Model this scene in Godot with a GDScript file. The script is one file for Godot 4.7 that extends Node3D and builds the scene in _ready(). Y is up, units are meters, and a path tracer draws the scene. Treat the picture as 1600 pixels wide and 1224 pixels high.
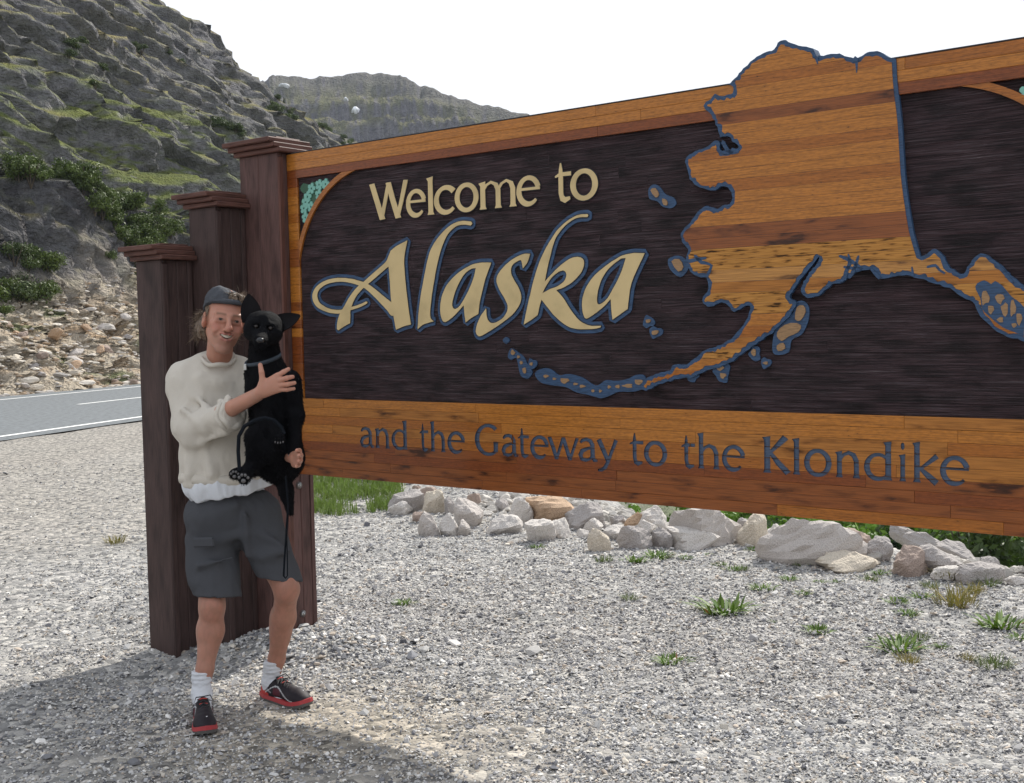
extends Node3D

# ---------------------------------------------------------------- traced outlines of the lettering and the carved map, in millimetres along and up the board
const SCRIPT_A := [[881,2085,876,2069,871,2053,866,2038,862,2023,859,2008,857,1994,856,1981,856,1967,857,1954,858,1938,859,1921,860,1903,862,1884,864,1864,866,1845,869,1825,871,1804,874,1783,876,1764,879,1746,881,1730,884,1717,886,1704,888,1692,891,1679,880,1677,871,1676,860,1674,849,1672,838,1669,827,1666,815,1662,804,1659,792,1655,789,1668,786,1680,784,1693,780,1707,778,1720,775,1733,772,1747,769,1762,767,1778,765,1795,763,1814,762,1834,761,1853,760,1872,759,1892,757,1913,756,1933,755,1951,753,1965,745,1977,740,1988,743,1996,749,2007,756,2019,763,2030,770,2042,782,2048,793,2054,805,2060,819,2065,830,2069,843,2073,855,2077,868,2081],
	[881,2085,859,2076,836,2067,814,2059,792,2050,770,2042,766,2033,762,2024,757,2014,750,2005,741,1995,731,1986,722,1980,710,1973,698,1966,684,1958,669,1950,652,1940,633,1929,613,1918,595,1907,580,1898,569,1893,559,1887,548,1882,537,1875,528,1869,518,1862,508,1854,499,1846,489,1837,479,1827,468,1816,458,1804,448,1792,439,1781,429,1770,419,1760,411,1750,403,1740,397,1729,391,1718,387,1707,384,1697,381,1685,381,1674,380,1664,391,1658,401,1663,411,1668,421,1672,431,1677,442,1681,452,1685,464,1689,475,1692,476,1704,477,1715,478,1726,479,1736,478,1746,480,1756,483,1766,488,1776,494,1786,500,1796,508,1807,516,1819,527,1830,537,1839,549,1848,561,1857,573,1865,583,1872,594,1878,606,1884,617,1890,627,1895,638,1901,650,1908,663,1915,676,1923,690,1931,706,1940,722,1949,738,1958,753,1966,765,1971,778,1975,790,1980,800,1988,814,2002,830,2021,847,2042,864,2064],
	[592,1799,583,1796,571,1792,557,1788,543,1785,532,1782,521,1780,509,1778,496,1776,483,1774,469,1771,454,1768,439,1765,423,1763,407,1762,391,1762,374,1763,357,1765,341,1767,325,1771,310,1775,296,1781,282,1788,269,1794,259,1801,250,1811,244,1823,241,1836,242,1847,247,1859,257,1870,265,1876,276,1881,287,1887,300,1892,314,1896,329,1899,346,1902,363,1903,381,1905,398,1905,415,1905,432,1904,449,1902,465,1900,480,1897,495,1894,508,1891,521,1888,533,1884,545,1881,557,1877,568,1873,579,1868,590,1863,599,1857,609,1851,619,1844,628,1837,638,1830,648,1822,658,1815,668,1807,678,1799,687,1791,697,1783,707,1775,717,1767,726,1759,735,1752,744,1743,752,1733,760,1726,769,1723,781,1725,795,1733,807,1742,813,1750,810,1757,801,1765,789,1773,777,1781,767,1788,756,1795,745,1802,733,1809,722,1816,711,1823,700,1830,689,1838,678,1845,667,1852,656,1859,644,1866,633,1873,621,1879,610,1884,599,1889,589,1893,578,1896,568,1899,556,1902,543,1905,530,1908,516,1912,501,1915,486,1917,469,1919,452,1922,433,1923,415,1924,396,1925,378,1924,359,1923,339,1921,321,1918,304,1914,288,1910,272,1904,258,1898,245,1891,234,1884,222,1873,213,1861,207,1849,205,1836,206,1826,209,1815,215,1804,223,1794,233,1785,246,1776,262,1769,280,1762,298,1757,316,1752,334,1748,353,1746,372,1744,391,1743,409,1744,426,1745,442,1749,459,1752,474,1756,489,1760,502,1762,515,1765,527,1767,538,1769,549,1772,563,1776,577,1781,589,1785,598,1789,602,1796]]
const SCRIPT_LOWER := [[1282,2147,1269,2149,1256,2151,1243,2153,1230,2154,1217,2153,1204,2152,1191,2149,1178,2146,1164,2141,1151,2135,1137,2128,1122,2119,1108,2109,1095,2099,1082,2089,1071,2079,1061,2069,1051,2059,1043,2048,1035,2038,1027,2026,1021,2014,1016,2002,1011,1988,1006,1976,1002,1964,998,1950,994,1936,989,1921,984,1904,979,1886,974,1867,968,1848,963,1830,959,1813,955,1795,952,1779,948,1761,945,1744,942,1727,940,1709,938,1691,936,1673,934,1655,945,1662,955,1669,966,1675,977,1679,989,1682,1001,1684,1014,1687,1026,1689,1039,1691,1029,1696,1021,1702,1018,1710,1016,1721,1016,1731,1017,1743,1019,1756,1022,1772,1025,1788,1028,1805,1031,1822,1036,1840,1040,1859,1045,1877,1050,1895,1054,1913,1059,1930,1064,1947,1070,1964,1075,1979,1080,1994,1086,2008,1091,2021,1097,2033,1103,2045,1110,2057,1116,2068,1123,2078,1130,2088,1138,2097,1147,2105,1157,2113,1167,2119,1177,2125,1187,2130,1200,2134,1213,2136,1226,2136,1239,2136,1250,2135,1260,2133,1270,2131,1280,2129,1289,2137],
	[1396,1952,1383,1953,1371,1954,1358,1954,1346,1955,1334,1955,1322,1954,1311,1953,1300,1952,1289,1950,1276,1947,1263,1942,1248,1937,1233,1931,1218,1924,1203,1917,1189,1909,1174,1899,1160,1890,1147,1879,1135,1869,1125,1859,1116,1848,1109,1837,1102,1825,1096,1814,1091,1803,1088,1791,1085,1779,1083,1768,1082,1758,1081,1743,1082,1730,1084,1718,1088,1706,1093,1695,1100,1688,1111,1686,1122,1690,1132,1694,1142,1700,1155,1707,1168,1716,1179,1724,1190,1733,1203,1743,1215,1753,1228,1762,1228,1750,1229,1738,1230,1726,1231,1715,1233,1704,1235,1693,1236,1682,1247,1688,1258,1695,1269,1701,1280,1706,1291,1711,1302,1715,1313,1720,1315,1733,1318,1747,1320,1761,1323,1773,1326,1784,1329,1794,1333,1805,1337,1817,1341,1829,1345,1841,1350,1855,1355,1869,1360,1882,1367,1896,1374,1910,1381,1924,1389,1938],
	[1618,1980,1609,1981,1599,1982,1590,1982,1581,1981,1570,1979,1559,1976,1547,1972,1536,1968,1524,1963,1513,1958,1502,1952,1491,1945,1480,1939,1470,1931,1459,1922,1449,1914,1441,1905,1434,1897,1429,1888,1425,1877,1425,1865,1427,1856,1431,1846,1436,1836,1441,1826,1448,1816,1455,1806,1463,1796,1469,1787,1476,1775,1482,1764,1486,1754,1486,1740,1482,1727,1476,1718,1469,1709,1460,1700,1451,1694,1440,1688,1428,1683,1418,1679,1405,1676,1393,1676,1383,1678,1375,1684,1368,1692,1364,1702,1361,1715,1361,1729,1360,1744,1351,1735,1343,1726,1334,1718,1327,1709,1320,1699,1314,1689,1309,1680,1304,1670,1300,1658,1297,1647,1296,1637,1302,1624,1314,1616,1325,1617,1339,1622,1353,1628,1366,1634,1382,1641,1398,1649,1415,1657,1431,1665,1448,1674,1464,1683,1480,1692,1495,1701,1509,1710,1520,1719,1529,1727,1537,1736,1544,1744,1550,1752,1558,1765,1562,1777,1564,1789,1562,1802,1558,1815,1552,1827,1547,1837,1540,1847,1532,1857,1526,1866,1519,1878,1512,1889,1509,1899,1508,1911,1510,1922,1514,1931,1522,1939,1532,1945,1542,1949,1555,1954,1566,1955,1570,1949,1572,1939,1574,1928,1576,1917,1585,1925,1594,1934,1602,1943,1608,1955,1613,1967],
	[1928,2133,1917,2133,1906,2134,1896,2134,1884,2133,1872,2131,1860,2127,1847,2122,1834,2117,1822,2111,1810,2104,1798,2097,1787,2089,1776,2081,1765,2072,1756,2062,1746,2051,1738,2041,1729,2031,1722,2022,1715,2013,1708,2004,1702,1995,1696,1986,1689,1975,1682,1964,1675,1953,1668,1940,1663,1928,1657,1916,1651,1903,1646,1890,1641,1877,1636,1865,1632,1853,1627,1840,1623,1827,1619,1814,1615,1800,1610,1786,1605,1771,1601,1757,1597,1745,1594,1733,1590,1721,1586,1708,1584,1698,1581,1688,1578,1677,1575,1666,1586,1671,1597,1676,1609,1682,1620,1687,1631,1694,1642,1700,1653,1707,1657,1719,1660,1732,1664,1744,1668,1755,1672,1765,1676,1775,1684,1766,1693,1756,1703,1745,1711,1737,1719,1728,1728,1718,1737,1708,1748,1699,1759,1690,1772,1680,1785,1671,1798,1663,1811,1656,1822,1651,1833,1647,1844,1645,1855,1643,1868,1641,1882,1640,1898,1640,1914,1640,1929,1640,1942,1640,1953,1641,1963,1642,1974,1644,1984,1646,1988,1653,1976,1653,1964,1653,1953,1653,1941,1653,1930,1655,1917,1658,1905,1663,1893,1668,1881,1675,1872,1682,1863,1690,1855,1699,1846,1708,1838,1718,1829,1729,1820,1741,1811,1754,1803,1766,1794,1777,1785,1787,1775,1797,1766,1805,1757,1814,1769,1817,1782,1819,1796,1824,1805,1827,1815,1832,1826,1836,1837,1842,1847,1848,1857,1855,1867,1863,1876,1871,1885,1879,1892,1887,1899,1900,1904,1912,1906,1923,1905,1935,1899,1944,1888,1950,1874,1953,1865,1953,1854,1952,1842,1950,1830,1946,1819,1941,1807,1935,1795,1928,1783,1921,1772,1914,1762,1907,1752,1900,1743,1892,1734,1885,1726,1879,1715,1870,1705,1861,1696,1853,1698,1863,1701,1873,1703,1883,1707,1896,1710,1908,1714,1921,1718,1935,1723,1949,1728,1963,1733,1978,1737,1993,1743,2008,1749,2022,1755,2035,1763,2047,1772,2057,1782,2067,1791,2076,1801,2084,1811,2092,1822,2099,1833,2105,1843,2110,1852,2114,1866,2119,1878,2121,1890,2122,1903,2122,1915,2121,1927,2120,1932,2126],
	[2209,1950,2197,1951,2184,1952,2172,1953,2158,1954,2147,1953,2136,1952,2124,1951,2112,1949,2099,1946,2087,1942,2074,1936,2061,1930,2047,1924,2033,1916,2018,1908,2003,1899,1987,1889,1972,1879,1959,1869,1948,1859,1938,1849,1930,1839,1922,1829,1915,1819,1908,1807,1903,1796,1899,1785,1895,1774,1893,1759,1892,1745,1893,1732,1894,1720,1896,1710,1899,1701,1904,1690,1912,1685,1921,1687,1932,1692,1944,1698,1956,1705,1966,1710,1976,1717,1987,1724,1997,1730,2006,1737,2015,1744,2023,1752,2031,1759,2039,1766,2040,1754,2040,1742,2041,1728,2042,1717,2043,1704,2045,1691,2047,1678,2059,1685,2071,1692,2083,1699,2093,1705,2102,1710,2112,1716,2122,1721,2124,1732,2125,1743,2127,1754,2129,1766,2131,1778,2133,1790,2135,1803,2139,1816,2142,1826,2146,1836,2151,1846,2156,1857,2163,1870,2171,1884,2180,1900,2190,1917,2200,1933]]
const SCRIPT_COUNTERS := [[1305,1932,1295,1931,1285,1931,1276,1929,1266,1925,1255,1920,1243,1913,1232,1904,1222,1894,1213,1883,1203,1870,1194,1857,1186,1845,1178,1831,1172,1818,1167,1806,1163,1795,1158,1782,1156,1771,1156,1761,1162,1750,1172,1746,1182,1748,1195,1754,1206,1763,1215,1773,1227,1787,1238,1802,1249,1817,1259,1831,1266,1843,1273,1854,1279,1865,1284,1875,1289,1885,1294,1897,1298,1909,1301,1920],
	[1682,1803,1687,1811,1692,1820,1699,1830,1706,1839,1714,1849,1723,1859,1732,1868,1742,1876,1752,1883,1762,1888,1771,1893,1782,1896,1792,1898,1800,1897,1809,1891,1813,1880,1812,1872,1808,1862,1801,1852,1794,1846,1784,1840,1774,1835,1764,1830,1751,1826,1738,1823,1725,1820,1714,1816,1703,1811,1692,1807],
	[2117,1935,2105,1935,2093,1934,2084,1929,2073,1923,2061,1916,2049,1908,2039,1901,2028,1892,2018,1882,2010,1872,2002,1862,1995,1851,1989,1840,1984,1828,1980,1817,1975,1803,1972,1789,1970,1776,1969,1765,1970,1755,1972,1748,1979,1744,1987,1746,1997,1750,2008,1757,2018,1765,2025,1772,2033,1782,2041,1793,2048,1804,2055,1814,2062,1824,2069,1834,2075,1844,2081,1854,2086,1863,2092,1874,2097,1884,2101,1894,2105,1903,2109,1914,2113,1924]]
const STATE_OUTLINE := [[3262,2583,3251,2586,3239,2591,3229,2598,3219,2607,3208,2614,3195,2619,3180,2622,3168,2623,3158,2622,3149,2618,3141,2614,3129,2609,3115,2607,3102,2610,3087,2617,3074,2622,3063,2627,3054,2632,3044,2635,3033,2637,3021,2637,3008,2637,2993,2637,2978,2635,2962,2634,2959,2645,2957,2656,2951,2666,2940,2673,2925,2678,2910,2684,2895,2689,2880,2695,2867,2700,2855,2707,2844,2715,2835,2719,2823,2718,2813,2711,2806,2701,2797,2690,2787,2688,2776,2687,2764,2685,2752,2682,2739,2679,2725,2674,2712,2667,2698,2658,2685,2649,2676,2643,2667,2636,2659,2630,2650,2621,2641,2612,2632,2603,2622,2597,2611,2591,2600,2586,2611,2582,2621,2578,2627,2573,2628,2561,2622,2550,2614,2547,2605,2544,2595,2543,2584,2543,2573,2543,2563,2545,2552,2553,2543,2559,2537,2553,2532,2544,2526,2535,2516,2531,2505,2528,2497,2524,2494,2515,2498,2505,2504,2498,2513,2492,2521,2484,2528,2474,2535,2463,2542,2451,2548,2438,2553,2425,2558,2412,2561,2402,2563,2393,2565,2383,2576,2385,2587,2387,2596,2387,2605,2381,2612,2373,2617,2366,2622,2360,2630,2355,2638,2351,2644,2344,2646,2338,2640,2334,2630,2332,2623,2335,2617,2336,2610,2330,2603,2323,2592,2323,2581,2325,2573,2330,2565,2337,2564,2348,2564,2358,2561,2367,2552,2373,2541,2374,2532,2370,2523,2362,2513,2356,2500,2352,2485,2348,2471,2345,2456,2341,2441,2336,2428,2332,2415,2324,2408,2314,2408,2304,2412,2292,2416,2279,2420,2264,2425,2248,2431,2234,2439,2222,2448,2212,2459,2204,2473,2197,2489,2193,2504,2189,2517,2184,2531,2180,2542,2179,2552,2184,2561,2192,2570,2196,2583,2193,2596,2185,2607,2176,2613,2166,2616,2154,2617,2143,2613,2130,2603,2120,2594,2118,2583,2118,2572,2117,2563,2113,2554,2107,2544,2105,2531,2110,2516,2117,2503,2122,2491,2119,2480,2113,2470,2106,2462,2099,2455,2091,2447,2082,2438,2073,2429,2063,2419,2053,2406,2043,2394,2032,2385,2021,2383,2010,2385,1997,2389,1986,2398,1974,2410,1963,2417,1952,2416,1943,2412,1934,2408,1924,2407,1910,2408,1895,2413,1881,2425,1867,2441,1853,2457,1843,2473,1839,2489,1837,2501,1835,2503,1822,2505,1813,2508,1802,2507,1791,2500,1781,2490,1770,2483,1761,2481,1746,2485,1733,2492,1726,2501,1720,2513,1718,2529,1723,2547,1732,2563,1737,2575,1735,2583,1730,2592,1724,2601,1714,2609,1704,2619,1698,2631,1701,2644,1709,2656,1716,2668,1719,2680,1721,2687,1717,2687,1706,2682,1690,2676,1675,2668,1660,2659,1646,2648,1632,2634,1617,2617,1602,2600,1589,2582,1579,2563,1570,2545,1562,2527,1557,2509,1553,2493,1548,2478,1540,2464,1530,2450,1520,2435,1509,2419,1498,2402,1489,2382,1487,2361,1488,2344,1487,2338,1480,2333,1471,2326,1463,2314,1460,2299,1458,2285,1455,2272,1451,2259,1447,2247,1442,2234,1437,2220,1432,2209,1426,2198,1417,2191,1407,2185,1398,2184,1389,2194,1381,2208,1379,2226,1385,2248,1396,2269,1406,2289,1412,2309,1418,2328,1422,2346,1426,2363,1430,2380,1433,2397,1434,2415,1435,2433,1439,2453,1447,2475,1458,2495,1467,2511,1471,2526,1472,2544,1476,2566,1484,2590,1494,2613,1505,2633,1517,2653,1531,2674,1546,2699,1562,2724,1578,2748,1594,2767,1606,2783,1617,2800,1630,2819,1646,2839,1663,2855,1680,2867,1696,2875,1711,2878,1724,2871,1733,2859,1739,2850,1745,2853,1756,2861,1766,2867,1776,2876,1788,2885,1799,2894,1809,2904,1819,2914,1829,2923,1841,2932,1852,2942,1864,2952,1875,2962,1886,2973,1897,2968,1884,2962,1872,2952,1859,2939,1844,2927,1829,2915,1813,2905,1796,2899,1781,2899,1769,2903,1758,2911,1750,2923,1745,2939,1743,2953,1744,2966,1749,2979,1758,2991,1766,3001,1774,3011,1782,3021,1789,3035,1792,3049,1793,3061,1796,3071,1802,3078,1810,3085,1816,3094,1821,3102,1825,3112,1829,3124,1834,3137,1838,3150,1841,3161,1840,3173,1838,3182,1833,3189,1823,3194,1810,3201,1802,3212,1801,3225,1803,3240,1806,3258,1808,3278,1811,3297,1812,3312,1809,3326,1804,3341,1798,3359,1793,3378,1786,3396,1780,3415,1773,3433,1767,3451,1759,3466,1748,3480,1737,3494,1727,3507,1721,3519,1716,3529,1710,3536,1700,3541,1688,3546,1675,3554,1663,3563,1651,3572,1639,3584,1627,3596,1616,3609,1606,3620,1598,3632,1592,3645,1587,3659,1583,3676,1579,3694,1571,3715,1559,3739,1543,3760,1525,3778,1504,3794,1482,3809,1462,3822,1443,3835,1425,3848,1410,3863,1396,3878,1384,3891,1379,3899,1385,3904,1398,3905,1411,3897,1433,3883,1460,3866,1488,3845,1516,3821,1545,3799,1577,3781,1612,3766,1649,3749,1683,3730,1711,3711,1736,3694,1756,3683,1768,3671,1780,3659,1791,3646,1804,3632,1818,3618,1831,3605,1844,3592,1857,3579,1867,3567,1872,3555,1873,3544,1871,3534,1864,3525,1854,3517,1843,3510,1830,3504,1816,3498,1807,3485,1808,3472,1817,3463,1823,3454,1830,3445,1840,3437,1854,3429,1870,3420,1883,3413,1891,3405,1897,3397,1900,3388,1897,3380,1890,3372,1884,3361,1879,3349,1875,3339,1908,3330,1940,3322,1973,3313,2026,3304,2087,3297,2142,3293,2184,3291,2219,3289,2254,3287,2290,3285,2327,3282,2366,3277,2411,3271,2459,3267,2501,3265,2528,3264,2556]]
const ISLANDS := [[2230,2214,2239,2225,2252,2230,2261,2229,2272,2225,2282,2218,2291,2208,2300,2195,2311,2184,2323,2178,2336,2174,2347,2168,2354,2160,2359,2150,2359,2142,2354,2135,2345,2129,2335,2126,2322,2127,2308,2131,2295,2136,2286,2143,2279,2152,2270,2159,2258,2164,2244,2167,2233,2173,2229,2185,2228,2201],
	[2318,1920,2330,1927,2348,1932,2365,1932,2380,1928,2395,1919,2405,1909,2411,1898,2413,1886,2410,1874,2401,1862,2387,1849,2373,1844,2356,1851,2339,1864,2326,1878,2319,1893,2316,1908],
	[2252,1664,2251,1656,2245,1649,2237,1647,2227,1647,2219,1642,2210,1639,2202,1643,2195,1650,2194,1657,2195,1666,2200,1679,2204,1688,2210,1694,2219,1691,2229,1686,2236,1682,2242,1678,2248,1672],
	[2290,1621,2286,1614,2279,1608,2272,1605,2263,1603,2252,1597,2241,1594,2235,1600,2230,1609,2225,1622,2224,1629,2226,1637,2234,1643,2243,1647,2252,1644,2262,1638,2274,1638,2283,1636,2289,1629],
	[2872,1726,2881,1731,2893,1733,2903,1731,2912,1726,2919,1717,2925,1707,2926,1695,2926,1682,2924,1669,2922,1657,2918,1645,2913,1634,2907,1622,2901,1611,2892,1602,2880,1596,2866,1591,2854,1583,2849,1568,2847,1550,2841,1536,2824,1529,2803,1526,2786,1527,2777,1535,2774,1549,2774,1564,2776,1583,2779,1600,2784,1614,2789,1626,2798,1638,2811,1649,2826,1658,2839,1667,2849,1675,2857,1682,2863,1691,2866,1703,2867,1716],
	[2455,1439,2448,1434,2440,1430,2437,1422,2433,1416,2424,1416,2414,1418,2406,1422,2401,1427,2398,1438,2394,1447,2394,1454,2404,1455,2416,1454,2424,1456,2432,1457,2441,1455,2448,1451,2454,1445],
	[2588,1459,2586,1450,2583,1442,2582,1428,2579,1417,2569,1415,2557,1418,2547,1420,2540,1425,2535,1433,2531,1442,2523,1450,2516,1458,2516,1471,2521,1482,2532,1484,2543,1486,2551,1492,2558,1498,2567,1498,2576,1495,2587,1490,2594,1482,2592,1471],
	[2719,1531,2722,1520,2724,1510,2717,1505,2708,1502,2701,1502,2694,1505,2688,1509,2683,1515,2675,1523,2671,1531,2677,1538,2685,1545,2689,1552,2694,1558,2701,1561,2709,1561,2717,1557,2722,1549,2721,1541],
	[2697,1564,2692,1554,2681,1553,2668,1552,2668,1564,2671,1573,2681,1580,2689,1571],
	[2771,1495,2764,1484,2753,1479,2745,1473,2738,1471,2733,1476,2730,1484,2727,1495,2728,1508,2733,1514,2739,1518,2745,1515,2752,1510,2760,1510,2767,1508,2770,1502],
	[1451,1596,1459,1606,1472,1612,1484,1606,1491,1596,1484,1586,1471,1580,1458,1586],
	[1546,1532,1544,1524,1538,1517,1529,1515,1517,1515,1507,1510,1498,1507,1488,1511,1480,1517,1479,1524,1481,1532,1486,1544,1491,1553,1498,1559,1509,1557,1519,1552,1527,1548,1534,1544,1542,1538],
	[1528,1535,1537,1538,1551,1534,1564,1526,1574,1515,1583,1500,1592,1486,1602,1474,1612,1462,1616,1451,1612,1440,1602,1429,1590,1422,1577,1423,1563,1428,1551,1436,1545,1448,1541,1463,1538,1480,1533,1500,1528,1521],
	[1644,1489,1640,1482,1634,1476,1628,1470,1621,1466,1611,1465,1602,1466,1598,1473,1595,1481,1595,1488,1596,1496,1598,1506,1602,1514,1611,1511,1621,1506,1630,1506,1638,1504,1643,1497],
	[1655,1411,1666,1405,1677,1401,1689,1399,1707,1396,1729,1394,1749,1392,1766,1391,1783,1390,1799,1387,1817,1381,1835,1372,1855,1365,1878,1360,1902,1357,1925,1353,1945,1349,1964,1344,1981,1342,1998,1345,2014,1350,2030,1356,2043,1361,2055,1367,2070,1371,2091,1373,2114,1372,2134,1373,2150,1374,2163,1377,2175,1380,2188,1383,2200,1388,2207,1395,2209,1410,2206,1427,2199,1440,2188,1445,2172,1446,2157,1444,2146,1440,2135,1434,2122,1429,2105,1424,2085,1420,2065,1418,2045,1418,2026,1421,2009,1421,1995,1415,1983,1406,1972,1400,1961,1397,1952,1397,1943,1399,1927,1407,1908,1419,1887,1430,1863,1437,1838,1442,1815,1445,1796,1444,1778,1440,1762,1439,1747,1446,1733,1457,1719,1465,1705,1469,1690,1471,1676,1469,1658,1465,1640,1457,1630,1448,1633,1436,1643,1422]]
const CHANNEL := [[3538,1762,3544,1772,3556,1779,3567,1782,3579,1776,3590,1768,3596,1773,3603,1778,3611,1774,3620,1767,3629,1759,3637,1748,3646,1737,3654,1726,3664,1717,3675,1709,3685,1700,3698,1684,3714,1665,3730,1641,3746,1611,3763,1578,3779,1545,3796,1511,3812,1478,3819,1462,3809,1476,3789,1507,3770,1535,3753,1552,3736,1566,3720,1578,3710,1584,3698,1588,3685,1594,3667,1602,3647,1610,3629,1619,3616,1629,3604,1639,3593,1649,3582,1660,3570,1671,3562,1682,3558,1694,3557,1707,3555,1720,3548,1735,3540,1750]]
const ISLAND_TOPS := [[2241,2207,2250,2214,2264,2214,2275,2201,2281,2187,2276,2177,2266,2175,2251,2190],
	[2296,2168,2305,2167,2316,2161,2320,2150,2319,2140,2310,2139,2301,2144,2296,2157],
	[2336,1910,2350,1919,2371,1918,2384,1903,2390,1884,2382,1871,2367,1867,2348,1887],
	[2210,1674,2222,1676,2234,1674,2231,1664,2222,1661,2213,1661],
	[2240,1627,2255,1630,2269,1629,2270,1622,2263,1614,2253,1611,2242,1611,2238,1619],
	[2878,1708,2890,1716,2903,1715,2911,1705,2913,1691,2905,1673,2893,1658,2880,1656,2870,1663,2871,1686],
	[2808,1629,2828,1642,2852,1649,2876,1648,2893,1640,2893,1627,2882,1613,2863,1604,2841,1596,2827,1586,2815,1580,2803,1587,2795,1599,2797,1614],
	[2795,1563,2807,1571,2821,1573,2828,1563,2828,1551,2815,1543,2800,1541,2794,1551],
	[2430,1441,2426,1435,2416,1435,2405,1434,2404,1441,2407,1446,2416,1450,2423,1445],
	[2569,1475,2560,1469,2550,1463,2539,1468,2536,1475,2537,1483,2551,1483,2563,1482],
	[2578,1445,2570,1439,2563,1431,2553,1437,2551,1445,2551,1455,2563,1454,2573,1453],
	[2706,1537,2705,1525,2697,1522,2690,1528,2685,1537,2690,1546,2697,1551,2705,1548],
	[2755,1495,2756,1490,2747,1489,2741,1492,2734,1495,2741,1499,2747,1501,2756,1500],
	[3586,1721,3585,1712,3582,1705,3573,1704,3563,1696,3561,1704,3560,1715,3559,1723,3560,1730,3561,1738,3564,1745,3574,1746,3580,1735,3584,1728],
	[3601,1681,3596,1673,3590,1664,3583,1671,3581,1682,3581,1694,3590,1694,3598,1692],
	[3635,1718,3627,1710,3622,1697,3612,1704,3607,1713,3603,1725,3612,1733,3621,1733,3630,1730],
	[3645,1680,3645,1672,3644,1665,3637,1655,3630,1661,3626,1674,3623,1683,3622,1691,3631,1696,3637,1704,3645,1697,3645,1689],
	[3629,1645,3630,1637,3621,1636,3615,1640,3608,1646,3615,1651,3621,1655,3630,1653],
	[3672,1685,3671,1674,3669,1666,3663,1664,3656,1655,3654,1664,3654,1676,3653,1685,3654,1694,3655,1704,3657,1711,3663,1713,3667,1700,3670,1693],
	[3692,1647,3687,1635,3682,1623,3676,1633,3674,1640,3674,1647,3673,1657,3674,1665,3682,1665,3688,1663,3691,1655],
	[3675,1626,3670,1620,3664,1617,3659,1623,3657,1631,3664,1633,3671,1633],
	[3725,1609,3724,1600,3720,1592,3710,1591,3698,1590,3697,1599,3698,1610,3698,1618,3701,1625,3705,1633,3710,1637,3714,1631,3718,1622,3722,1616],
	[3762,1567,3762,1555,3761,1545,3750,1539,3741,1550,3737,1558,3734,1567,3736,1576,3741,1584,3750,1594,3761,1588,3762,1578],
	[1524,1541,1518,1531,1507,1529,1499,1536,1500,1545,1507,1555,1516,1547],
	[1552,1520,1546,1516,1537,1513,1534,1520,1537,1528,1546,1526],
	[1566,1494,1561,1487,1552,1487,1548,1494,1552,1502,1561,1502],
	[1583,1460,1581,1447,1571,1446,1565,1454,1562,1467,1572,1472,1581,1472],
	[1620,1489,1618,1481,1610,1482,1602,1489,1610,1495,1619,1497],
	[1711,1435,1701,1431,1689,1426,1680,1432,1680,1438,1690,1442,1703,1440],
	[1750,1424,1743,1419,1732,1418,1729,1424,1733,1429,1742,1428],
	[1820,1416,1815,1413,1806,1410,1800,1405,1793,1402,1785,1404,1777,1408,1772,1416,1773,1426,1782,1426,1794,1425,1803,1425,1812,1425],
	[1866,1403,1857,1398,1849,1397,1842,1396,1839,1402,1844,1408,1856,1406],
	[1906,1392,1894,1388,1885,1386,1878,1385,1873,1392,1877,1399,1886,1399,1895,1397],
	[1950,1373,1944,1367,1936,1368,1933,1373,1936,1379,1945,1380],
	[1989,1374,1983,1369,1975,1366,1973,1374,1976,1380,1983,1378],
	[2036,1391,2029,1387,2020,1384,2017,1391,2020,1399,2030,1396],
	[2079,1395,2075,1386,2061,1388,2053,1394,2063,1400,2074,1402],
	[2137,1398,2140,1391,2130,1390,2118,1390,2111,1391,2104,1393,2093,1395,2087,1397,2093,1400,2104,1402,2111,1405,2119,1406,2130,1406,2140,1405],
	[2196,1415,2185,1409,2179,1405,2172,1402,2164,1404,2157,1407,2153,1415,2154,1424,2162,1424,2172,1424,2181,1424,2188,1423]]
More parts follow.
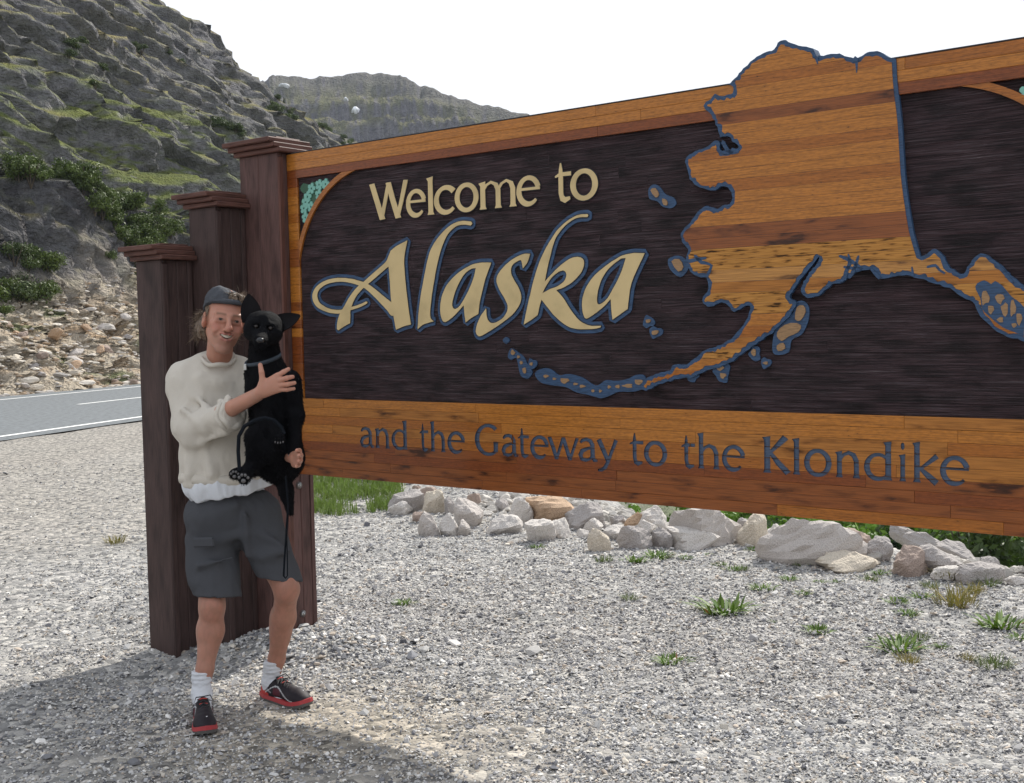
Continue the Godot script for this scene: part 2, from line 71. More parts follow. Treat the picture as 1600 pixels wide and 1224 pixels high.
const INLETS := [[3050,1889,3063,1882,3079,1874,3093,1865,3108,1856,3122,1844,3134,1835,3142,1843,3131,1854,3116,1866,3101,1877,3085,1886,3068,1893,3054,1897,3048,1895],
	[3082,1897,3084,1882,3083,1863,3077,1850,3069,1836,3065,1819,3064,1804,3076,1802,3079,1815,3083,1831,3091,1846,3098,1861,3095,1881,3089,1897,3085,1900],
	[3120,1890,3115,1879,3109,1863,3101,1846,3094,1831,3087,1821,3082,1813,3089,1807,3097,1813,3106,1824,3114,1840,3120,1859,3125,1875,3127,1888,3125,1892],
	[3069,1847,3087,1842,3111,1838,3141,1836,3165,1837,3165,1846,3141,1848,3112,1850,3089,1853,3071,1856,3065,1852],
	[3163,1846,3170,1834,3180,1820,3190,1808,3199,1800,3207,1808,3200,1817,3189,1827,3177,1839,3167,1848,3163,1849],
	[3317,1839,3317,1830,3317,1819,3317,1806,3326,1806,3326,1819,3324,1830,3321,1840,3319,1842],
	[3107,2607,3111,2597,3115,2584,3117,2567,3118,2553,3121,2553,3123,2567,3124,2583,3125,2597,3123,2607,3114,2615],
	[2961,2636,2962,2627,2965,2618,2970,2607,2973,2607,2973,2618,2973,2627,2973,2635,2966,2641],
	[2579,2318,2600,2315,2623,2312,2637,2313,2647,2316,2649,2323,2645,2330,2634,2332,2621,2332,2598,2332,2578,2330,2572,2325],
	[2572,2362,2580,2345,2591,2327,2606,2316,2618,2311,2625,2321,2616,2327,2604,2335,2594,2352,2586,2367,2575,2372],
	[2424,1898,2444,1901,2466,1906,2486,1908,2501,1910,2500,1918,2484,1919,2464,1918,2440,1916,2420,1913,2414,1904],
	[2446,1921,2458,1907,2475,1892,2500,1888,2518,1883,2508,1863,2493,1844,2506,1838,2521,1860,2529,1885,2509,1897,2483,1905,2467,1918,2456,1929,2446,1930],
	[3375,1833,3388,1835,3401,1836,3407,1829,3413,1821,3424,1814,3433,1809,3436,1815,3429,1820,3419,1827,3412,1838,3403,1846,3388,1845,3374,1841,3370,1836],
	[3604,1833,3615,1818,3630,1800,3644,1781,3656,1768,3662,1773,3652,1788,3638,1806,3624,1825,3612,1840,3605,1841]]
const WELCOME_LEFT := [634,2197,876,2195,1010,2197,1055,2197,1184,2195,1329,2199,1546,2197,1759,2196,1839,2195]
const WELCOME_RIGHT := [891,2179,1004,2186,1055,2194,1189,2187,1327,2184,1546,2182,1679,2187,1844,2190,1982,2183]
const GATEWAY_LEFT := [524,1061,631,1066,744,1067,932,1063,999,1066,1108,1061,1277,1058,1434,1060,1531,1060,1599,1060,1696,1064,1860,1063,1957,1052,2124,1063,2193,1059,2372,1061,2445,1066,2555,1060,2730,1063,2855,1068,2903,1062,3027,1066,3137,1060,3267,1068,3316,1067,3414,1062]
const GATEWAY_RIGHT := [623,1065,730,1070,851,1072,987,1065,1096,1070,1217,1066,1415,1065,1531,1065,1592,1063,1702,1065,1864,1072,1960,1068,2065,1058,2190,1066,2305,1065,2434,1065,2545,1071,2657,1066,2849,1070,2888,1070,3013,1069,3123,1071,3244,1067,3294,1069,3411,1073,3517,1069]
const HILL_LOW := [41.7, 7.9, 1.44, 43.7, 8.2, 1.54, 39.9, 8.4, 1.55, 41.7, 7.8, 0.89, 46.4, 11.9, 1.24, 43.5, 10.6, 1.53, 47.9, 12.4, 0.8, 48.8, 12.1, 1.57, 41.6, 8.1, 0.96, 44.4, 8.7, 1.57, 49.2, 12.3, 1.09, 44.8, 11.8, 0.85, 40.4, 8.0, 0.8, 46.9, 11.5, 1.05, 46.0, 10.3, 1.05, 41.2, 8.0, 0.85, 42.1, 7.8, 0.81, 47.4, 11.4, 1.26, 44.7, 12.2, 0.94, 42.1, 7.8, 1.55, 43.6, 10.2, 1.22, 42.5, 8.0, 1.49, 41.6, 9.6, 1.29, 49.2, 12.2, 1.54, 46.1, 11.4, 1.05, 45.5, 12.2, 0.92, 41.7, 7.7, 0.93, 44.4, 10.2, 0.99, 41.7, 8.0, 1.16, 47.1, 12.5, 1.53, 39.5, 8.2, 1.47, 39.6, 7.9, 1.56, 41.7, 7.9, 0.89, 46.7, 12.2, 1.48, 43.5, 7.3, 1.6, 45.0, 6.1, 1.16, 43.6, 6.7, 1.18, 43.5, 7.3, 0.92, 47.3, 7.0, 1.2, 46.0, 8.8, 1.02, 45.0, 6.3, 1.09, 45.3, 6.5, 1.36, 44.5, 6.5, 1.09, 47.0, 7.9, 1.19, 45.7, 6.8, 1.04, 47.3, 7.1, 1.26, 44.5, 6.6, 1.08, 44.5, 6.6, 1.46, 46.5, 6.9, 1.58, 47.6, 7.2, 1.22, 48.0, 7.5, 1.35, 45.3, 6.8, 0.94, 46.0, 7.0, 1.33, 43.6, 6.9, 1.42, 44.5, 6.6, 0.82, 42.6, 7.3, 1.32, 45.4, 7.9, 0.84, 43.0, 7.6, 0.95, 45.8, 9.4, 1.17, 43.2, 6.8, 1.27, 41.8, 7.4, 1.02, 46.0, 8.6, 1.47, 45.5, 7.6, 1.26, 46.6, 6.6, 1.14, 46.1, 6.9, 1.1, 41.9, 6.9, 1.25, 45.8, 6.2, 1.29, 42.9, 8.1, 1.25, 43.9, 7.3, 0.98, 47.2, 7.2, 1.01, 48.0, 7.4, 1.13, 45.4, 7.8, 1.18, 45.0, 7.7, 1.43, 45.8, 7.9, 1.55, 44.5, 8.1, 1.59, 42.8, 6.9, 1.18, 44.3, 5.8, 0.87, 42.2, 5.7, 0.65, 44.6, 6.3, 0.65, 44.2, 6.1, 0.68, 44.7, 5.9, 0.52, 43.4, 6.1, 0.96, 45.5, 6.0, 0.51, 45.4, 6.2, 0.79, 44.7, 5.9, 0.74, 45.8, 6.2, 0.7, 46.2, 6.5, 0.65, 46.2, 6.6, 0.92, 45.0, 6.2, 0.64, 44.0, 5.4, 0.57]
const HILL_BANK := [36.2, 5.3, 1.3, 36.4, 5.8, 1.37, 38.0, 5.9, 1.08, 36.3, 4.7, 1.43, 34.6, 5.0, 1.68, 37.4, 5.1, 0.94, 38.1, 5.9, 1.42, 37.1, 4.9, 1.01, 34.3, 4.3, 1.02, 36.9, 5.6, 1.03, 37.6, 6.0, 0.99, 36.8, 6.0, 0.95, 35.8, 4.9, 1.6, 35.3, 5.4, 1.15]
const HILL_DARK := [78.9, 20.5, 1.84, 79.3, 20.6, 1.82, 77.0, 19.7, 1.24, 74.8, 20.6, 1.33, 79.0, 20.0, 1.08, 76.8, 19.1, 1.13, 75.2, 20.3, 1.55, 76.1, 20.2, 1.12, 80.6, 20.2, 1.72, 76.6, 19.7, 1.52, 81.9, 28.1, 1.23, 75.9, 27.4, 1.01, 78.0, 27.2, 1.52, 75.9, 27.1, 1.09, 75.6, 26.8, 1.06, 84.5, 27.7, 1.37, 78.7, 27.7, 1.23, 75.4, 27.6, 1.45, 64.2, 23.1, 1.13, 63.4, 21.1, 1.01, 61.9, 22.4, 1.34, 57.9, 18.6, 0.83, 63.0, 22.8, 1.04, 60.5, 21.4, 1.04]
const HILL_EDGE := [99.3, 26.5, 1.0, 153.2, 44.8, 1.72, 100.8, 26.9, 0.98, 156.7, 44.1, 1.18, 153.6, 48.0, 1.12, 101.4, 27.9, 1.16, 99.7, 26.3, 1.67, 102.5, 26.6, 1.23, 100.8, 26.9, 1.72, 160.3, 44.5, 1.46, 102.4, 28.6, 0.99, 97.3, 26.1, 1.24, 140.5, 41.4, 1.26, 157.2, 47.1, 1.37, 98.5, 26.1, 1.42, 158.3, 42.8, 1.45, 154.7, 42.3, 1.56, 164.8, 49.6, 1.56, 146.5, 38.9, 1.19, 146.0, 40.7, 1.33, 152.8, 43.0, 1.62, 104.0, 27.5, 1.31, 157.5, 45.9, 0.98, 158.7, 50.8, 1.24, 143.1, 42.2, 1.61, 102.2, 26.2, 1.24, 100.4, 27.0, 1.76, 171.6, 48.7, 1.72, 145.8, 39.7, 1.03, 155.2, 40.4, 1.1, 98.7, 25.4, 0.97, 156.9, 41.9, 0.93, 99.9, 25.8, 1.14, 164.1, 52.1, 1.77, 140.5, 41.3, 0.91, 158.7, 49.2, 1.61]
const HILL_SKY := [102.7, 32.3, 0.53, 102.8, 31.9, 0.75, 104.2, 29.6, 0.52, 104.7, 29.5, 0.69, 103.7, 28.6, 0.67, 104.9, 27.2, 0.51, 158.1, 51.3, 0.65]
const CUT_BLOCKS := [33.4, 1.4, 0.76, 33.7, 2.0, 0.64, 35.4, 0.2, 0.79, 35.0, 3.3, 0.76, 32.0, 2.2, 0.65, 35.3, 2.3, 0.76, 32.9, 1.8, 0.71, 33.1, 2.8, 0.52, 36.7, 3.1, 0.5, 33.7, 3.6, 0.44, 30.0, 0.4, 0.39, 31.9, 1.2, 0.66, 31.5, 1.0, 0.59, 33.0, 1.4, 0.39, 31.1, 0.7, 0.49, 40.0, 3.3, 0.33, 30.6, 1.3, 0.56, 33.6, 3.8, 0.7, 32.8, 0.7, 0.27, 37.5, 3.4, 0.65, 34.7, 1.4, 0.37, 40.8, 3.5, 0.29, 38.6, 3.7, 0.29, 33.5, 1.4, 0.74, 39.0, 3.7, 0.6, 39.9, 3.6, 0.66, 33.9, 2.7, 0.25, 36.6, 1.9, 0.75, 36.3, 3.3, 0.37, 30.8, 0.4, 0.36, 32.7, 2.7, 0.29, 33.4, 1.5, 0.61, 34.2, 3.4, 0.52, 36.2, 2.0, 0.57, 40.3, 3.5, 0.4, 34.5, 2.0, 0.75, 34.3, 1.4, 0.48, 34.9, 0.7, 0.41, 33.1, 2.9, 0.45, 39.3, 2.9, 0.6]
var noise_a := FastNoiseLite.new()
var noise_b := FastNoiseLite.new()
var noise_r := FastNoiseLite.new()
var noise_c := FastNoiseLite.new()
var rng := RandomNumberGenerator.new()
var M := {}

# ---------------------------------------------------------------- mesh collecting
class MB:
	var v := PackedVector3Array()
	var n := PackedVector3Array()
	var t := PackedVector2Array()
	var c := PackedColorArray()
	var i := PackedInt32Array()
	var col := Color.WHITE
	func vert(p: Vector3, nn: Vector3, uv: Vector2 = Vector2.ZERO) -> int:
		v.append(p); n.append(nn); t.append(uv); c.append(col)
		return v.size() - 1
	func face(a: int, b: int, d: int) -> void:
		# clockwise seen from the side the normals point to
		var g := (v[d] - v[a]).cross(v[b] - v[a])
		if g.dot(n[a] + n[b] + n[d]) >= 0.0:
			i.append(a); i.append(b); i.append(d)
		else:
			i.append(a); i.append(d); i.append(b)
	func tri(a: Vector3, b: Vector3, d: Vector3, out: Vector3, ua := Vector2.ZERO, ub := Vector2.ZERO, ud := Vector2.ZERO) -> void:
		var g := (d - a).cross(b - a).normalized()
		if g.dot(out) < 0.0:
			g = -g
		var k := vert(a, g, ua); vert(b, g, ub); vert(d, g, ud)
		face(k, k + 1, k + 2)
	func quad(a: Vector3, b: Vector3, d: Vector3, e: Vector3, out: Vector3, uv0 := Vector2.ZERO, uv1 := Vector2.ONE) -> void:
		var g := (d - a).cross(b - a).normalized()
		if g.dot(out) < 0.0:
			g = -g
		var k := vert(a, g, uv0); vert(b, g, Vector2(uv1.x, uv0.y)); vert(d, g, uv1); vert(e, g, Vector2(uv0.x, uv1.y))
		face(k, k + 1, k + 2); face(k, k + 2, k + 3)
	# a box with chamfered edges; uv in metres, the long axis along u
	func box(o: Vector3, s: Vector3, bev := 0.003, off := Vector2.ZERO, turn := false) -> void:
		var h := s * 0.5
		for ax in 3:
			var b := (ax + 1) % 3
			var d := (ax + 2) % 3
			for sg: float in [-1.0, 1.0]:
				var nn := Vector3.ZERO; nn[ax] = sg
				var q: Array[Vector3] = []
				for w: Array in [[-1, -1], [1, -1], [1, 1], [-1, 1]]:
					var p := Vector3.ZERO
					p[ax] = sg * h[ax]; p[b] = w[0] * (h[b] - bev); p[d] = w[1] * (h[d] - bev)
					q.append(p)
				var k := v.size()
				for p in q:
					var uv := Vector2(p.x, p.y)
					if ax == 0: uv = Vector2(p.z, p.y)
					if ax == 1: uv = Vector2(p.x, p.z)
					if turn: uv = Vector2(uv.y, uv.x)
					vert(o + p, nn, uv + off)
				face(k, k + 1, k + 2); face(k, k + 2, k + 3)
				# bevel strips along axis d, once for each pair
				for s2: float in [-1.0, 1.0]:
					var n2 := nn; n2[b] = s2
					n2 = n2.normalized()
					var e1 := Vector3.ZERO; e1[ax] = sg * h[ax]; e1[b] = s2 * (h[b] - bev)
					var e2 := Vector3.ZERO; e2[ax] = sg * (h[ax] - bev); e2[b] = s2 * h[b]
					var z := Vector3.ZERO; z[d] = h[d] - bev
					var uvs := off + (Vector2(e1.y, e1.x) if turn else Vector2(e1.x, e1.y))
					k = v.size()
					vert(o + e1 - z, n2, uvs); vert(o + e1 + z, n2, uvs + Vector2(0.3, 0)); vert(o + e2 + z, n2, uvs + Vector2(0.3, 0)); vert(o + e2 - z, n2, uvs)
					face(k, k + 1, k + 2); face(k, k + 2, k + 3)
	# a tube along points with radii, round section
	func tube(p: Array, r: Array, sides := 6, flat := 1.0, caps := true) -> void:
		var first := v.size()
		var up := Vector3.UP
		var dir0: Vector3 = (p[1] - p[0]).normalized()
		if absf(dir0.dot(up)) > 0.95: up = Vector3.RIGHT
		for k in p.size():
			var d: Vector3 = (p[mini(k + 1, p.size() - 1)] - p[maxi(k - 1, 0)]).normalized()
			var x := d.cross(up).normalized()
			var y := x.cross(d).normalized()
			up = y
			for s in sides:
				var a := TAU * s / sides
				var nn := x * cos(a) + y * sin(a)
				vert(p[k] + (x * cos(a) + y * sin(a) * flat) * r[k], nn, Vector2(float(s) / sides, k * 0.1))
		for k in p.size() - 1:
			for s in sides:
				var a := first + k * sides + s
				var b := first + k * sides + (s + 1) % sides
				face(a, b, b + sides); face(a, b + sides, a + sides)
		if caps:
			for e: int in [0, p.size() - 1]:
				var d: Vector3 = (p[0] - p[1]).normalized() if e == 0 else (p[e] - p[e - 1]).normalized()
				var m := vert(p[e] + d * r[e] * 0.5, d)
				var base := first + e * sides
				for s in sides:
					face(m, base + s, base + (s + 1) % sides)
	func ball(o: Vector3, r: Vector3, b := Basis(), rows := 8, cols := 12) -> void:
		var first := v.size()
		for y in rows + 1:
			var a := PI * y / rows
			for x in cols:
				var e := TAU * x / cols
				var d := Vector3(sin(a) * cos(e), cos(a), sin(a) * sin(e))
				vert(o + b * (d * r), (b * (d / r)).normalized(), Vector2(float(x) / cols, float(y) / rows))
		for y in rows:
			for x in cols:
				var p := first + y * cols + x
				var q := first + y * cols + (x + 1) % cols
				if y > 0: face(p, q, q + cols)
				if y < rows - 1: face(p, q + cols, p + cols)
	# a flat outline given as polygon set (outer, holes) between two depths; map turns (u, v, depth) to space
	func slab(outer: PackedVector2Array, holes: Array, z0: float, z1: float, off := Vector2.ZERO, walls := true, back := false) -> void:
		for piece in MB.solid(outer, holes):
			var tr := Geometry2D.triangulate_polygon(piece)
			if tr.is_empty(): continue
			var k := v.size()
			for p: Vector2 in piece: vert(Vector3(p.x, p.y, z1), Vector3.BACK, p + off)
			for q in range(0, tr.size(), 3): face(k + tr[q], k + tr[q + 1], k + tr[q + 2])
			if back:
				k = v.size()
				for p: Vector2 in piece: vert(Vector3(p.x, p.y, z0), Vector3.FORWARD, p + off)
				for q in range(0, tr.size(), 3): face(k + tr[q], k + tr[q + 1], k + tr[q + 2])
		if walls:
			for ring: PackedVector2Array in [outer] + holes: wall(ring, z0, z1, off, ring != outer)
	func wall(ring: PackedVector2Array, z0: float, z1: float, off := Vector2.ZERO, inward := false) -> void:
		var cw := Geometry2D.is_polygon_clockwise(ring)
		for q in ring.size():
			var a := ring[q]
			var b := ring[(q + 1) % ring.size()]
			var e := b - a
			if e.length() < 1e-6: continue
			var nn := Vector3(e.y, -e.x, 0).normalized()
			if cw != inward: nn = -nn
			quad(Vector3(a.x, a.y, z0), Vector3(b.x, b.y, z0), Vector3(b.x, b.y, z1), Vector3(a.x, a.y, z1), nn, a + off, b + off + Vector2(0, 0.01))
	static func solid(outer: PackedVector2Array, holes: Array) -> Array:
		# cuts an outline with holes into outlines without: a cut up through each hole's middle
		var todo: Array = [outer]
		for h: PackedVector2Array in holes:
			var lo := h[0]; var hi := h[0]
			for p in h: lo = lo.min(p); hi = hi.max(p)
			var m := (lo + hi) * 0.5
			var next: Array = []
			for o: PackedVector2Array in todo:
				var mn := o[0]; var mx := o[0]
				for p in o: mn = mn.min(p); mx = mx.max(p)
				if mn.x > hi.x or mx.x < lo.x or mn.y > hi.y or mx.y < lo.y:
					next.append(o); continue
				for side in 2:
					var x0 := mn.x - 1.0 if side == 0 else m.x
					var x1 := m.x if side == 0 else mx.x + 1.0
					var half := PackedVector2Array([Vector2(x0, mn.y - 1), Vector2(x1, mn.y - 1), Vector2(x1, mx.y + 1), Vector2(x0, mx.y + 1)])
					for piece in Geometry2D.intersect_polygons(o, half):
						if Geometry2D.is_polygon_clockwise(piece): continue
						for r in Geometry2D.clip_polygons(piece, h):
							if not Geometry2D.is_polygon_clockwise(r): next.append(r)
			todo = next
		return todo
	func mesh(base := Vector3.ZERO, colors := false) -> ArrayMesh:
		var arr := []
		arr.resize(Mesh.ARRAY_MAX)
		var pts := v
		if base != Vector3.ZERO:
			pts = PackedVector3Array(v)
			for k in pts.size(): pts[k] -= base
		arr[Mesh.ARRAY_VERTEX] = pts
		arr[Mesh.ARRAY_NORMAL] = n
		arr[Mesh.ARRAY_TEX_UV] = t
		arr[Mesh.ARRAY_TEX_UV2] = t
		if colors: arr[Mesh.ARRAY_COLOR] = c
		arr[Mesh.ARRAY_INDEX] = i
		var m := ArrayMesh.new()
		if v.size() > 2: m.add_surface_from_arrays(Mesh.PRIMITIVE_TRIANGLES, arr)
		return m

# ---------------------------------------------------------------- smooth bodies: a distance field on a grid, meshed with surface nets
# a shape is [kind, a, b, ra, rb, k, op]: kind 0 tapered capsule a-b, kind 1 ellipsoid at a with radii b and turn ra, kind 2 half-space at a, outward b, reach ra
class Field:
	var g := PackedFloat32Array()
	var lo := Vector3.ZERO
	var nx := 0
	var ny := 0
	var nz := 0
	var cell := 0.01
	func _init(shapes: Array, size: float) -> void:
		cell = size
		var hi := Vector3(-1e9, -1e9, -1e9)
		lo = Vector3(1e9, 1e9, 1e9)
		for s: Array in shapes:
			if s[0] == 2 or s[6] == 1: continue
			if s[0] == 0:
				var m: float = maxf(s[3], s[4])
				lo = lo.min((s[1] as Vector3).min(s[2]) - Vector3.ONE * m); hi = hi.max((s[1] as Vector3).max(s[2]) + Vector3.ONE * m)
			else:
				var r: Vector3 = s[2]
				var m := maxf(r.x, maxf(r.y, r.z))
				lo = lo.min(s[1] - Vector3.ONE * m); hi = hi.max(s[1] + Vector3.ONE * m)
		lo -= Vector3.ONE * cell * 3.5
		hi += Vector3.ONE * cell * 3.5
		nx = int((hi.x - lo.x) / cell) + 1; ny = int((hi.y - lo.y) / cell) + 1; nz = int((hi.z - lo.z) / cell) + 1
		g.resize(nx * ny * nz)
		g.fill(1.0)
		for s: Array in shapes:
			match s[0]:
				0: capsule(s[1], s[2], s[3], s[4], s[5], s[6])
				1: ellipsoid(s[1], s[2], s[3], s[5], s[6])
				2: cut(s[1], s[2], s[3])
	func span(a: Vector3, b: Vector3) -> Array[int]:
		var p := (a - lo) / cell
		var q := (b - lo) / cell
		return [clampi(int(p.x), 0, nx), clampi(int(q.x) + 2, 0, nx), clampi(int(p.y), 0, ny), clampi(int(q.y) + 2, 0, ny), clampi(int(p.z), 0, nz), clampi(int(q.z) + 2, 0, nz)]
	func capsule(a: Vector3, b: Vector3, ra: float, rb: float, k: float, op: int) -> void:
		var m := Vector3.ONE * (maxf(ra, rb) + k + cell * 2.5)
		var w := span(a.min(b) - m, a.max(b) + m)
		var ba := b - a
		var bb := maxf(ba.length_squared(), 1e-9)
		var dr := rb - ra
		for z in range(w[4], w[5]):
			for y in range(w[2], w[3]):
				var at := nx * (y + ny * z)
				var p := Vector3(lo.x + w[0] * cell, lo.y + y * cell, lo.z + z * cell) - a
				for x in range(w[0], w[1]):
					var h := clampf(p.dot(ba) / bb, 0.0, 1.0)
					var d := (p - ba * h).length() - ra - dr * h
					p.x += cell
					var cur := g[at + x]
					if op == 0:
						var e := k - absf(d - cur)
						g[at + x] = minf(d, cur) - (e * e / k * 0.25 if e > 0.0 else 0.0)
					else:
						var e := k - absf(-d - cur)
						g[at + x] = maxf(-d, cur) + (e * e / k * 0.25 if e > 0.0 else 0.0)
	func ellipsoid(o: Vector3, r: Vector3, turn: Basis, k: float, op: int) -> void:
		var m := Vector3.ONE * (maxf(r.x, maxf(r.y, r.z)) + k + cell * 2.5)
		var w := span(o - m, o + m)
		var inv := turn.transposed()
		var step := inv * Vector3(cell, 0, 0)
		var i1 := Vector3.ONE / r
		for z in range(w[4], w[5]):
			for y in range(w[2], w[3]):
				var at := nx * (y + ny * z)
				var p := inv * (Vector3(lo.x + w[0] * cell, lo.y + y * cell, lo.z + z * cell) - o)
				for x in range(w[0], w[1]):
					var q := p * i1
					var k0 := q.length()
					var d := k0 * (k0 - 1.0) / maxf((q * i1).length(), 1e-6)
					p += step
					var cur := g[at + x]
					if op == 0:
						var e := k - absf(d - cur)
						g[at + x] = minf(d, cur) - (e * e / k * 0.25 if e > 0.0 else 0.0)
					else:
						var e := k - absf(-d - cur)
						g[at + x] = maxf(-d, cur) + (e * e / k * 0.25 if e > 0.0 else 0.0)
	func cut(o: Vector3, out: Vector3, reach: float) -> void:
		var w := span(o - Vector3.ONE * reach, o + Vector3.ONE * reach)
		for z in range(w[4], w[5]):
			for y in range(w[2], w[3]):
				var at := nx * (y + ny * z)
				for x in range(w[0], w[1]):
					var p := Vector3(lo.x + x * cell, lo.y + y * cell, lo.z + z * cell) - o
					if p.length_squared() < reach * reach:
						g[at + x] = maxf(g[at + x], p.dot(out))
	func ripple(no: FastNoiseLite, amount: float, scale: Vector3) -> void:
		for z in nz:
			for y in ny:
				var at := nx * (y + ny * z)
				for x in nx:
					if absf(g[at + x]) < cell * 3.0:
						g[at + x] += amount * no.get_noise_3d((lo.x + x * cell) * scale.x, (lo.y + y * cell) * scale.y, (lo.z + z * cell) * scale.z)
	func into(mb: MB, paint: Variant) -> void:
		var id := PackedInt32Array()
		id.resize(g.size()); id.fill(-1)
		var off := PackedInt32Array([0, 1, nx, nx + 1, nx * ny, nx * ny + 1, nx * ny + nx, nx * ny + nx + 1])
		var ea := PackedInt32Array([0, 2, 4, 6, 0, 1, 4, 5, 0, 1, 2, 3])
		var eb := PackedInt32Array([1, 3, 5, 7, 2, 3, 6, 7, 4, 5, 6, 7])
		var val := PackedFloat32Array(); val.resize(8)
		var near := cell * 2.2
		for z in nz - 1:
			for y in ny - 1:
				var row := nx * (y + ny * z)
				for x in nx - 1:
					if absf(g[row + x]) > near: continue
					var at := row + x
					var inside := 0
					for q in 8:
						val[q] = g[at + off[q]]
						if val[q] < 0.0: inside += 1
					if inside == 0 or inside == 8: continue
					var sum := Vector3.ZERO
					var count := 0
					for e in 12:
						var a := val[ea[e]]
						var b := val[eb[e]]
						if (a < 0.0) != (b < 0.0):
							var f := a / (a - b)
							var pa := Vector3(ea[e] & 1, (ea[e] >> 1) & 1, ea[e] >> 2)
							var pb := Vector3(eb[e] & 1, (eb[e] >> 1) & 1, eb[e] >> 2)
							sum += pa.lerp(pb, f)
							count += 1
					var l := sum / count
					var p := lo + (Vector3(x, y, z) + l) * cell
					var nn := Vector3(val[1] - val[0] + val[3] - val[2] + val[5] - val[4] + val[7] - val[6], val[2] - val[0] + val[3] - val[1] + val[6] - val[4] + val[7] - val[5], val[4] - val[0] + val[5] - val[1] + val[6] - val[2] + val[7] - val[3]).normalized()
					if paint != null: mb.col = paint.call(p, nn)
					id[at] = mb.vert(p, nn, Vector2(p.x + p.z * 0.6, p.y))
		for z in range(1, nz - 1):
			for y in range(1, ny - 1):
				var row := nx * (y + ny * z)
				for x in range(1, nx - 1):
					var at := row + x
					if id[at] < 0: continue
					var s := g[at] < 0.0
					for ax in 3:
						var d := 1 if ax == 0 else nx if ax == 1 else nx * ny
						if (g[at + d] < 0.0) == s: continue
						var d1 := nx if ax == 0 else nx * ny if ax == 1 else 1
						var d2 := nx * ny if ax == 0 else 1 if ax == 1 else nx
						var a := id[at]; var b := id[at - d1]; var c := id[at - d1 - d2]; var e := id[at - d2]
						if a < 0 or b < 0 or c < 0 or e < 0: continue
						mb.face(a, b, c); mb.face(a, c, e)

func cap(a: Vector3, b: Vector3, ra: float, rb: float, k := 0.02, op := 0) -> Array: return [0, a, b, ra, rb, k, op]
func ell(o: Vector3, r: Vector3, turn := Basis(), k := 0.02, op := 0) -> Array: return [1, o, r, turn, 0.0, k, op]
func half(o: Vector3, out: Vector3, reach := 10.0) -> Array: return [2, o, out.normalized(), reach, 0.0, 0.0, 0]

# ---------------------------------------------------------------- naming
func thing(called: String, label: String, category: String, at := Vector3.ZERO, group := "") -> Node3D:
	var o := Node3D.new()
	o.name = numbered(called)
	add_child(o)
	o.position = at
	tag(o, label, category, group)
	return o
func tag(o: Node3D, label: String, category: String, group := "") -> void:
	o.set_meta("label", label); o.set_meta("category", category)
	if group: o.set_meta("group", group)
var used := {}
func numbered(called: String, scope := "") -> String:
	var key := scope + "/" + called
	used[key] = used.get(key, -1) + 1
	return called if used[key] == 0 else "%s_%03d" % [called, used[key]]
func part(called: String, m: Mesh, mat: Material, parent: Node, label := "") -> MeshInstance3D:
	var o := MeshInstance3D.new()
	o.mesh = m
	o.material_override = mat
	o.name = numbered(called, str(parent.get_instance_id()))
	parent.add_child(o)
	if label: o.set_meta("label", label)
	return o
func structure(called: String, m: Mesh, mat: Material) -> MeshInstance3D:
	var o := part(called, m, mat, self)
	o.set_meta("kind", "structure")
	return o
func scatter(called: String, m: Mesh, mat: Material, where: Array, tints: Array, parent: Node) -> MultiMeshInstance3D:
	var mm := MultiMesh.new()
	mm.transform_format = MultiMesh.TRANSFORM_3D
	mm.use_colors = tints.size() > 0
	mm.mesh = m
	mm.instance_count = where.size()
	for k in where.size():
		mm.set_instance_transform(k, where[k])
		if tints.size() > 0: mm.set_instance_color(k, tints[k])
	var o := MultiMeshInstance3D.new()
	o.multimesh = mm
	o.material_override = mat
	o.name = numbered(called, str(parent.get_instance_id()))
	parent.add_child(o)
	o.set_meta("kind", "stuff")
	return o

# ---------------------------------------------------------------- materials
func lin(r: float, g: float, b: float) -> Color: return Color(r, g, b).linear_to_srgb()
func mat(color: Color, rough := 0.8, spec := 0.5) -> StandardMaterial3D:
	var m := StandardMaterial3D.new()
	m.albedo_color = color; m.roughness = rough; m.metallic_specular = spec
	return m
func noise_tex(freq: float, oct: int, ramp: Array, kind := FastNoiseLite.TYPE_SIMPLEX_SMOOTH, size := 512, sd := 1, warp := 0.0, fractal := FastNoiseLite.FRACTAL_FBM) -> NoiseTexture2D:
	var f := FastNoiseLite.new()
	f.noise_type = kind; f.frequency = freq; f.seed = sd
	f.fractal_type = fractal if oct > 1 else FastNoiseLite.FRACTAL_NONE
	f.fractal_octaves = oct
	if warp > 0.0:
		f.domain_warp_enabled = true; f.domain_warp_amplitude = warp; f.domain_warp_frequency = freq * 0.5
	if kind == FastNoiseLite.TYPE_CELLULAR:
		f.cellular_return_type = FastNoiseLite.RETURN_CELL_VALUE if fractal == FastNoiseLite.FRACTAL_FBM else FastNoiseLite.RETURN_DISTANCE2_SUB
	var t := NoiseTexture2D.new()
	t.width = size; t.height = size; t.seamless = true; t.noise = f; t.seamless_blend_skirt = 0.08
	if ramp.size() > 0:
		var g := Gradient.new()
		g.offsets = PackedFloat32Array(); g.colors = PackedColorArray()
		var os := PackedFloat32Array(); var cs := PackedColorArray()
		for r: Array in ramp: os.append(r[0]); cs.append(r[1])
		g.offsets = os; g.colors = cs
		t.color_ramp = g
	return t
func grey(x: float) -> Color: return Color(x, x, x)
func bump(m: StandardMaterial3D, t: Texture2D, cm: float) -> void:
	m.heightmap_enabled = true; m.heightmap_texture = t; m.heightmap_scale = cm
func over(m: StandardMaterial3D, t: Texture2D) -> void:
	m.detail_enabled = true; m.detail_albedo = t; m.detail_blend_mode = BaseMaterial3D.BLEND_MODE_MUL; m.detail_uv_layer = BaseMaterial3D.DETAIL_UV_2
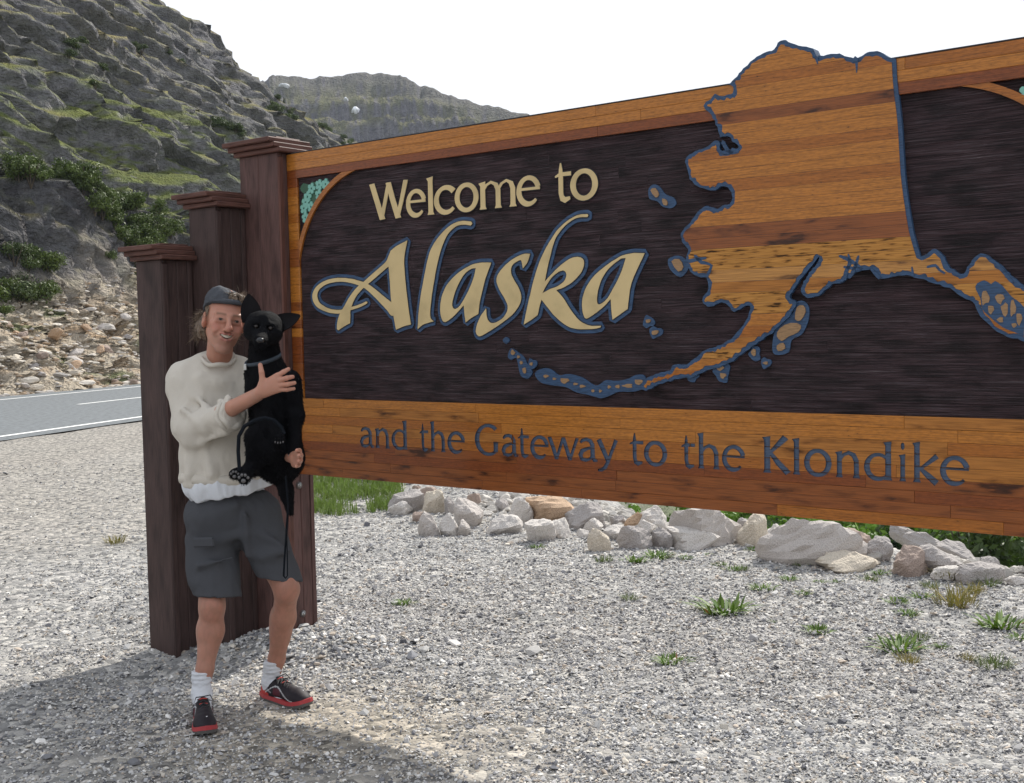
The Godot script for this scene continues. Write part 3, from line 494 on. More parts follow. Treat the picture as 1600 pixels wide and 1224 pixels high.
func triplanar(m: StandardMaterial3D, scale: float, world := true) -> void:
	m.uv1_triplanar = true; m.uv1_world_triplanar = world; m.uv1_scale = Vector3.ONE * scale

# ---------------------------------------------------------------- the lie of the land
const ROAD_DIR := Vector2(0.252, -0.968)      # x, z along the road, away from the pull-out
const ROAD_OUT := Vector2(-0.968, -0.252)     # across it, towards the hill
func sstep(a: float, b: float, x: float) -> float: return smoothstep(a, b, x)
func gh(x: float, z: float) -> float:
	var h := noise_a.get_noise_2d(x * 0.7, z * 0.7) * 0.035 + noise_a.get_noise_2d(x * 3.0 + 40.0, z * 3.0) * 0.012
	var far := sstep(14.0, 30.0, Vector2(x, z + 4.0).length())
	h *= 1.0 - far * 0.93
	h += 0.075 * exp(-(Vector2(x + 1.12, z + 6.15).length_squared()) / 0.16) + 0.03 * exp(-(Vector2(x + 1.5, z + 6.0).length_squared()) / 0.1)
	h -= 0.12 * exp(-(Vector2(x + 1.80, z + 5.80).length_squared()) / 0.17)
	# the man's two feet stand on trodden, level gravel
	var f := exp(-(Vector2(x + 1.15, z + 5.0).length_squared()) / 0.12)
	h = lerpf(h, 0.0, minf(1.0, f * 1.3))
	# beyond the row of boulders the fill falls away into a green gully
	var d := (x + 0.9) * 0.669 - (z + 10.6) * 0.743
	var mask := sstep(-0.6, 2.2, x - 0.08 * (-z - 8.0)) * (1.0 - sstep(60.0, 130.0, Vector2(x, z).length()))
	var fall := -minf(5.0, maxf(0.0, d - 0.5) * 0.36) + sstep(9.0, 16.0, d) * noise_a.get_noise_2d(x * 0.12, z * 0.12) * 2.2
	h += fall * mask
	# a gentle bank of gravel behind the left boulders
	h += (1.0 - mask) * 0.25 * sstep(0.3, 2.5, d) * sstep(-3.5, -1.0, x) * (1.0 - sstep(6.0, 12.0, d))
	return h
func hill_height(p: float, q: float) -> float:
	if q < 0.0: return 0.0
	if q < 5.0: return q * 0.62
	if q < 8.0: return 3.1 + (q - 5.0) * 1.3
	if q < 12.0: return 7.0 + (q - 8.0) * 0.35
	var t := clampf((q - 12.0) / 66.0, 0.0, 1.0)
	return 8.4 + 40.6 * sin(PI * 0.5 * t) - maxf(0.0, q - 78.0) * 0.12
var tread := 0.0
func hill_point(p: float, q: float) -> Vector3:
	# rock benches that dip away along the valley, bulging over grassy treads
	var rise := sstep(4.0, 9.0, q)
	var swell := noise_a.get_noise_2d(p * 0.045 + 9.0, q * 0.045) * 2.2 * rise
	var h := hill_height(p, q + noise_a.get_noise_2d(p * 0.25, 7.0) * 1.2 * (1.0 - sstep(10.0, 16.0, q))) * (1.0 - 0.22 * sstep(99.0, 126.0, p)) + swell * (1.0 - 0.7 * sstep(95.0, 120.0, p))
	var warp := noise_b.get_noise_2d(p * 0.05, q * 0.07) * 0.55
	var lay := h + 0.26 * p
	var t := lay / 5.2 + warp
	var saw := t - floorf(t)
	var big := minf(saw / 0.8, (1.0 - saw) / 0.2)
	var t2 := lay / 1.9 + warp * 2.0 + noise_b.get_noise_2d(p * 0.12, q * 0.12) * 0.6
	var saw2 := t2 - floorf(t2)
	var small := minf(saw2 / 0.8, (1.0 - saw2) / 0.2)
	# jointed blocks: cells drawn out along the layers
	var bx := p * 0.30 + noise_b.get_noise_2d(p * 0.2, lay * 0.3) * 0.5
	var by := lay * 0.55 + noise_b.get_noise_2d(p * 0.2 + 40.0, lay * 0.3) * 0.5
	var block := noise_c.get_noise_2d(bx, by)
	var block2 := noise_c.get_noise_2d(bx * 2.7 + 17.0, by * 2.7)
	var t3 := lay / 0.75 + warp * 4.0 + noise_b.get_noise_2d(p * 0.3, q * 0.3) * 0.6
	var saw3 := t3 - floorf(t3)
	var fine := minf(saw3 / 0.8, (1.0 - saw3) / 0.2)
	var rough := noise_r.get_noise_2d(p * 0.4, h * 0.6)
	var rough2 := noise_r.get_noise_2d(p * 1.9 + 31.0, h * 2.6)
	var out := (big * 2.3 + small * 0.9 + rough * 0.3 + block * 0.5 + block2 * 0.2 + fine * 0.22) * rise + rough2 * (0.10 + 0.03 * rise)
	var low := 1.0 - sstep(3.5, 8.0, q)
	out += low * (noise_r.get_noise_2d(p * 0.7, q * 0.9) * 0.5 + rough * 0.25) * sstep(0.0, 1.0, q)
	tread = maxf(sstep(0.76, 0.86, saw), sstep(0.74, 0.84, saw2) * 0.8) * rise
	var a := 22.6 + q - out * 0.8
	return Vector3(ROAD_DIR.x * p + ROAD_OUT.x * a, h + out * 0.12, ROAD_DIR.y * p + ROAD_OUT.y * a)
func hill_color(p: float, q: float, nrm: Vector3) -> Color:
	hill_point(p, q)
	var k: float = noise_b.get_noise_2d(p * 0.5, q * 0.7) * 0.5 + 0.5
	var fine: float = noise_r.get_noise_2d(p * 3.1, q * 3.7) * 0.5 + 0.5
	var rock := Color(0.14, 0.137, 0.15).lerp(Color(0.285, 0.276, 0.28), k * 0.55 + fine * 0.45)
	rock = rock.lerp(Color(0.10, 0.097, 0.108), sstep(0.55, 0.8, noise_a.get_noise_2d(p * 0.35, q * 0.4 + 50.0) * 0.5 + 0.5) * 0.7)
	var grass := Color(0.25, 0.22, 0.095).lerp(Color(0.15, 0.16, 0.055), fine)
	grass = grass.lerp(Color(0.34, 0.29, 0.14), sstep(0.45, 0.75, k))
	var flat: float = sstep(0.55, 0.85, nrm.y + (fine - 0.5) * 0.35)
	var patch: float = sstep(0.46, 0.60, noise_a.get_noise_2d(p * 0.11 + 80.0, q * 0.16) * 0.5 + 0.5 + (fine - 0.5) * 0.3 + flat * 0.25)
	var c := rock.lerp(grass, clampf(flat * 0.30 * patch + tread * patch * sstep(0.3, 0.6, nrm.y + (fine - 0.5) * 0.5), 0.0, 1.0))
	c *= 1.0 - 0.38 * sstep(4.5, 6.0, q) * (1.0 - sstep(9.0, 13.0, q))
	var lush: float = sstep(7.5, 10.0, q) * (1.0 - sstep(17.0, 24.0, q)) * sstep(0.30, 0.5, noise_a.get_noise_2d(p * 0.09, q * 0.12 + 20.0) * 0.5 + 0.55)
	c = c.lerp(Color(0.095, 0.125, 0.032).lerp(Color(0.17, 0.19, 0.05), fine), lush * sstep(0.3, 0.6, nrm.y) * 0.9)
	var bank := Color(0.50, 0.42, 0.32).lerp(Color(0.42, 0.28, 0.16), sstep(0.5, 0.75, k)).lerp(Color(0.5, 0.45, 0.37), fine * 0.6)
	bank = bank.lerp(Color(0.12, 0.15, 0.05), sstep(0.60, 0.72, noise_a.get_noise_2d(p * 0.22 + 3.0, q * 0.35) * 0.5 + 0.5) * 0.8)
	return c.lerp(bank, 1.0 - sstep(4.2, 6.2, q + (k - 0.5) * 2.5))

func grid_mesh(us: Array, vs: Array, place: Callable, paint: Callable, uvs := 1.0) -> ArrayMesh:
	var nu := us.size()
	var nv := vs.size()
	var pos := PackedVector3Array(); pos.resize(nu * nv)
	var nor := PackedVector3Array(); nor.resize(nu * nv)
	var col := PackedColorArray(); col.resize(nu * nv)
	var uv := PackedVector2Array(); uv.resize(nu * nv)
	for j in nv:
		for k in nu:
			pos[j * nu + k] = place.call(us[k], vs[j])
			uv[j * nu + k] = Vector2(us[k], vs[j]) * uvs
	var sign_ := 0.0
	for j in nv:
		for k in nu:
			var a := pos[j * nu + mini(k + 1, nu - 1)] - pos[j * nu + maxi(k - 1, 0)]
			var b := pos[mini(j + 1, nv - 1) * nu + k] - pos[maxi(j - 1, 0) * nu + k]
			var nn := a.cross(b).normalized()
			if sign_ == 0.0: sign_ = 1.0 if nn.y >= 0.0 else -1.0
			nor[j * nu + k] = nn * sign_
			col[j * nu + k] = paint.call(us[k], vs[j], nn * sign_)
	var idx := PackedInt32Array()
	idx.resize((nu - 1) * (nv - 1) * 6)
	var w := 0
	var flip := (pos[nu] - pos[0]).cross(pos[1] - pos[0]).dot(nor[0]) < 0.0
	for j in nv - 1:
		for k in nu - 1:
			var a := j * nu + k
			var b := a + nu
			var q := [a, b, a + 1, a + 1, b, b + 1] if flip else [a, a + 1, b, a + 1, b + 1, b]
			for e: int in q:
				idx[w] = e; w += 1
	var arr := []
	arr.resize(Mesh.ARRAY_MAX)
	arr[Mesh.ARRAY_VERTEX] = pos; arr[Mesh.ARRAY_NORMAL] = nor; arr[Mesh.ARRAY_COLOR] = col; arr[Mesh.ARRAY_TEX_UV] = uv; arr[Mesh.ARRAY_INDEX] = idx
	var m := ArrayMesh.new()
	m.add_surface_from_arrays(Mesh.PRIMITIVE_TRIANGLES, arr)
	return m

# ---------------------------------------------------------------- scene
func _ready() -> void:
	rng.seed = 4711
	noise_a.seed = 3; noise_a.frequency = 1.0; noise_a.noise_type = FastNoiseLite.TYPE_SIMPLEX_SMOOTH; noise_a.fractal_octaves = 4
	noise_b.seed = 9; noise_b.frequency = 1.0; noise_b.noise_type = FastNoiseLite.TYPE_SIMPLEX_SMOOTH; noise_b.fractal_octaves = 3
	noise_c.seed = 5; noise_c.frequency = 1.0; noise_c.noise_type = FastNoiseLite.TYPE_CELLULAR; noise_c.fractal_type = FastNoiseLite.FRACTAL_NONE; noise_c.cellular_return_type = FastNoiseLite.RETURN_CELL_VALUE
	noise_r.seed = 21; noise_r.frequency = 1.0; noise_r.noise_type = FastNoiseLite.TYPE_SIMPLEX; noise_r.fractal_type = FastNoiseLite.FRACTAL_RIDGED; noise_r.fractal_octaves = 3
	# camera, sky, sun, exposure
	var cam := Camera3D.new()
	cam.name = "camera"
	add_child(cam)
	cam.transform = Transform3D(Basis(Vector3(0.99979, -0.02037, 0.00111), Vector3(0.02040, 0.99832, -0.05416), Vector3(0.0, 0.05417, 0.99853)), Vector3(0, 1.65, 0))
	cam.fov = 37.17
	cam.near = 0.05; cam.far = 6000.0
	cam.current = true
	var env := Environment.new()
	env.background_mode = Environment.BG_SKY
	env.tonemap_mode = Environment.TONE_MAPPER_LINEAR
	env.tonemap_exposure = 1.3
	env.sdfgi_enabled = true; env.ssao_enabled = true; env.ssil_enabled = true
	env.fog_enabled = true; env.fog_density = 0.00016; env.fog_light_color = Color(0.86, 0.9, 0.97)
	var sky := Sky.new()
	var sm := ProceduralSkyMaterial.new()
	sm.sky_top_color = lin(0.70, 0.75, 0.83)
	sm.sky_horizon_color = lin(0.93, 0.935, 0.95)
	sm.sky_curve = 0.25
	sm.sky_energy_multiplier = 1.0
	sm.ground_bottom_color = lin(0.25, 0.25, 0.24)
	sm.ground_horizon_color = lin(0.5, 0.5, 0.5)
	sm.sun_angle_max = 0.0
	sky.sky_material = sm
	env.sky = sky
	var we := WorldEnvironment.new()
	we.name = "world"
	we.environment = env
	add_child(we)
	var sun := DirectionalLight3D.new()
	sun.name = "sun"
	sun.light_energy = 1.45
	sun.light_color = Color(1.0, 0.98, 0.945)
	sun.light_angular_distance = 0.8
	sun.shadow_enabled = true
	add_child(sun)
	# towards the sun: ahead and to the right, behind the board
	var to_sun := Vector3(0.437 * cos(SUN_UP), sin(SUN_UP), -0.9 * cos(SUN_UP))
	sun.look_at_from_position(Vector3(0, 50, 0), Vector3(0, 50, 0) - to_sun)
	materials()
	build_ground()
	build_hills()
	build_posts()
	build_sign()
	build_plants()
	build_rocks()
	build_person()
	build_dog()
const SUN_UP := 0.735

func materials() -> void:
	var gm := mat(Color.WHITE, 0.9, 0.3)
	gm.vertex_color_use_as_albedo = true
	gm.albedo_texture = noise_tex(0.045, 1, [[0.0, lin(0.16, 0.16, 0.165)], [0.35, lin(0.36, 0.36, 0.36)], [0.7, lin(0.48, 0.47, 0.46)], [1.0, lin(0.72, 0.70, 0.67)]], FastNoiseLite.TYPE_CELLULAR, 1024, 5)
	triplanar(gm, 0.62)
	bump(gm, noise_tex(0.045, 2, [], FastNoiseLite.TYPE_CELLULAR, 1024, 5, 0.0, FastNoiseLite.FRACTAL_RIDGED), 1.2)
	M.gravel = gm
	var rm := mat(lin(0.19, 0.205, 0.215), 0.88, 0.35)
	rm.albedo_texture = noise_tex(0.05, 4, [[0.0, grey(0.72)], [0.5, grey(0.9)], [1.0, grey(1.0)]], FastNoiseLite.TYPE_SIMPLEX_SMOOTH, 512, 8)
	triplanar(rm, 0.25)
	bump(rm, noise_tex(0.3, 3, [], FastNoiseLite.TYPE_SIMPLEX, 512, 4), 0.6)
	M.asphalt = rm
	M.paint = mat(lin(0.72, 0.72, 0.70), 0.7)
	var hm := mat(Color.WHITE, 0.95, 0.25)
	hm.vertex_color_use_as_albedo = true
	hm.albedo_texture = noise_tex(0.012, 5, [[0.0, grey(0.6)], [0.5, grey(0.92)], [1.0, grey(1.0)]], FastNoiseLite.TYPE_SIMPLEX_SMOOTH, 1024, 12, 20.0)
	triplanar(hm, 0.2)
	bump(hm, noise_tex(0.012, 6, [], FastNoiseLite.TYPE_SIMPLEX, 1024, 13, 25.0, FastNoiseLite.FRACTAL_RIDGED), 20.0)
	M.hill = hm
	var fm := mat(Color.WHITE, 0.95, 0.2)
	fm.vertex_color_use_as_albedo = true
	fm.albedo_texture = hm.albedo_texture
	triplanar(fm, 0.02)
	bump(fm, hm.heightmap_texture, 300.0)
	M.far_hill = fm
	M.snow = mat(lin(0.82, 0.84, 0.88), 0.6)
	var lm := mat(Color.WHITE, 0.6, 0.4)
	lm.vertex_color_use_as_albedo = true
	lm.backlight_enabled = true; lm.backlight = Color(0.5, 0.55, 0.3)
	M.leaf = lm
	M.bark = mat(lin(0.09, 0.07, 0.05), 0.9)
	# wood: noise stretched along the grain (uv in metres)
	var grain := noise_tex(0.02, 5, [[0.0, grey(0.70)], [0.42, grey(0.89)], [0.6, grey(0.97)], [1.0, grey(1.0)]], FastNoiseLite.TYPE_SIMPLEX_SMOOTH, 1024, 31, 12.0)
	var streak := noise_tex(0.03, 4, [[0.0, grey(0.25)], [0.09, grey(0.36)], [0.13, grey(0.90)], [0.35, grey(0.92)], [0.6, grey(1.0)], [1.0, grey(1.0)]], FastNoiseLite.TYPE_SIMPLEX_SMOOTH, 1024, 33, 6.0)
	var blotch := noise_tex(0.011, 6, [[0.0, lin(0.10, 0.09, 0.085)], [0.12, lin(0.18, 0.15, 0.135)], [0.24, lin(0.60, 0.56, 0.53)], [0.40, lin(0.90, 0.88, 0.86)], [1.0, Color.WHITE]], FastNoiseLite.TYPE_SIMPLEX_SMOOTH, 1024, 37, 20.0)
	var tones := {"honey": [0.50, 0.185, 0.030], "amber": [0.40, 0.132, 0.020], "russet": [0.24, 0.062, 0.014], "pale": [0.55, 0.26, 0.065], "brown": [0.29, 0.088, 0.021], "worn": [0.46, 0.185, 0.042]}
	for k: String in tones:
		var c: Array = tones[k]
		var m := mat(lin(c[0], c[1], c[2]), 0.38, 0.32)
		m.albedo_texture = grain
		m.uv1_scale = Vector3(0.22, 11.0, 1)
		m.uv2_scale = Vector3(0.31, 1.3, 1)
		if k in ["worn", "pale", "brown"]:
			over(m, blotch)
		else:
			over(m, streak)
			m.uv2_scale = Vector3(0.9, 3.4, 1)
		bump(m, grain, 0.08)
		m.clearcoat_enabled = k != "worn"; m.clearcoat = 0.25; m.clearcoat_roughness = 0.12
		M[k] = m
	var dp := mat(Color.WHITE, 0.55, 0.38)
	dp.albedo_texture = noise_tex(0.02, 5, [[0.0, lin(0.014, 0.008, 0.010)], [0.36, lin(0.040, 0.022, 0.026)], [0.54, lin(0.078, 0.042, 0.047)], [0.70, lin(0.090, 0.058, 0.066)], [0.84, lin(0.13, 0.10, 0.108)], [1.0, lin(0.24, 0.20, 0.20)]], FastNoiseLite.TYPE_SIMPLEX_SMOOTH, 1024, 41, 14.0)
	dp.uv1_scale = Vector3(0.15, 8.0, 1)
	dp.uv2_scale = Vector3(0.6, 1.1, 1)
	over(dp, noise_tex(0.012, 5, [[0.0, grey(0.45)], [0.5, grey(0.85)], [1.0, grey(1.0)]], FastNoiseLite.TYPE_SIMPLEX_SMOOTH, 512, 49, 14.0))
	bump(dp, noise_tex(0.028, 5, [], FastNoiseLite.TYPE_SIMPLEX_SMOOTH, 1024, 43, 10.0, FastNoiseLite.FRACTAL_RIDGED), 0.9)
	M.dark = dp
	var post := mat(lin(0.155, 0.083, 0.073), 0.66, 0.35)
	post.albedo_texture = grain
	post.uv1_scale = Vector3(0.3, 9.0, 1); post.uv2_scale = Vector3(0.4, 1.2, 1)
	over(post, noise_tex(0.012, 5, [[0.0, grey(0.66)], [0.4, grey(0.88)], [1.0, grey(1.0)]], FastNoiseLite.TYPE_SIMPLEX_SMOOTH, 512, 44, 10.0))
	bump(post, grain, 0.15)
	M.post = post
	var wea: StandardMaterial3D = M.pale.duplicate()
	wea.detail_albedo = noise_tex(0.016, 6, [[0.0, lin(0.05, 0.045, 0.045)], [0.20, lin(0.13, 0.115, 0.105)], [0.30, lin(0.52, 0.47, 0.43)], [0.42, lin(0.88, 0.85, 0.82)], [1.0, Color.WHITE]], FastNoiseLite.TYPE_SIMPLEX_SMOOTH, 1024, 57, 14.0)
	wea.uv2_scale = Vector3(0.55, 4.2, 1)
	wea.clearcoat_enabled = false; wea.roughness = 0.7
	M.weathered = wea
	var cur: StandardMaterial3D = post.duplicate()
	cur.albedo_color = lin(0.085, 0.052, 0.047)  # darker brown copy, for the shortest and middle posts
	M.dark_post = cur
	var trim: StandardMaterial3D = post.duplicate()
	trim.albedo_color = lin(0.165, 0.075, 0.058)
	M.trim = trim
	M.cream = mat(lin(0.62, 0.47, 0.235), 0.55, 0.4)
	M.cream.albedo_texture = noise_tex(0.02, 4, [[0.0, grey(0.86)], [0.5, grey(0.97)], [1.0, Color.WHITE]], FastNoiseLite.TYPE_SIMPLEX_SMOOTH, 256, 47)
	M.blue = mat(lin(0.038, 0.082, 0.165), 0.5, 0.4)
	M.blue.albedo_texture = noise_tex(0.03, 4, [[0.0, grey(0.66)], [0.5, grey(0.92)], [1.0, Color.WHITE]], FastNoiseLite.TYPE_SIMPLEX_SMOOTH, 256, 48)
	M.blue.uv1_scale = Vector3(2, 14, 1)
	M.carved = mat(lin(0.062, 0.098, 0.165), 0.5, 0.5)
	M.carved.albedo_texture = M.blue.albedo_texture
	M.carved.uv1_scale = Vector3(2, 24, 1)
	bump(M.carved, M.blue.albedo_texture, 0.3)
	M.edge = mat(lin(0.012, 0.012, 0.018), 0.6)
	M.isle = mat(lin(0.33, 0.19, 0.085), 0.5)
	M.isle.albedo_texture = grain; M.isle.uv1_scale = Vector3(1, 14, 1)
	M.petal = mat(lin(0.17, 0.40, 0.33), 0.5)
	M.leafpaint = mat(lin(0.022, 0.085, 0.045), 0.5)
	M.steel = mat(lin(0.45, 0.45, 0.44), 0.35); M.steel.metallic = 0.9

func build_ground() -> void:
	var us: Array = []
	for k in 281:
		var u := (k - 140) / 140.0
		us.append(u * 6.5 + signf(u) * pow(absf(u), 6.0) * 1500.0)
	var place := func(u: float, v: float) -> Vector3: return Vector3(u + 0.5, gh(u + 0.5, v - 7.0), v - 7.0)
	var paint := func(u: float, v: float, _n: Vector3) -> Color:
		var x := u + 0.5
		var z := v - 7.0
		var k := noise_a.get_noise_2d(x * 0.5 + 5.0, z * 0.5) * 0.5 + 0.5
		var c := Color(0.60, 0.595, 0.585).lerp(Color(0.78, 0.765, 0.735), k)
		var track := sin((x * 0.968 + z * 0.252) * 2.6 + noise_a.get_noise_2d(x * 0.2, z * 0.2) * 2.0) * sstep(-1.5, -4.0, x)
		c *= 1.0 + 0.10 * track
		# trodden sandy patch in front of the posts
		var sand := exp(-(Vector2((x + 0.75) * 0.8, z + 4.7).length_squared()) / 0.5) * (0.4 + k)
		c = c.lerp(Color(0.72, 0.64, 0.52), clampf(sand, 0.0, 0.8))
		var d := (x + 0.9) * 0.669 - (z + 10.6) * 0.743
		var m := sstep(-0.6, 2.2, x - 0.08 * (-z - 8.0)) * sstep(3.5, 8.0, d)
		c = c.lerp(Color(0.16, 0.26, 0.07), m * 0.9)
		var road := Vector2(x, z).dot(ROAD_OUT)
		c = c.lerp(Color(0.62, 0.58, 0.52), sstep(2.0, 9.0, road + noise_a.get_noise_2d(x * 0.15, z * 0.15) * 3.0) * 0.8)
		c = c.lerp(Color(0.2, 0.27, 0.1), sstep(70.0, 120.0, Vector2(x, z).length()))
		return c
	structure("ground", grid_mesh(us, us, place, paint), M.gravel)
	# road: asphalt sheet with its lines, each a little above the one below
	var along := func(p: float, a: float, y: float) -> Vector3: return Vector3(ROAD_DIR.x * p + ROAD_OUT.x * a, y, ROAD_DIR.y * p + ROAD_OUT.y * a)
	var strip := func(p0: float, p1: float, a0: float, a1: float, y: float, steps: int) -> ArrayMesh:
		var mb := MB.new()
		for k in steps:
			var s: float = lerpf(p0, p1, float(k) / steps)
			var e: float = lerpf(p0, p1, float(k + 1) / steps)
			mb.quad(along.call(s, a0, y), along.call(e, a0, y), along.call(e, a1, y), along.call(s, a1, y), Vector3.UP)
		return mb.mesh()
	structure("road", strip.call(-250.0, 600.0, 12.6, 22.1, 0.022, 60), M.asphalt)
	structure("road_edge_line", strip.call(-250.0, 600.0, 13.05, 13.20, 0.027, 30), M.paint)
	structure("road_edge_line", strip.call(-250.0, 600.0, 20.95, 21.10, 0.027, 30), M.paint)
	var p := -60.0
	while p < 200.0:
		structure("road_centre_line", strip.call(p, p + 5.2, 17.2, 17.34, 0.027, 2), M.paint)
		p += 9.4
	# loose gravel: small stones lying over the packed ground, thinning with distance
	var shapes: Array = []
	for k in 5:
		var mb := MB.new()
		var pts := PackedVector3Array()
		for q in 11:
			var dd := Vector3(rng.randfn(), rng.randfn() * 0.8, rng.randfn()).normalized()
			pts.append(dd * Vector3(1.0, 0.62, 0.82) * rng.randf_range(0.8, 1.12))
		shapes.append(hull(pts))
	var tones: Array = [Color(0.42, 0.41, 0.395), Color(0.30, 0.295, 0.295), Color(0.18, 0.18, 0.19), Color(0.56, 0.54, 0.51), Color(0.38, 0.325, 0.27), Color(0.10, 0.10, 0.11), Color(0.47, 0.43, 0.37)]
	var where: Array = [[], [], [], [], []]
	var tint: Array = [[], [], [], [], []]
	var made := 0
	while made < 195000:
		var dist := 3.6 * exp(rng.randf() * 1.45)
		var ang := rng.randf_range(-0.5, 0.5)
		var x := dist * tan(ang)
		var z := -dist
		var d := (x + 0.9) * 0.669 - (z + 10.6) * 0.743
		if d > 1.2 and x > -0.5: continue
		if Vector2(x, z).dot(ROAD_OUT) > 12.0: continue
		var sand := exp(-(Vector2((x + 0.75) * 0.8, z + 4.7).length_squared()) / 0.4)
		if rng.randf() < sand * 0.72: continue
		if rng.randf() < 0.85 * sstep(-0.8, -3.2, x + noise_a.get_noise_2d(x * 0.5, z * 0.25) * 1.5): continue
		if noise_a.get_noise_2d(x * 1.3, z * 1.3 + 70.0) < rng.randf_range(-0.9, 0.1) - 0.1: continue
		made += 1
		var s := 0.0049 * exp(rng.randfn() * 0.42) * (1.0 + 0.045 * (dist - 4.0))
		if rng.randf() < 0.02: s *= 1.9
		var mound := exp(-(Vector2(x + 1.15, z + 6.0).length_squared()) / 0.3)
		s *= 1.0 + mound * 0.6
		var b := Basis.from_euler(Vector3(rng.randf_range(-0.5, 0.5), rng.randf() * TAU, rng.randf_range(-0.5, 0.5))).scaled(Vector3.ONE * s)
		var k := rng.randi() % 5
		where[k].append(Transform3D(b, Vector3(x, gh(x, z) + s * 0.25, z)))
		var c: Color = tones[[0, 0, 1, 1, 1, 2, 2, 3, 3, 4, 5, 6][rng.randi() % 12]]
		tint[k].append(c * rng.randf_range(0.92, 1.38))
	var pm := mat(Color.WHITE, 0.85, 0.35)
	pm.vertex_color_use_as_albedo = true
	var g := Node3D.new()
	g.name = "gravel"
	add_child(g)
	g.set_meta("kind", "stuff")
	g.set_meta("label", "loose grey and white gravel covering the pull-out")
	for k in 5: scatter("gravel", shapes[k], pm, where[k], tint[k], g)

# the convex stone round some points: every triangle with all points on one side
func hull(p: PackedVector3Array) -> ArrayMesh:
	var mb := MB.new()
	for a in p.size():
		for b in range(a + 1, p.size()):
			for c in range(b + 1, p.size()):
				var nn := (p[b] - p[a]).cross(p[c] - p[a])
				if nn.length() < 1e-7: continue
				nn = nn.normalized()
				var pos := 0
				var neg := 0
				for q in p.size():
					if q == a or q == b or q == c: continue
					if nn.dot(p[q] - p[a]) > 0.0: pos += 1
					else: neg += 1
				if pos > 0 and neg > 0: continue
				mb.tri(p[a], p[b], p[c], nn if pos == 0 else -nn)
	return mb.mesh()

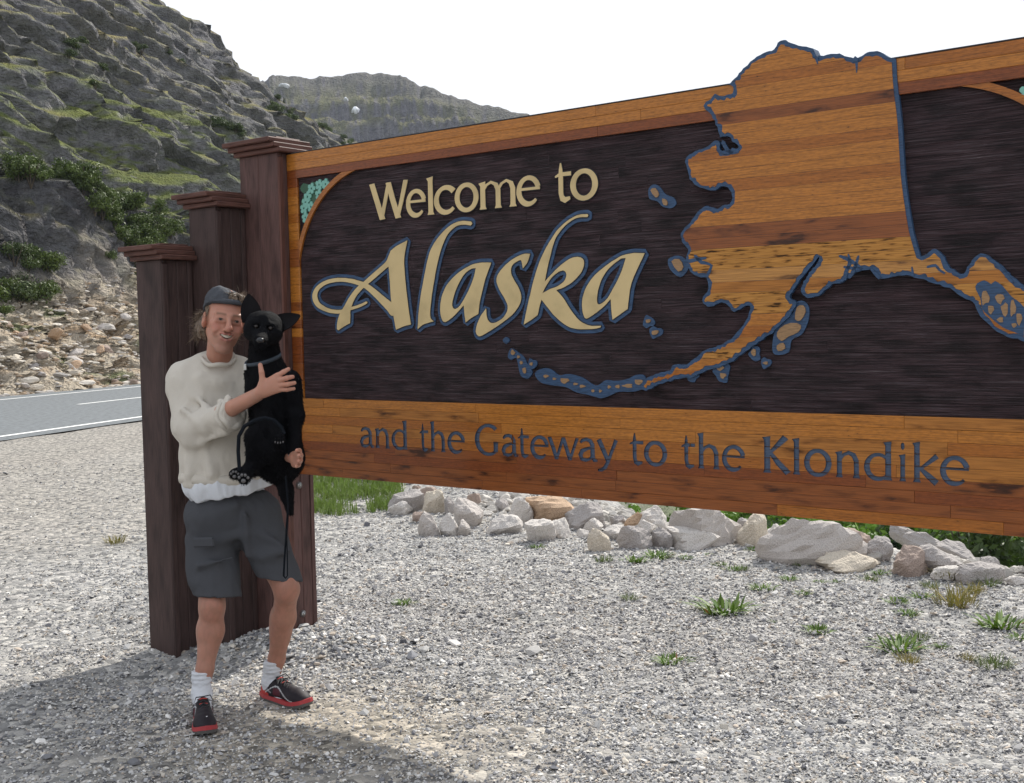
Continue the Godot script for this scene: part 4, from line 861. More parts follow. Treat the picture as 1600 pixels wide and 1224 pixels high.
func build_hills() -> void:
	var ps: Array = []
	for k in 440: ps.append(15.0 * pow(20.0, k / 439.0))
	var qs: Array = []
	var q := -0.6
	while q < 112.0:
		qs.append(q)
		q += 0.085 + maxf(0.0, q) * 0.0068
	var place := func(p: float, qq: float) -> Vector3: return hill_point(p, qq)
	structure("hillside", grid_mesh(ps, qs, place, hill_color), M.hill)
	# the farther mountain: ridge points, lofted down to the valley
	var ridge: Array = [Vector3(-148.9301, 147.8211, -640.0000), Vector3(-133.9426, 139.3021, -640.0000), Vector3(-132.0715, 144.1563, -650.0000), Vector3(-126.8843, 148.3221, -660.0000), Vector3(-114.3898, 147.3644, -660.0000), Vector3(-101.8829, 146.7595, -660.0000), Vector3(-87.5272, 148.2359, -660.0000), Vector3(-71.4153, 148.6176, -660.0000), Vector3(-58.0596, 144.0574, -650.0000), Vector3(-48.5800, 138.2682, -640.0000), Vector3(-34.2546, 131.8114, -630.0000), Vector3(-23.6910, 126.5530, -620.0000), Vector3(-10.1488, 120.6750, -610.0000), Vector3(2.9708, 114.9211, -600.0000), Vector3(15.6676, 109.2913, -590.0000), Vector3(39.7803, 97.7917, -570.0000), Vector3(69.3564, 83.4294, -560.0000), Vector3(108.8008, 64.4806, -560.0000), Vector3(160.0809, 56.3393, -580.0000), Vector3(238.8179, 62.1003, -620.0000), Vector3(384.1777, 78.9527, -700.0000), Vector3(656.9352, 102.8858, -800.0000), Vector3(1049.5130, 99.2707, -800.0000)]
	var us: Array = []
	for k in 331: us.append(k / 330.0 * (ridge.size() - 1))
	# more points where the ridge shows left of the board
	us.clear()
	for k in 300: us.append(k / 300.0 * 14.0)
	for k in 81: us.append(14.0 + k / 80.0 * (ridge.size() - 15))
	var vs: Array = []
	for k in 131: vs.append(k / 100.0)
	var far_place := func(u: float, v: float) -> Vector3:
		var k := mini(int(u), ridge.size() - 2)
		var a: Vector3 = ridge[k]
		var b: Vector3 = ridge[k + 1]
		var top := a.lerp(b, u - k)
		var base := Vector3(top.x, 0, top.z) * 0.45
		var w := minf(v, 1.0)
		var pos := Vector3(base.x, 0, base.z).lerp(Vector3(top.x, 0, top.z), v)
		var h := top.y * (0.42 * w + 0.58 * w * w) if v < 1.0 else top.y * (1.0 - (v - 1.0) * 1.2)
		var keep := 1.0 - 0.92 * sstep(0.84, 0.99, w)
		var t := (h + pos.x * 0.22) / 24.0 + noise_b.get_noise_2d(pos.x * 0.004, pos.z * 0.004) * 0.5
		var saw := t - floorf(t)
		var lump := minf(saw / 0.7, (1.0 - saw) / 0.3)
		h += (lump * 8.0 - 4.0 + noise_b.get_noise_3d(pos.x * 0.011, h * 0.03, pos.z * 0.02) * 11.0 + noise_b.get_noise_3d(pos.x * 0.035, h * 0.12, pos.z * 0.06) * 6.0) * keep * sstep(0.0, 0.25, w)
		h += noise_b.get_noise_2d(u * 0.9, 5.0) * 2.2 * (1.0 - keep)
		return Vector3(pos.x, h - 3.0, pos.z)
	var far_paint := func(u: float, v: float, nn: Vector3) -> Color:
		var k := noise_b.get_noise_2d(u * 2.1, v * 9.0) * 0.5 + 0.5
		var fine := noise_r.get_noise_2d(u * 9.0, v * 40.0) * 0.5 + 0.5
		var rock := Color(0.115, 0.11, 0.125).lerp(Color(0.235, 0.222, 0.225), fine)
		var grass := Color(0.20, 0.185, 0.10).lerp(Color(0.145, 0.15, 0.075), k)
		return rock.lerp(grass, sstep(0.55, 0.8, nn.y + (k - 0.5) * 0.5) * sstep(0.35, 0.6, k + fine * 0.3) * (1.0 - sstep(0.9, 1.0, v) * 0.7))
	structure("mountain", grid_mesh(us, vs, far_place, far_paint), M.far_hill)
	# last snow in the hollows, lying on the slope
	var n := 0
	for e: Array in [[3.23, 0.950, 0.42, 0.007], [6.18, 0.862, 0.20, 0.005], [5.84, 0.893, 0.12, 0.003]]:
		var us2: Array = []
		var vs2: Array = []
		for k in 25: us2.append(k / 12.0 - 1.0)
		for k in 13: vs2.append(k / 6.0 - 1.0)
		var lie := func(a: float, b: float) -> Vector3:
			var r := maxf(absf(a), absf(b))
			var d := Vector2(a, b).normalized() * r if r > 0.0 else Vector2.ZERO
			d *= 0.8 + 0.45 * noise_a.get_noise_2d(d.x * 1.3 + n * 7.0, d.y * 1.3)
			var f: Vector3 = far_place.call(e[0] + d.x * e[2], e[1] + d.y * e[3])
			return f + Vector3(0.3, 0.8 - 2.4 * pow(r, 4.0), 2.5 - 5.0 * pow(r, 4.0))
		var o := part("snow_patch", grid_mesh(us2, vs2, lie, func(_a: float, _b: float, _n: Vector3) -> Color: return Color.WHITE), M.snow, self)
		tag(o, ["largest white snow patch, below the far ridge at the near hill's edge", "small white snow patch lower on the far mountain", "thin sliver of snow just above the small snow patch"][n], "snow patch", "")
		n += 1

# ---------------------------------------------------------------- posts and board, in a frame along the board (x), up (y) and out of its face (z)
const BOARD_AT := Vector3(-1.192, 0, -6.2)
const BOARD_TURN := -0.654
func board_point(u: float, y: float, w: float) -> Vector3: return BOARD_AT + Vector3(0.7937, 0, 0.6083) * u + Vector3(-0.6083, 0, 0.7937) * w + Vector3(0, y, 0)

func build_posts() -> void:
	# [u0, u1, w0, w1, body top, label]
	var specs: Array = [
		[-0.64, -0.42, 0.275, 0.47, 2.045, "shortest of the three brown wooden posts stepping down from the sign"],
		[-0.45, -0.225, 0.066, 0.262, 2.318, "middle height brown wooden post between the shortest and the tallest post"],
		[-0.267, 0.036, -0.13, 0.06, 2.592, "tallest brown wooden post, with the carved sign fixed to its side"]]
	var n := 0
	for s: Array in specs:
		var c := board_point((s[0] + s[1]) / 2, 0, (s[2] + s[3]) / 2)
		var o := thing("sign_post", s[5], "post", c, "stepped brown posts at the sign's left end")
		o.rotation.y = BOARD_TURN
		var wx: float = s[1] - s[0]
		var wz: float = s[3] - s[2]
		var top: float = s[4]
		var low := -0.35
		var h := top - low
		var mid := (top + low) / 2
		var th := 0.03
		var board := func(called: String, at: Vector3, size: Vector3, seed_: float) -> void:
			var mb := MB.new()
			mb.box(at, size, 0.004, Vector2(seed_ * 1.7, seed_ * 0.37), true)
			part(called, mb.mesh(), M.post if n == 2 else M.dark_post, o)
		# front and back boards cover the ends of the side boards; each side is two boards with a joint
		var fw := wx / (2.0 if n == 2 else 1.0)
		for k in (2 if n == 2 else 1):
			board.call("front_board", Vector3(-wx / 2 + fw * (k + 0.5), mid, wz / 2 - th / 2), Vector3(fw - 0.0015, h, th), 1.0 + n * 3 + k)
		board.call("back_board", Vector3(0, mid, -wz / 2 + th / 2), Vector3(wx, h, th), 2.0 + n * 3)
		for sd: float in [-1.0, 1.0]:
			var sw := (wz - 2 * th) / 2
			for k in 2:
				board.call("side_board", Vector3(sd * (wx / 2 - th / 2 - 0.002), mid - 0.002, (k - 0.5) * sw), Vector3(th, h, sw - 0.002), 5.3 + n * 3 + k + sd)
		var corner := MB.new()
		corner.box(Vector3(wx / 2 + 0.004, mid - 0.01, wz / 2 - 0.016), Vector3(0.014, h - 0.02, 0.034), 0.005, Vector2(n, n * 0.3), true)
		part("corner_strip", corner.mesh(), M.trim if n == 2 else M.dark_post, o)
		# stepped cap: three boards, reaching farther to the front and left with each step up
		for k in 3:
			var fl := 0.022 + 0.021 * k
			var rt := 0.042 - 0.017 * k
			var x0 := -wx / 2 - fl
			var x1 := wx / 2 + rt
			var z1 := wz / 2 + fl
			var z0 := -wz / 2 - (0.04 if n == 2 else 0.006)
			var cm := MB.new()
			cm.box(Vector3((x0 + x1) / 2, top + 0.0125 + k * 0.0255, (z0 + z1) / 2), Vector3(x1 - x0, 0.025, z1 - z0), 0.004, Vector2(k * 0.7 + n, k * 0.13))
			part("cap_board", cm.mesh(), M.trim, o)
		var plug := MB.new()
		plug.box(Vector3(0, top + 0.08, 0), Vector3(wx * 0.9, 0.012, wz * 0.9), 0.004)
		part("cap_top", plug.mesh(), M.trim, o)
		if n == 2:
			for y: float in [0.835, 0.14]:
				var w := MB.new()
				w.tube([Vector3(wx / 2 - 0.004, y, 0.013), Vector3(wx / 2 + 0.004, y, 0.013)], [0.019, 0.019], 16)
				part("washer", w.mesh(), M.steel, o)
				var b := MB.new()
				b.tube([Vector3(wx / 2 + 0.004, y, 0.013), Vector3(wx / 2 + 0.012, y, 0.013)], [0.0095, 0.0085], 6)
				part("bolt", b.mesh(), M.steel, o)
		n += 1
	for e in [1]:
		var u0 := 0.0375 if e == 0 else 3.90
		var u1 := 0.122 if e == 0 else 3.985
		var c := board_point((u0 + u1) / 2, 0, -0.105)
		var o := thing("support_post", ["square brown support post under the sign's left end, against the tallest post", "square brown support post behind the sign's far right end"][e], "post", c)
		o.rotation.y = BOARD_TURN
		var mb := MB.new()
		mb.box(Vector3(0, 1.05, 0), Vector3(u1 - u0, 2.9, 0.112), 0.006, Vector2(3.3, 1.9 + e), true)
		part("timber", mb.mesh(), M.post, o)

func poly(a: Array) -> PackedVector2Array:
	var p := PackedVector2Array()
	for k in range(0, a.size(), 2): p.append(Vector2(a[k], a[k + 1]) * 0.001)
	if Geometry2D.is_polygon_clockwise(p): p.reverse()
	return p
# joins strokes into {outer, holes}
func joined(strokes: Array) -> Dictionary:
	var outer: Array = []
	var holes: Array = []
	for s: PackedVector2Array in strokes:
		var p := s
		var keep: Array = []
		var nh: Array = []
		for h in holes:
			for r in Geometry2D.clip_polygons(h, p):
				if not Geometry2D.is_polygon_clockwise(r): nh.append(r)
		for o in outer:
			var r := Geometry2D.merge_polygons(o, p)
			var outs: Array = []
			var ins: Array = []
			for q in r:
				if Geometry2D.is_polygon_clockwise(q):
					q.reverse()
					ins.append(q)
				else: outs.append(q)
			if outs.size() == 1:
				p = outs[0]
				nh.append_array(ins)
			else: keep.append(o)
		keep.append(p)
		outer = keep
		holes = nh
	return {"outer": outer, "holes": holes}
func stroke(c: Array) -> PackedVector2Array:
	var l := PackedVector2Array()
	var r := PackedVector2Array()
	for k in c.size():
		var a := Vector2(c[maxi(k - 1, 0)][0], c[maxi(k - 1, 0)][1])
		var b := Vector2(c[mini(k + 1, c.size() - 1)][0], c[mini(k + 1, c.size() - 1)][1])
		var nn := (b - a).normalized().orthogonal()
		var p := Vector2(c[k][0], c[k][1])
		l.append(p + nn * c[k][2]); r.append(p - nn * c[k][2])
	r.reverse()
	l.append_array(r)
	if Geometry2D.is_polygon_clockwise(l): l.reverse()
	return l
func arc(cx: float, cy: float, rx: float, ry: float, a0: float, a1: float, w0: float, wm: float, w1: float, steps := 16) -> Array:
	var c: Array = []
	for k in steps + 1:
		var t := float(k) / steps
		var a := deg_to_rad(lerpf(a0, a1, t))
		var w := lerpf(w0, wm, t * 2) if t < 0.5 else lerpf(wm, w1, t * 2 - 1)
		c.append([cx + rx * cos(a), cy + ry * sin(a), w])
	return c
func stem(x: float, y0: float, y1: float, w := 0.1) -> PackedVector2Array:
	return PackedVector2Array([Vector2(x - w * 1.45, y0), Vector2(x + w * 1.45, y0), Vector2(x + w * 1.02, y0 + 0.1), Vector2(x + w * 0.95, y1 - 0.15), Vector2(x + w * 1.15, y1 + 0.02), Vector2(x - w * 1.7, y1 - 0.035), Vector2(x - w * 0.98, y1 - 0.15), Vector2(x - w * 1.02, y0 + 0.1)])
func glyph(ch: String) -> Dictionary:
	var s: Array = []
	match ch:
		"o":
			return joined([stroke(arc(0.5, 0.5, 0.41, 0.46, 80, 275, 0.075, 0.105, 0.08, 24)), stroke(arc(0.5, 0.5, 0.41, 0.46, 265, 450, 0.075, 0.105, 0.08, 24))])
		"e": s = [stroke(arc(0.5, 0.49, 0.41, 0.46, 15, 190, 0.1, 0.075, 0.105, 18)), stroke(arc(0.5, 0.49, 0.41, 0.46, 180, 318, 0.105, 0.1, 0.05, 14)), stroke([[0.14, 0.56, 0.045], [0.97, 0.56, 0.05]])]
		"c": s = [stroke(arc(0.52, 0.49, 0.42, 0.46, 40, 190, 0.11, 0.075, 0.105, 16)), stroke(arc(0.52, 0.49, 0.42, 0.46, 180, 318, 0.105, 0.1, 0.06, 14))]
		"a": s = [stroke([[0.14, 0.80, 0.05], [0.24, 0.91, 0.075], [0.42, 0.955, 0.075], [0.60, 0.90, 0.09], [0.70, 0.74, 0.1], [0.71, 0.5, 0.1], [0.71, 0.2, 0.1], [0.80, 0.05, 0.08], [0.93, 0.03, 0.04]]), stroke([[0.68, 0.60, 0.06], [0.45, 0.55, 0.07], [0.22, 0.44, 0.1], [0.13, 0.26, 0.1], [0.2, 0.09, 0.09], [0.38, 0.04, 0.075], [0.56, 0.1, 0.06], [0.69, 0.22, 0.05]])]
		"d": s = [stroke(arc(0.5, 0.48, 0.40, 0.45, 50, 190, 0.06, 0.07, 0.105, 14)), stroke(arc(0.5, 0.48, 0.40, 0.45, 180, 315, 0.105, 0.09, 0.05, 14)), stem(0.84, 0.0, 1.42)]
		"l": s = [stem(0.5, 0.0, 1.40, 0.18)]
		"i": s = [stem(0.5, 0.0, 0.98, 0.24), stroke(arc(0.5, 1.28, 0.13, 0.065, 0, 180, 0.065, 0.065, 0.065, 8)), stroke(arc(0.5, 1.28, 0.13, 0.065, 180, 360, 0.065, 0.065, 0.065, 8))]
		"n": s = [stem(0.15, 0.0, 0.98), stroke([[0.17, 0.66, 0.05], [0.32, 0.86, 0.06], [0.52, 0.945, 0.075], [0.72, 0.86, 0.095], [0.82, 0.66, 0.1], [0.83, 0.4, 0.1], [0.83, 0.12, 0.1], [0.83, 0.0, 0.145]])]
		"m": s = [stem(0.09, 0.0, 0.98, 0.066), stroke([[0.1, 0.66, 0.03], [0.19, 0.86, 0.04], [0.32, 0.95, 0.05], [0.45, 0.86, 0.06], [0.51, 0.66, 0.063], [0.51, 0.3, 0.063], [0.51, 0.1, 0.066], [0.51, 0.0, 0.095]]), stroke([[0.52, 0.66, 0.03], [0.61, 0.86, 0.04], [0.74, 0.95, 0.05], [0.86, 0.86, 0.06], [0.91, 0.66, 0.063], [0.91, 0.3, 0.063], [0.91, 0.1, 0.066], [0.91, 0.0, 0.095]])]
		"h": s = [stem(0.15, 0.0, 1.45), stroke([[0.17, 0.66, 0.05], [0.32, 0.86, 0.06], [0.52, 0.945, 0.075], [0.72, 0.86, 0.095], [0.82, 0.66, 0.1], [0.83, 0.4, 0.1], [0.83, 0.12, 0.1], [0.83, 0.0, 0.145]])]
		"t": s = [stroke([[0.36, 1.32, 0.03], [0.36, 1.1, 0.1], [0.36, 0.8, 0.135], [0.36, 0.3, 0.135], [0.42, 0.12, 0.13], [0.6, 0.04, 0.1], [0.9, 0.1, 0.05]]), stroke([[0.02, 0.86, 0.03], [0.3, 0.93, 0.065], [0.98, 0.93, 0.07]])]
		"w": s = [stroke([[0.06, 0.98, 0.06], [0.18, 0.5, 0.06], [0.29, 0.0, 0.06]]), stroke([[0.28, 0.0, 0.045], [0.39, 0.5, 0.045], [0.5, 0.98, 0.045]]), stroke([[0.5, 0.98, 0.06], [0.6, 0.5, 0.06], [0.71, 0.0, 0.06]]), stroke([[0.7, 0.0, 0.045], [0.82, 0.5, 0.045], [0.94, 0.98, 0.05]])]
		"y": s = [stroke([[0.1, 0.98, 0.105], [0.32, 0.5, 0.1], [0.52, 0.05, 0.09]]), stroke([[0.9, 0.98, 0.085], [0.7, 0.5, 0.07], [0.5, 0.0, 0.08], [0.38, -0.22, 0.08], [0.22, -0.34, 0.075], [0.05, -0.36, 0.05]])]
		"k": s = [stem(0.14, 0.0, 1.45), stroke([[0.86, 0.98, 0.1], [0.55, 0.72, 0.07], [0.22, 0.46, 0.05]]), stroke([[0.26, 0.5, 0.06], [0.55, 0.25, 0.11], [0.85, 0.0, 0.12]])]
		"K": s = [stem(0.16, 0.0, 1.42, 0.1), stroke([[0.78, 1.42, 0.12], [0.5, 1.08, 0.085], [0.22, 0.76, 0.05]]), stroke([[0.26, 0.8, 0.06], [0.52, 0.42, 0.1], [0.86, 0.02, 0.11]])]
		"G": s = [stroke(arc(0.58, 0.70, 0.50, 0.67, 48, 190, 0.085, 0.075, 0.1, 18)), stroke(arc(0.58, 0.70, 0.50, 0.67, 180, 312, 0.1, 0.085, 0.06, 18)), stroke([[0.9, 0.62, 0.1], [0.9, 0.4, 0.09], [0.9, 0.16, 0.09]])]
		"W": s = [stroke([[0.07, 1.42, 0.065], [0.2, 0.7, 0.065], [0.33, 0.0, 0.07]]), stroke([[0.31, 0.02, 0.045], [0.41, 0.7, 0.045], [0.51, 1.40, 0.045]]), stroke([[0.5, 1.40, 0.065], [0.61, 0.7, 0.065], [0.74, 0.0, 0.07]]), stroke([[0.72, 0.02, 0.045], [0.84, 0.7, 0.05], [0.95, 1.42, 0.055]])]
	return joined(s)
func placed(g: Dictionary, u0: float, u1: float, v: float, em: float) -> Dictionary:
	var lo := 1e9
	var hi := -1e9
	for o: PackedVector2Array in g.outer:
		for p in o: lo = minf(lo, p.x); hi = maxf(hi, p.x)
	var out := {"outer": [], "holes": []}
	for key: String in ["outer", "holes"]:
		for o: PackedVector2Array in g[key]:
			var q := PackedVector2Array()
			for p in o: q.append(Vector2(u0 + (p.x - lo) / (hi - lo) * (u1 - u0), v + p.y * em))
			out[key].append(q)
	return out
func grown(g: Dictionary, by: float) -> Dictionary:
	var out := {"outer": [], "holes": []}
	for o: PackedVector2Array in g.outer:
		for r in Geometry2D.offset_polygon(o, by, Geometry2D.JOIN_ROUND):
			if not Geometry2D.is_polygon_clockwise(r): out.outer.append(r)
	for o: PackedVector2Array in g.holes:
		for r in Geometry2D.offset_polygon(o, -by, Geometry2D.JOIN_ROUND):
			if not Geometry2D.is_polygon_clockwise(r): out.holes.append(r)
	return out
func inside_holes(o: PackedVector2Array, holes: Array) -> Array:
	var r: Array = []
	for h: PackedVector2Array in holes:
		if Geometry2D.is_point_in_polygon(h[0], o): r.append(h)
	return r
func raised(g: Dictionary, z0: float, z1: float, off := Vector2.ZERO) -> ArrayMesh:
	var mb := MB.new()
	for o: PackedVector2Array in g.outer: mb.slab(o, inside_holes(o, g.holes), z0, z1, off)
	return mb.mesh()
func rect(x0: float, y0: float, x1: float, y1: float) -> PackedVector2Array: return PackedVector2Array([Vector2(x0, y0), Vector2(x1, y0), Vector2(x1, y1), Vector2(x0, y1)])

# a coastline worked with a rasp: extra points pushed in and out, the straight surveyed border left alone
func ragged(p: PackedVector2Array, amount: float, seed_: float) -> PackedVector2Array:
	var r := PackedVector2Array()
	for k in p.size():
		var a := p[k]
		var b := p[(k + 1) % p.size()]
		var straight := a.x > 3.2 and b.x > 3.2 and a.x < 3.42 and a.y > 1.86 and b.y > 1.80
		var steps := 1 if straight else maxi(1, int(a.distance_to(b) / 0.009))
		var nn := (b - a).normalized().orthogonal()
		for s in steps:
			var q := a.lerp(b, float(s) / steps)
			var f := 0.0 if straight or (q.x > 3.2 and q.x < 3.42 and q.y > 1.84) else noise_b.get_noise_2d(q.x * 38.0 + seed_, q.y * 38.0)
			r.append(q + nn * f * amount)
	return r

func build_sign() -> void:
	var o := thing("welcome_sign", "long wooden roadside welcome sign with a raised golden map and cream lettering", "sign", BOARD_AT)
	o.rotation.y = BOARD_TURN
	var L := 0.04
	var R := 3.988
	var back := MB.new()
	back.box(Vector3((L + R) / 2, 1.742, -0.034), Vector3(R - L - 0.012, 1.66, 0.03), 0.004)
	part("backing", back.mesh(), M.post, o)
	var drip := MB.new()
	drip.box(Vector3((L + R) / 2, 2.5875, -0.026), Vector3(R - L, 0.006, 0.05), 0.002)
	part("top_flashing", drip.mesh(), M.edge, o)
	# the words carved into the bottom boards
	var word := "andtheGatewaytotheKlondike"
	var carved: Array = []
	var em := 0.1
	var base_n := 0.0
	for k in word.length():
		var u0: float = GATEWAY_LEFT[k * 2] * 0.001
		var u1: float = GATEWAY_RIGHT[k * 2] * 0.001
		carved.append(placed(glyph(word[k]), u0, u1, 1.0665, em))
	var boards: Array = []
	var ry := 0.90
	for row in 9:
		var y1 := ry + 0.0449
		var x := L
		while x < R - 0.05:
			var e := minf(R, x + rng.randf_range(0.55, 1.5))
			if x == L: e = L + rng.randf_range(0.2, 0.75)
			if R - e < 0.25: e = R
			var tone: String = [["brown", "amber", "brown"], ["russet", "brown", "brown"], ["brown", "russet", "brown"], ["russet", "brown", "brown"], ["worn", "amber", "amber"], ["amber", "worn", "honey"], ["amber", "honey", "worn"], ["honey", "worn", "honey"], ["honey", "worn", "honey"]][row][rng.randi() % 3]
			boards.append([x, ry, e, y1, tone])
			x = e
		ry = y1
	for row in 3:
		var y0 := 2.455 + row * 0.043
		var x := L
		while x < R - 0.05:
			var e := minf(R, x + rng.randf_range(1.1, 2.2))
			if R - e < 0.4: e = R
			boards.append([x, y0, e, y0 + 0.043, ["russet", "honey", ["amber", "honey"][rng.randi() % 2]][row]])
			x = e
	for row in 25:
		var y0 := 1.3041 + row * 0.04604
		for sd in 2:
			boards.append([L if sd == 0 else 3.911, y0, 0.117 if sd == 0 else R, y0 + 0.04604, ["honey", "amber", "russet", "honey", "brown"][rng.randi() % 5]])
	for b: Array in boards:
		var mb := MB.new()
		var off := Vector2(rng.randf() * 5.0, rng.randf() * 3.0)
		var z := rng.randf_range(-0.0008, 0.0004)
		var r := rect(b[0] + 0.0005, b[1] + 0.0004, b[2] - 0.0005, b[3] - 0.0004)
		var faces: Array = [r]
		var cut := false
		for g: Dictionary in carved:
			for go: PackedVector2Array in g.outer:
				if Geometry2D.intersect_polygons(r, go).is_empty(): continue
				cut = true
				var next: Array = []
				for f: PackedVector2Array in faces:
					var c := Geometry2D.clip_polygons(f, go)
					var ring := false
					for q in c:
						if Geometry2D.is_polygon_clockwise(q): ring = true
					if ring: next.append_array(MB.solid(f, [go]))
					else: next.append_array(c)
				faces = next
			for h: PackedVector2Array in g.holes: faces.append_array(Geometry2D.intersect_polygons(r, h))
		if cut:
			for f: PackedVector2Array in faces: mb.slab(f, [], -0.006, z, off, false)
			mb.wall(r, -0.02, z, off)
		else:
			mb.box(Vector3((b[0] + b[2]) / 2, (b[1] + b[3]) / 2, -0.009 + z / 2), Vector3(b[2] - b[0] - 0.0006, b[3] - b[1] - 0.0004, 0.018 + z), 0.0012, off)
		part("board", mb.mesh(), M[b[4]], o)
	for k in carved.size():
		var mb := MB.new()
		for go: PackedVector2Array in carved[k].outer:
			var hs := inside_holes(go, carved[k].holes)
			mb.slab(go, hs, -0.008, -0.0055, Vector2(k * 0.3, 0), false)
			mb.wall(go, -0.0055, 0.0003, Vector2.ZERO, true)
			for h: PackedVector2Array in hs: mb.wall(h, -0.0055, 0.0003, Vector2.ZERO, false)
		part("letter", mb.mesh(), M.carved, o)
	# dark sandblasted planks
	for row in 25:
		var y0 := 1.3041 + row * 0.04604
		var x := 0.117
		while x < 3.9:
			var e := minf(3.911, x + rng.randf_range(1.2, 2.6))
			if 3.911 - e < 0.5: e = 3.911
			var mb := MB.new()
			mb.box(Vector3((x + e) / 2, y0 + 0.02302, -0.016 + rng.randf_range(-0.0006, 0.0006)), Vector3(e - x - 0.0004, 0.0458, 0.012), 0.001, Vector2(rng.randf() * 7.0, y0 + rng.randf() * 0.02))
			part("plank", mb.mesh(), M.dark, o)
			x = e
	# raised map: blue slab with the boards of the land on top of it
	var land := ragged(poly(STATE_OUTLINE[0]), 0.0055, 3.0)
	var map := MB.new()
	map.slab(land, [], -0.045, 0.0065, Vector2.ZERO, true, true)
	var mo := part("state_map", map.mesh(), M.blue, o)
	var inner: Array = []
	for q in Geometry2D.offset_polygon(land, -0.0150, Geometry2D.JOIN_ROUND): inner.append(ragged(q, 0.0105, 7.0))
	var y := 1.2
	var tones: Array = ["honey", "amber", "honey", "amber", "honey", "brown", "honey", "amber", "honey", "honey"]
	var k2 := 0
	while y < 2.75:
		var hh := [0.045, 0.043, 0.047, 0.041][k2 % 4] as float
		var tone: String = tones[(k2 * 7 + k2 / 3) % 10]
		if y > 1.855 and y < 1.94: tone = "weathered"
		if y > 1.94 and y < 2.0: tone = "brown"
		if y > 1.80 and y < 1.855: tone = "pale"
		if y > 1.70 and y < 1.80: tone = ["weathered", "worn"][k2 % 2]
		if y > 1.28 and y < 1.70: tone = ["worn", "amber", "honey", "weathered"][k2 % 4]
		for piece in inner:
			for q in Geometry2D.intersect_polygons(piece, rect(0, y + 0.0004, 5, y + hh - 0.0004)):
				if Geometry2D.is_polygon_clockwise(q): continue
				var mb := MB.new()
				mb.slab(q, [], 0.005, 0.0085 + rng.randf_range(-0.0006, 0.0006), Vector2(rng.randf() * 5.0, rng.randf() * 3.0))
				part("board", mb.mesh(), M[tone], mo)
		y += hh
		k2 += 1
	for a: Array in INLETS:
		var mb := MB.new()
		mb.slab(poly(a), [], 0.006, 0.0097)
		part("inlet", mb.mesh(), M.blue, mo)
	var ch := MB.new()
	ch.slab(poly(CHANNEL[0]), [], 0.006, 0.0099)
	part("channel", ch.mesh(), M.blue, mo)
	var isles: Array = []
	for a: Array in ISLANDS:
		var p := poly(a)
		var mb := MB.new()
		mb.slab(p, [], -0.012, -0.0055 + 0.0002 * isles.size())
		isles.append([p, part("island", mb.mesh(), M.blue, o)])
	var tn := 0
	for a: Array in ISLAND_TOPS:
		var p := poly(a)
		var mid := Vector2.ZERO
		for q in p: mid += q / p.size()
		var home: Node = mo
		var z := 0.0115
		for s: Array in isles:
			if Geometry2D.is_point_in_polygon(mid, s[0]): home = s[1]; z = 0.0
		var mb := MB.new()
		mb.slab(p, [], z - 0.006, z + 0.0001 * (tn % 5), Vector2(tn * 0.37, tn * 0.11))
		part("island_top", mb.mesh(), M.isle, home)
		tn += 1
	# cream lettering: the greeting, then the name in script with its blue border
	var greet := "Welcometo"
	for k in greet.length():
		var g := placed(glyph(greet[k]), WELCOME_LEFT[k * 2] * 0.001, WELCOME_RIGHT[k * 2] * 0.001, 2.1975, 0.126)
		var lt := part("letter", raised(g, -0.012, -0.004, Vector2(k * 0.4, 0)), M.cream, o)
		part("letter_edge", raised(grown(g, 0.0035), -0.012, -0.0075 + k * 0.0002), M.edge, lt)
	var script: Array = [joined([poly(SCRIPT_A[0]), poly(SCRIPT_A[1]), poly(SCRIPT_A[2])])]
	for k in 5:
		var g := {"outer": [poly(SCRIPT_LOWER[k])], "holes": []}
		if k in [1, 3, 4]: g.holes.append(poly(SCRIPT_COUNTERS[[1, 3, 4].find(k)]))
		script.append(g)
	for k in script.size():
		var lt := part("letter", raised(script[k], -0.012, -0.0012, Vector2(k * 0.5, 0.3)), M.cream, o)
		part("letter_edge", raised(grown(script[k], 0.0035), -0.012, -0.0035 + k * 0.0002), M.edge, lt)
		part("letter_border", raised(grown(script[k], 0.0185), -0.012, -0.0062 + k * 0.0002), M.blue, lt)
	# rounded corners with a wooden arc and painted flowers
	for sd in 2:
		var flip := func(p: Vector2) -> Vector2: return p if sd == 0 else Vector2(4.028 - p.x, p.y)
		var band := PackedVector2Array()
		var c := ARC_AT
		for k in 25:
			var a := lerpf(ARC_FROM, ARC_TO, k / 24.0)
			band.append(c + Vector2(cos(a), sin(a)) * ARC_R)
		for k in 25:
			var a := lerpf(ARC_TO, ARC_FROM, k / 24.0)
			band.append(c + Vector2(cos(a), sin(a)) * (ARC_R + 0.027))
		var clipped := Geometry2D.intersect_polygons(band, rect(0.1175, 1.7, 1.0, 2.4545))
		var co := Node3D.new()
		co.name = numbered("corner_ornament", str(o.get_instance_id()))
		o.add_child(co)
		for piece in clipped:
			var q := PackedVector2Array()
			for p in piece: q.append(flip.call(p))
			if Geometry2D.is_polygon_clockwise(q): q.reverse()
			var mb := MB.new()
			mb.slab(q, [], -0.012, 0.001, Vector2(1.3, sd))
			part("arc_strip", mb.mesh(), M.amber, co)
		var lf := MB.new()
		for s: Array in [[0.165, 2.40, 0.035, 0.028], [0.235, 2.395, 0.045, 0.035], [0.20, 2.34, 0.04, 0.04], [0.16, 2.31, 0.03, 0.05], [0.245, 2.335, 0.03, 0.03], [0.165, 2.245, 0.02, 0.03]]:
			var q := PackedVector2Array()
			for k in 10: q.append(flip.call(Vector2(s[0] + s[2] * cos(TAU * k / 10), s[1] + s[3] * sin(TAU * k / 10) * (0.8 + 0.2 * (k % 2)))))
			if Geometry2D.is_polygon_clockwise(q): q.reverse()
			lf.slab(q, [], -0.011, -0.0085 + s[0] * 0.002)
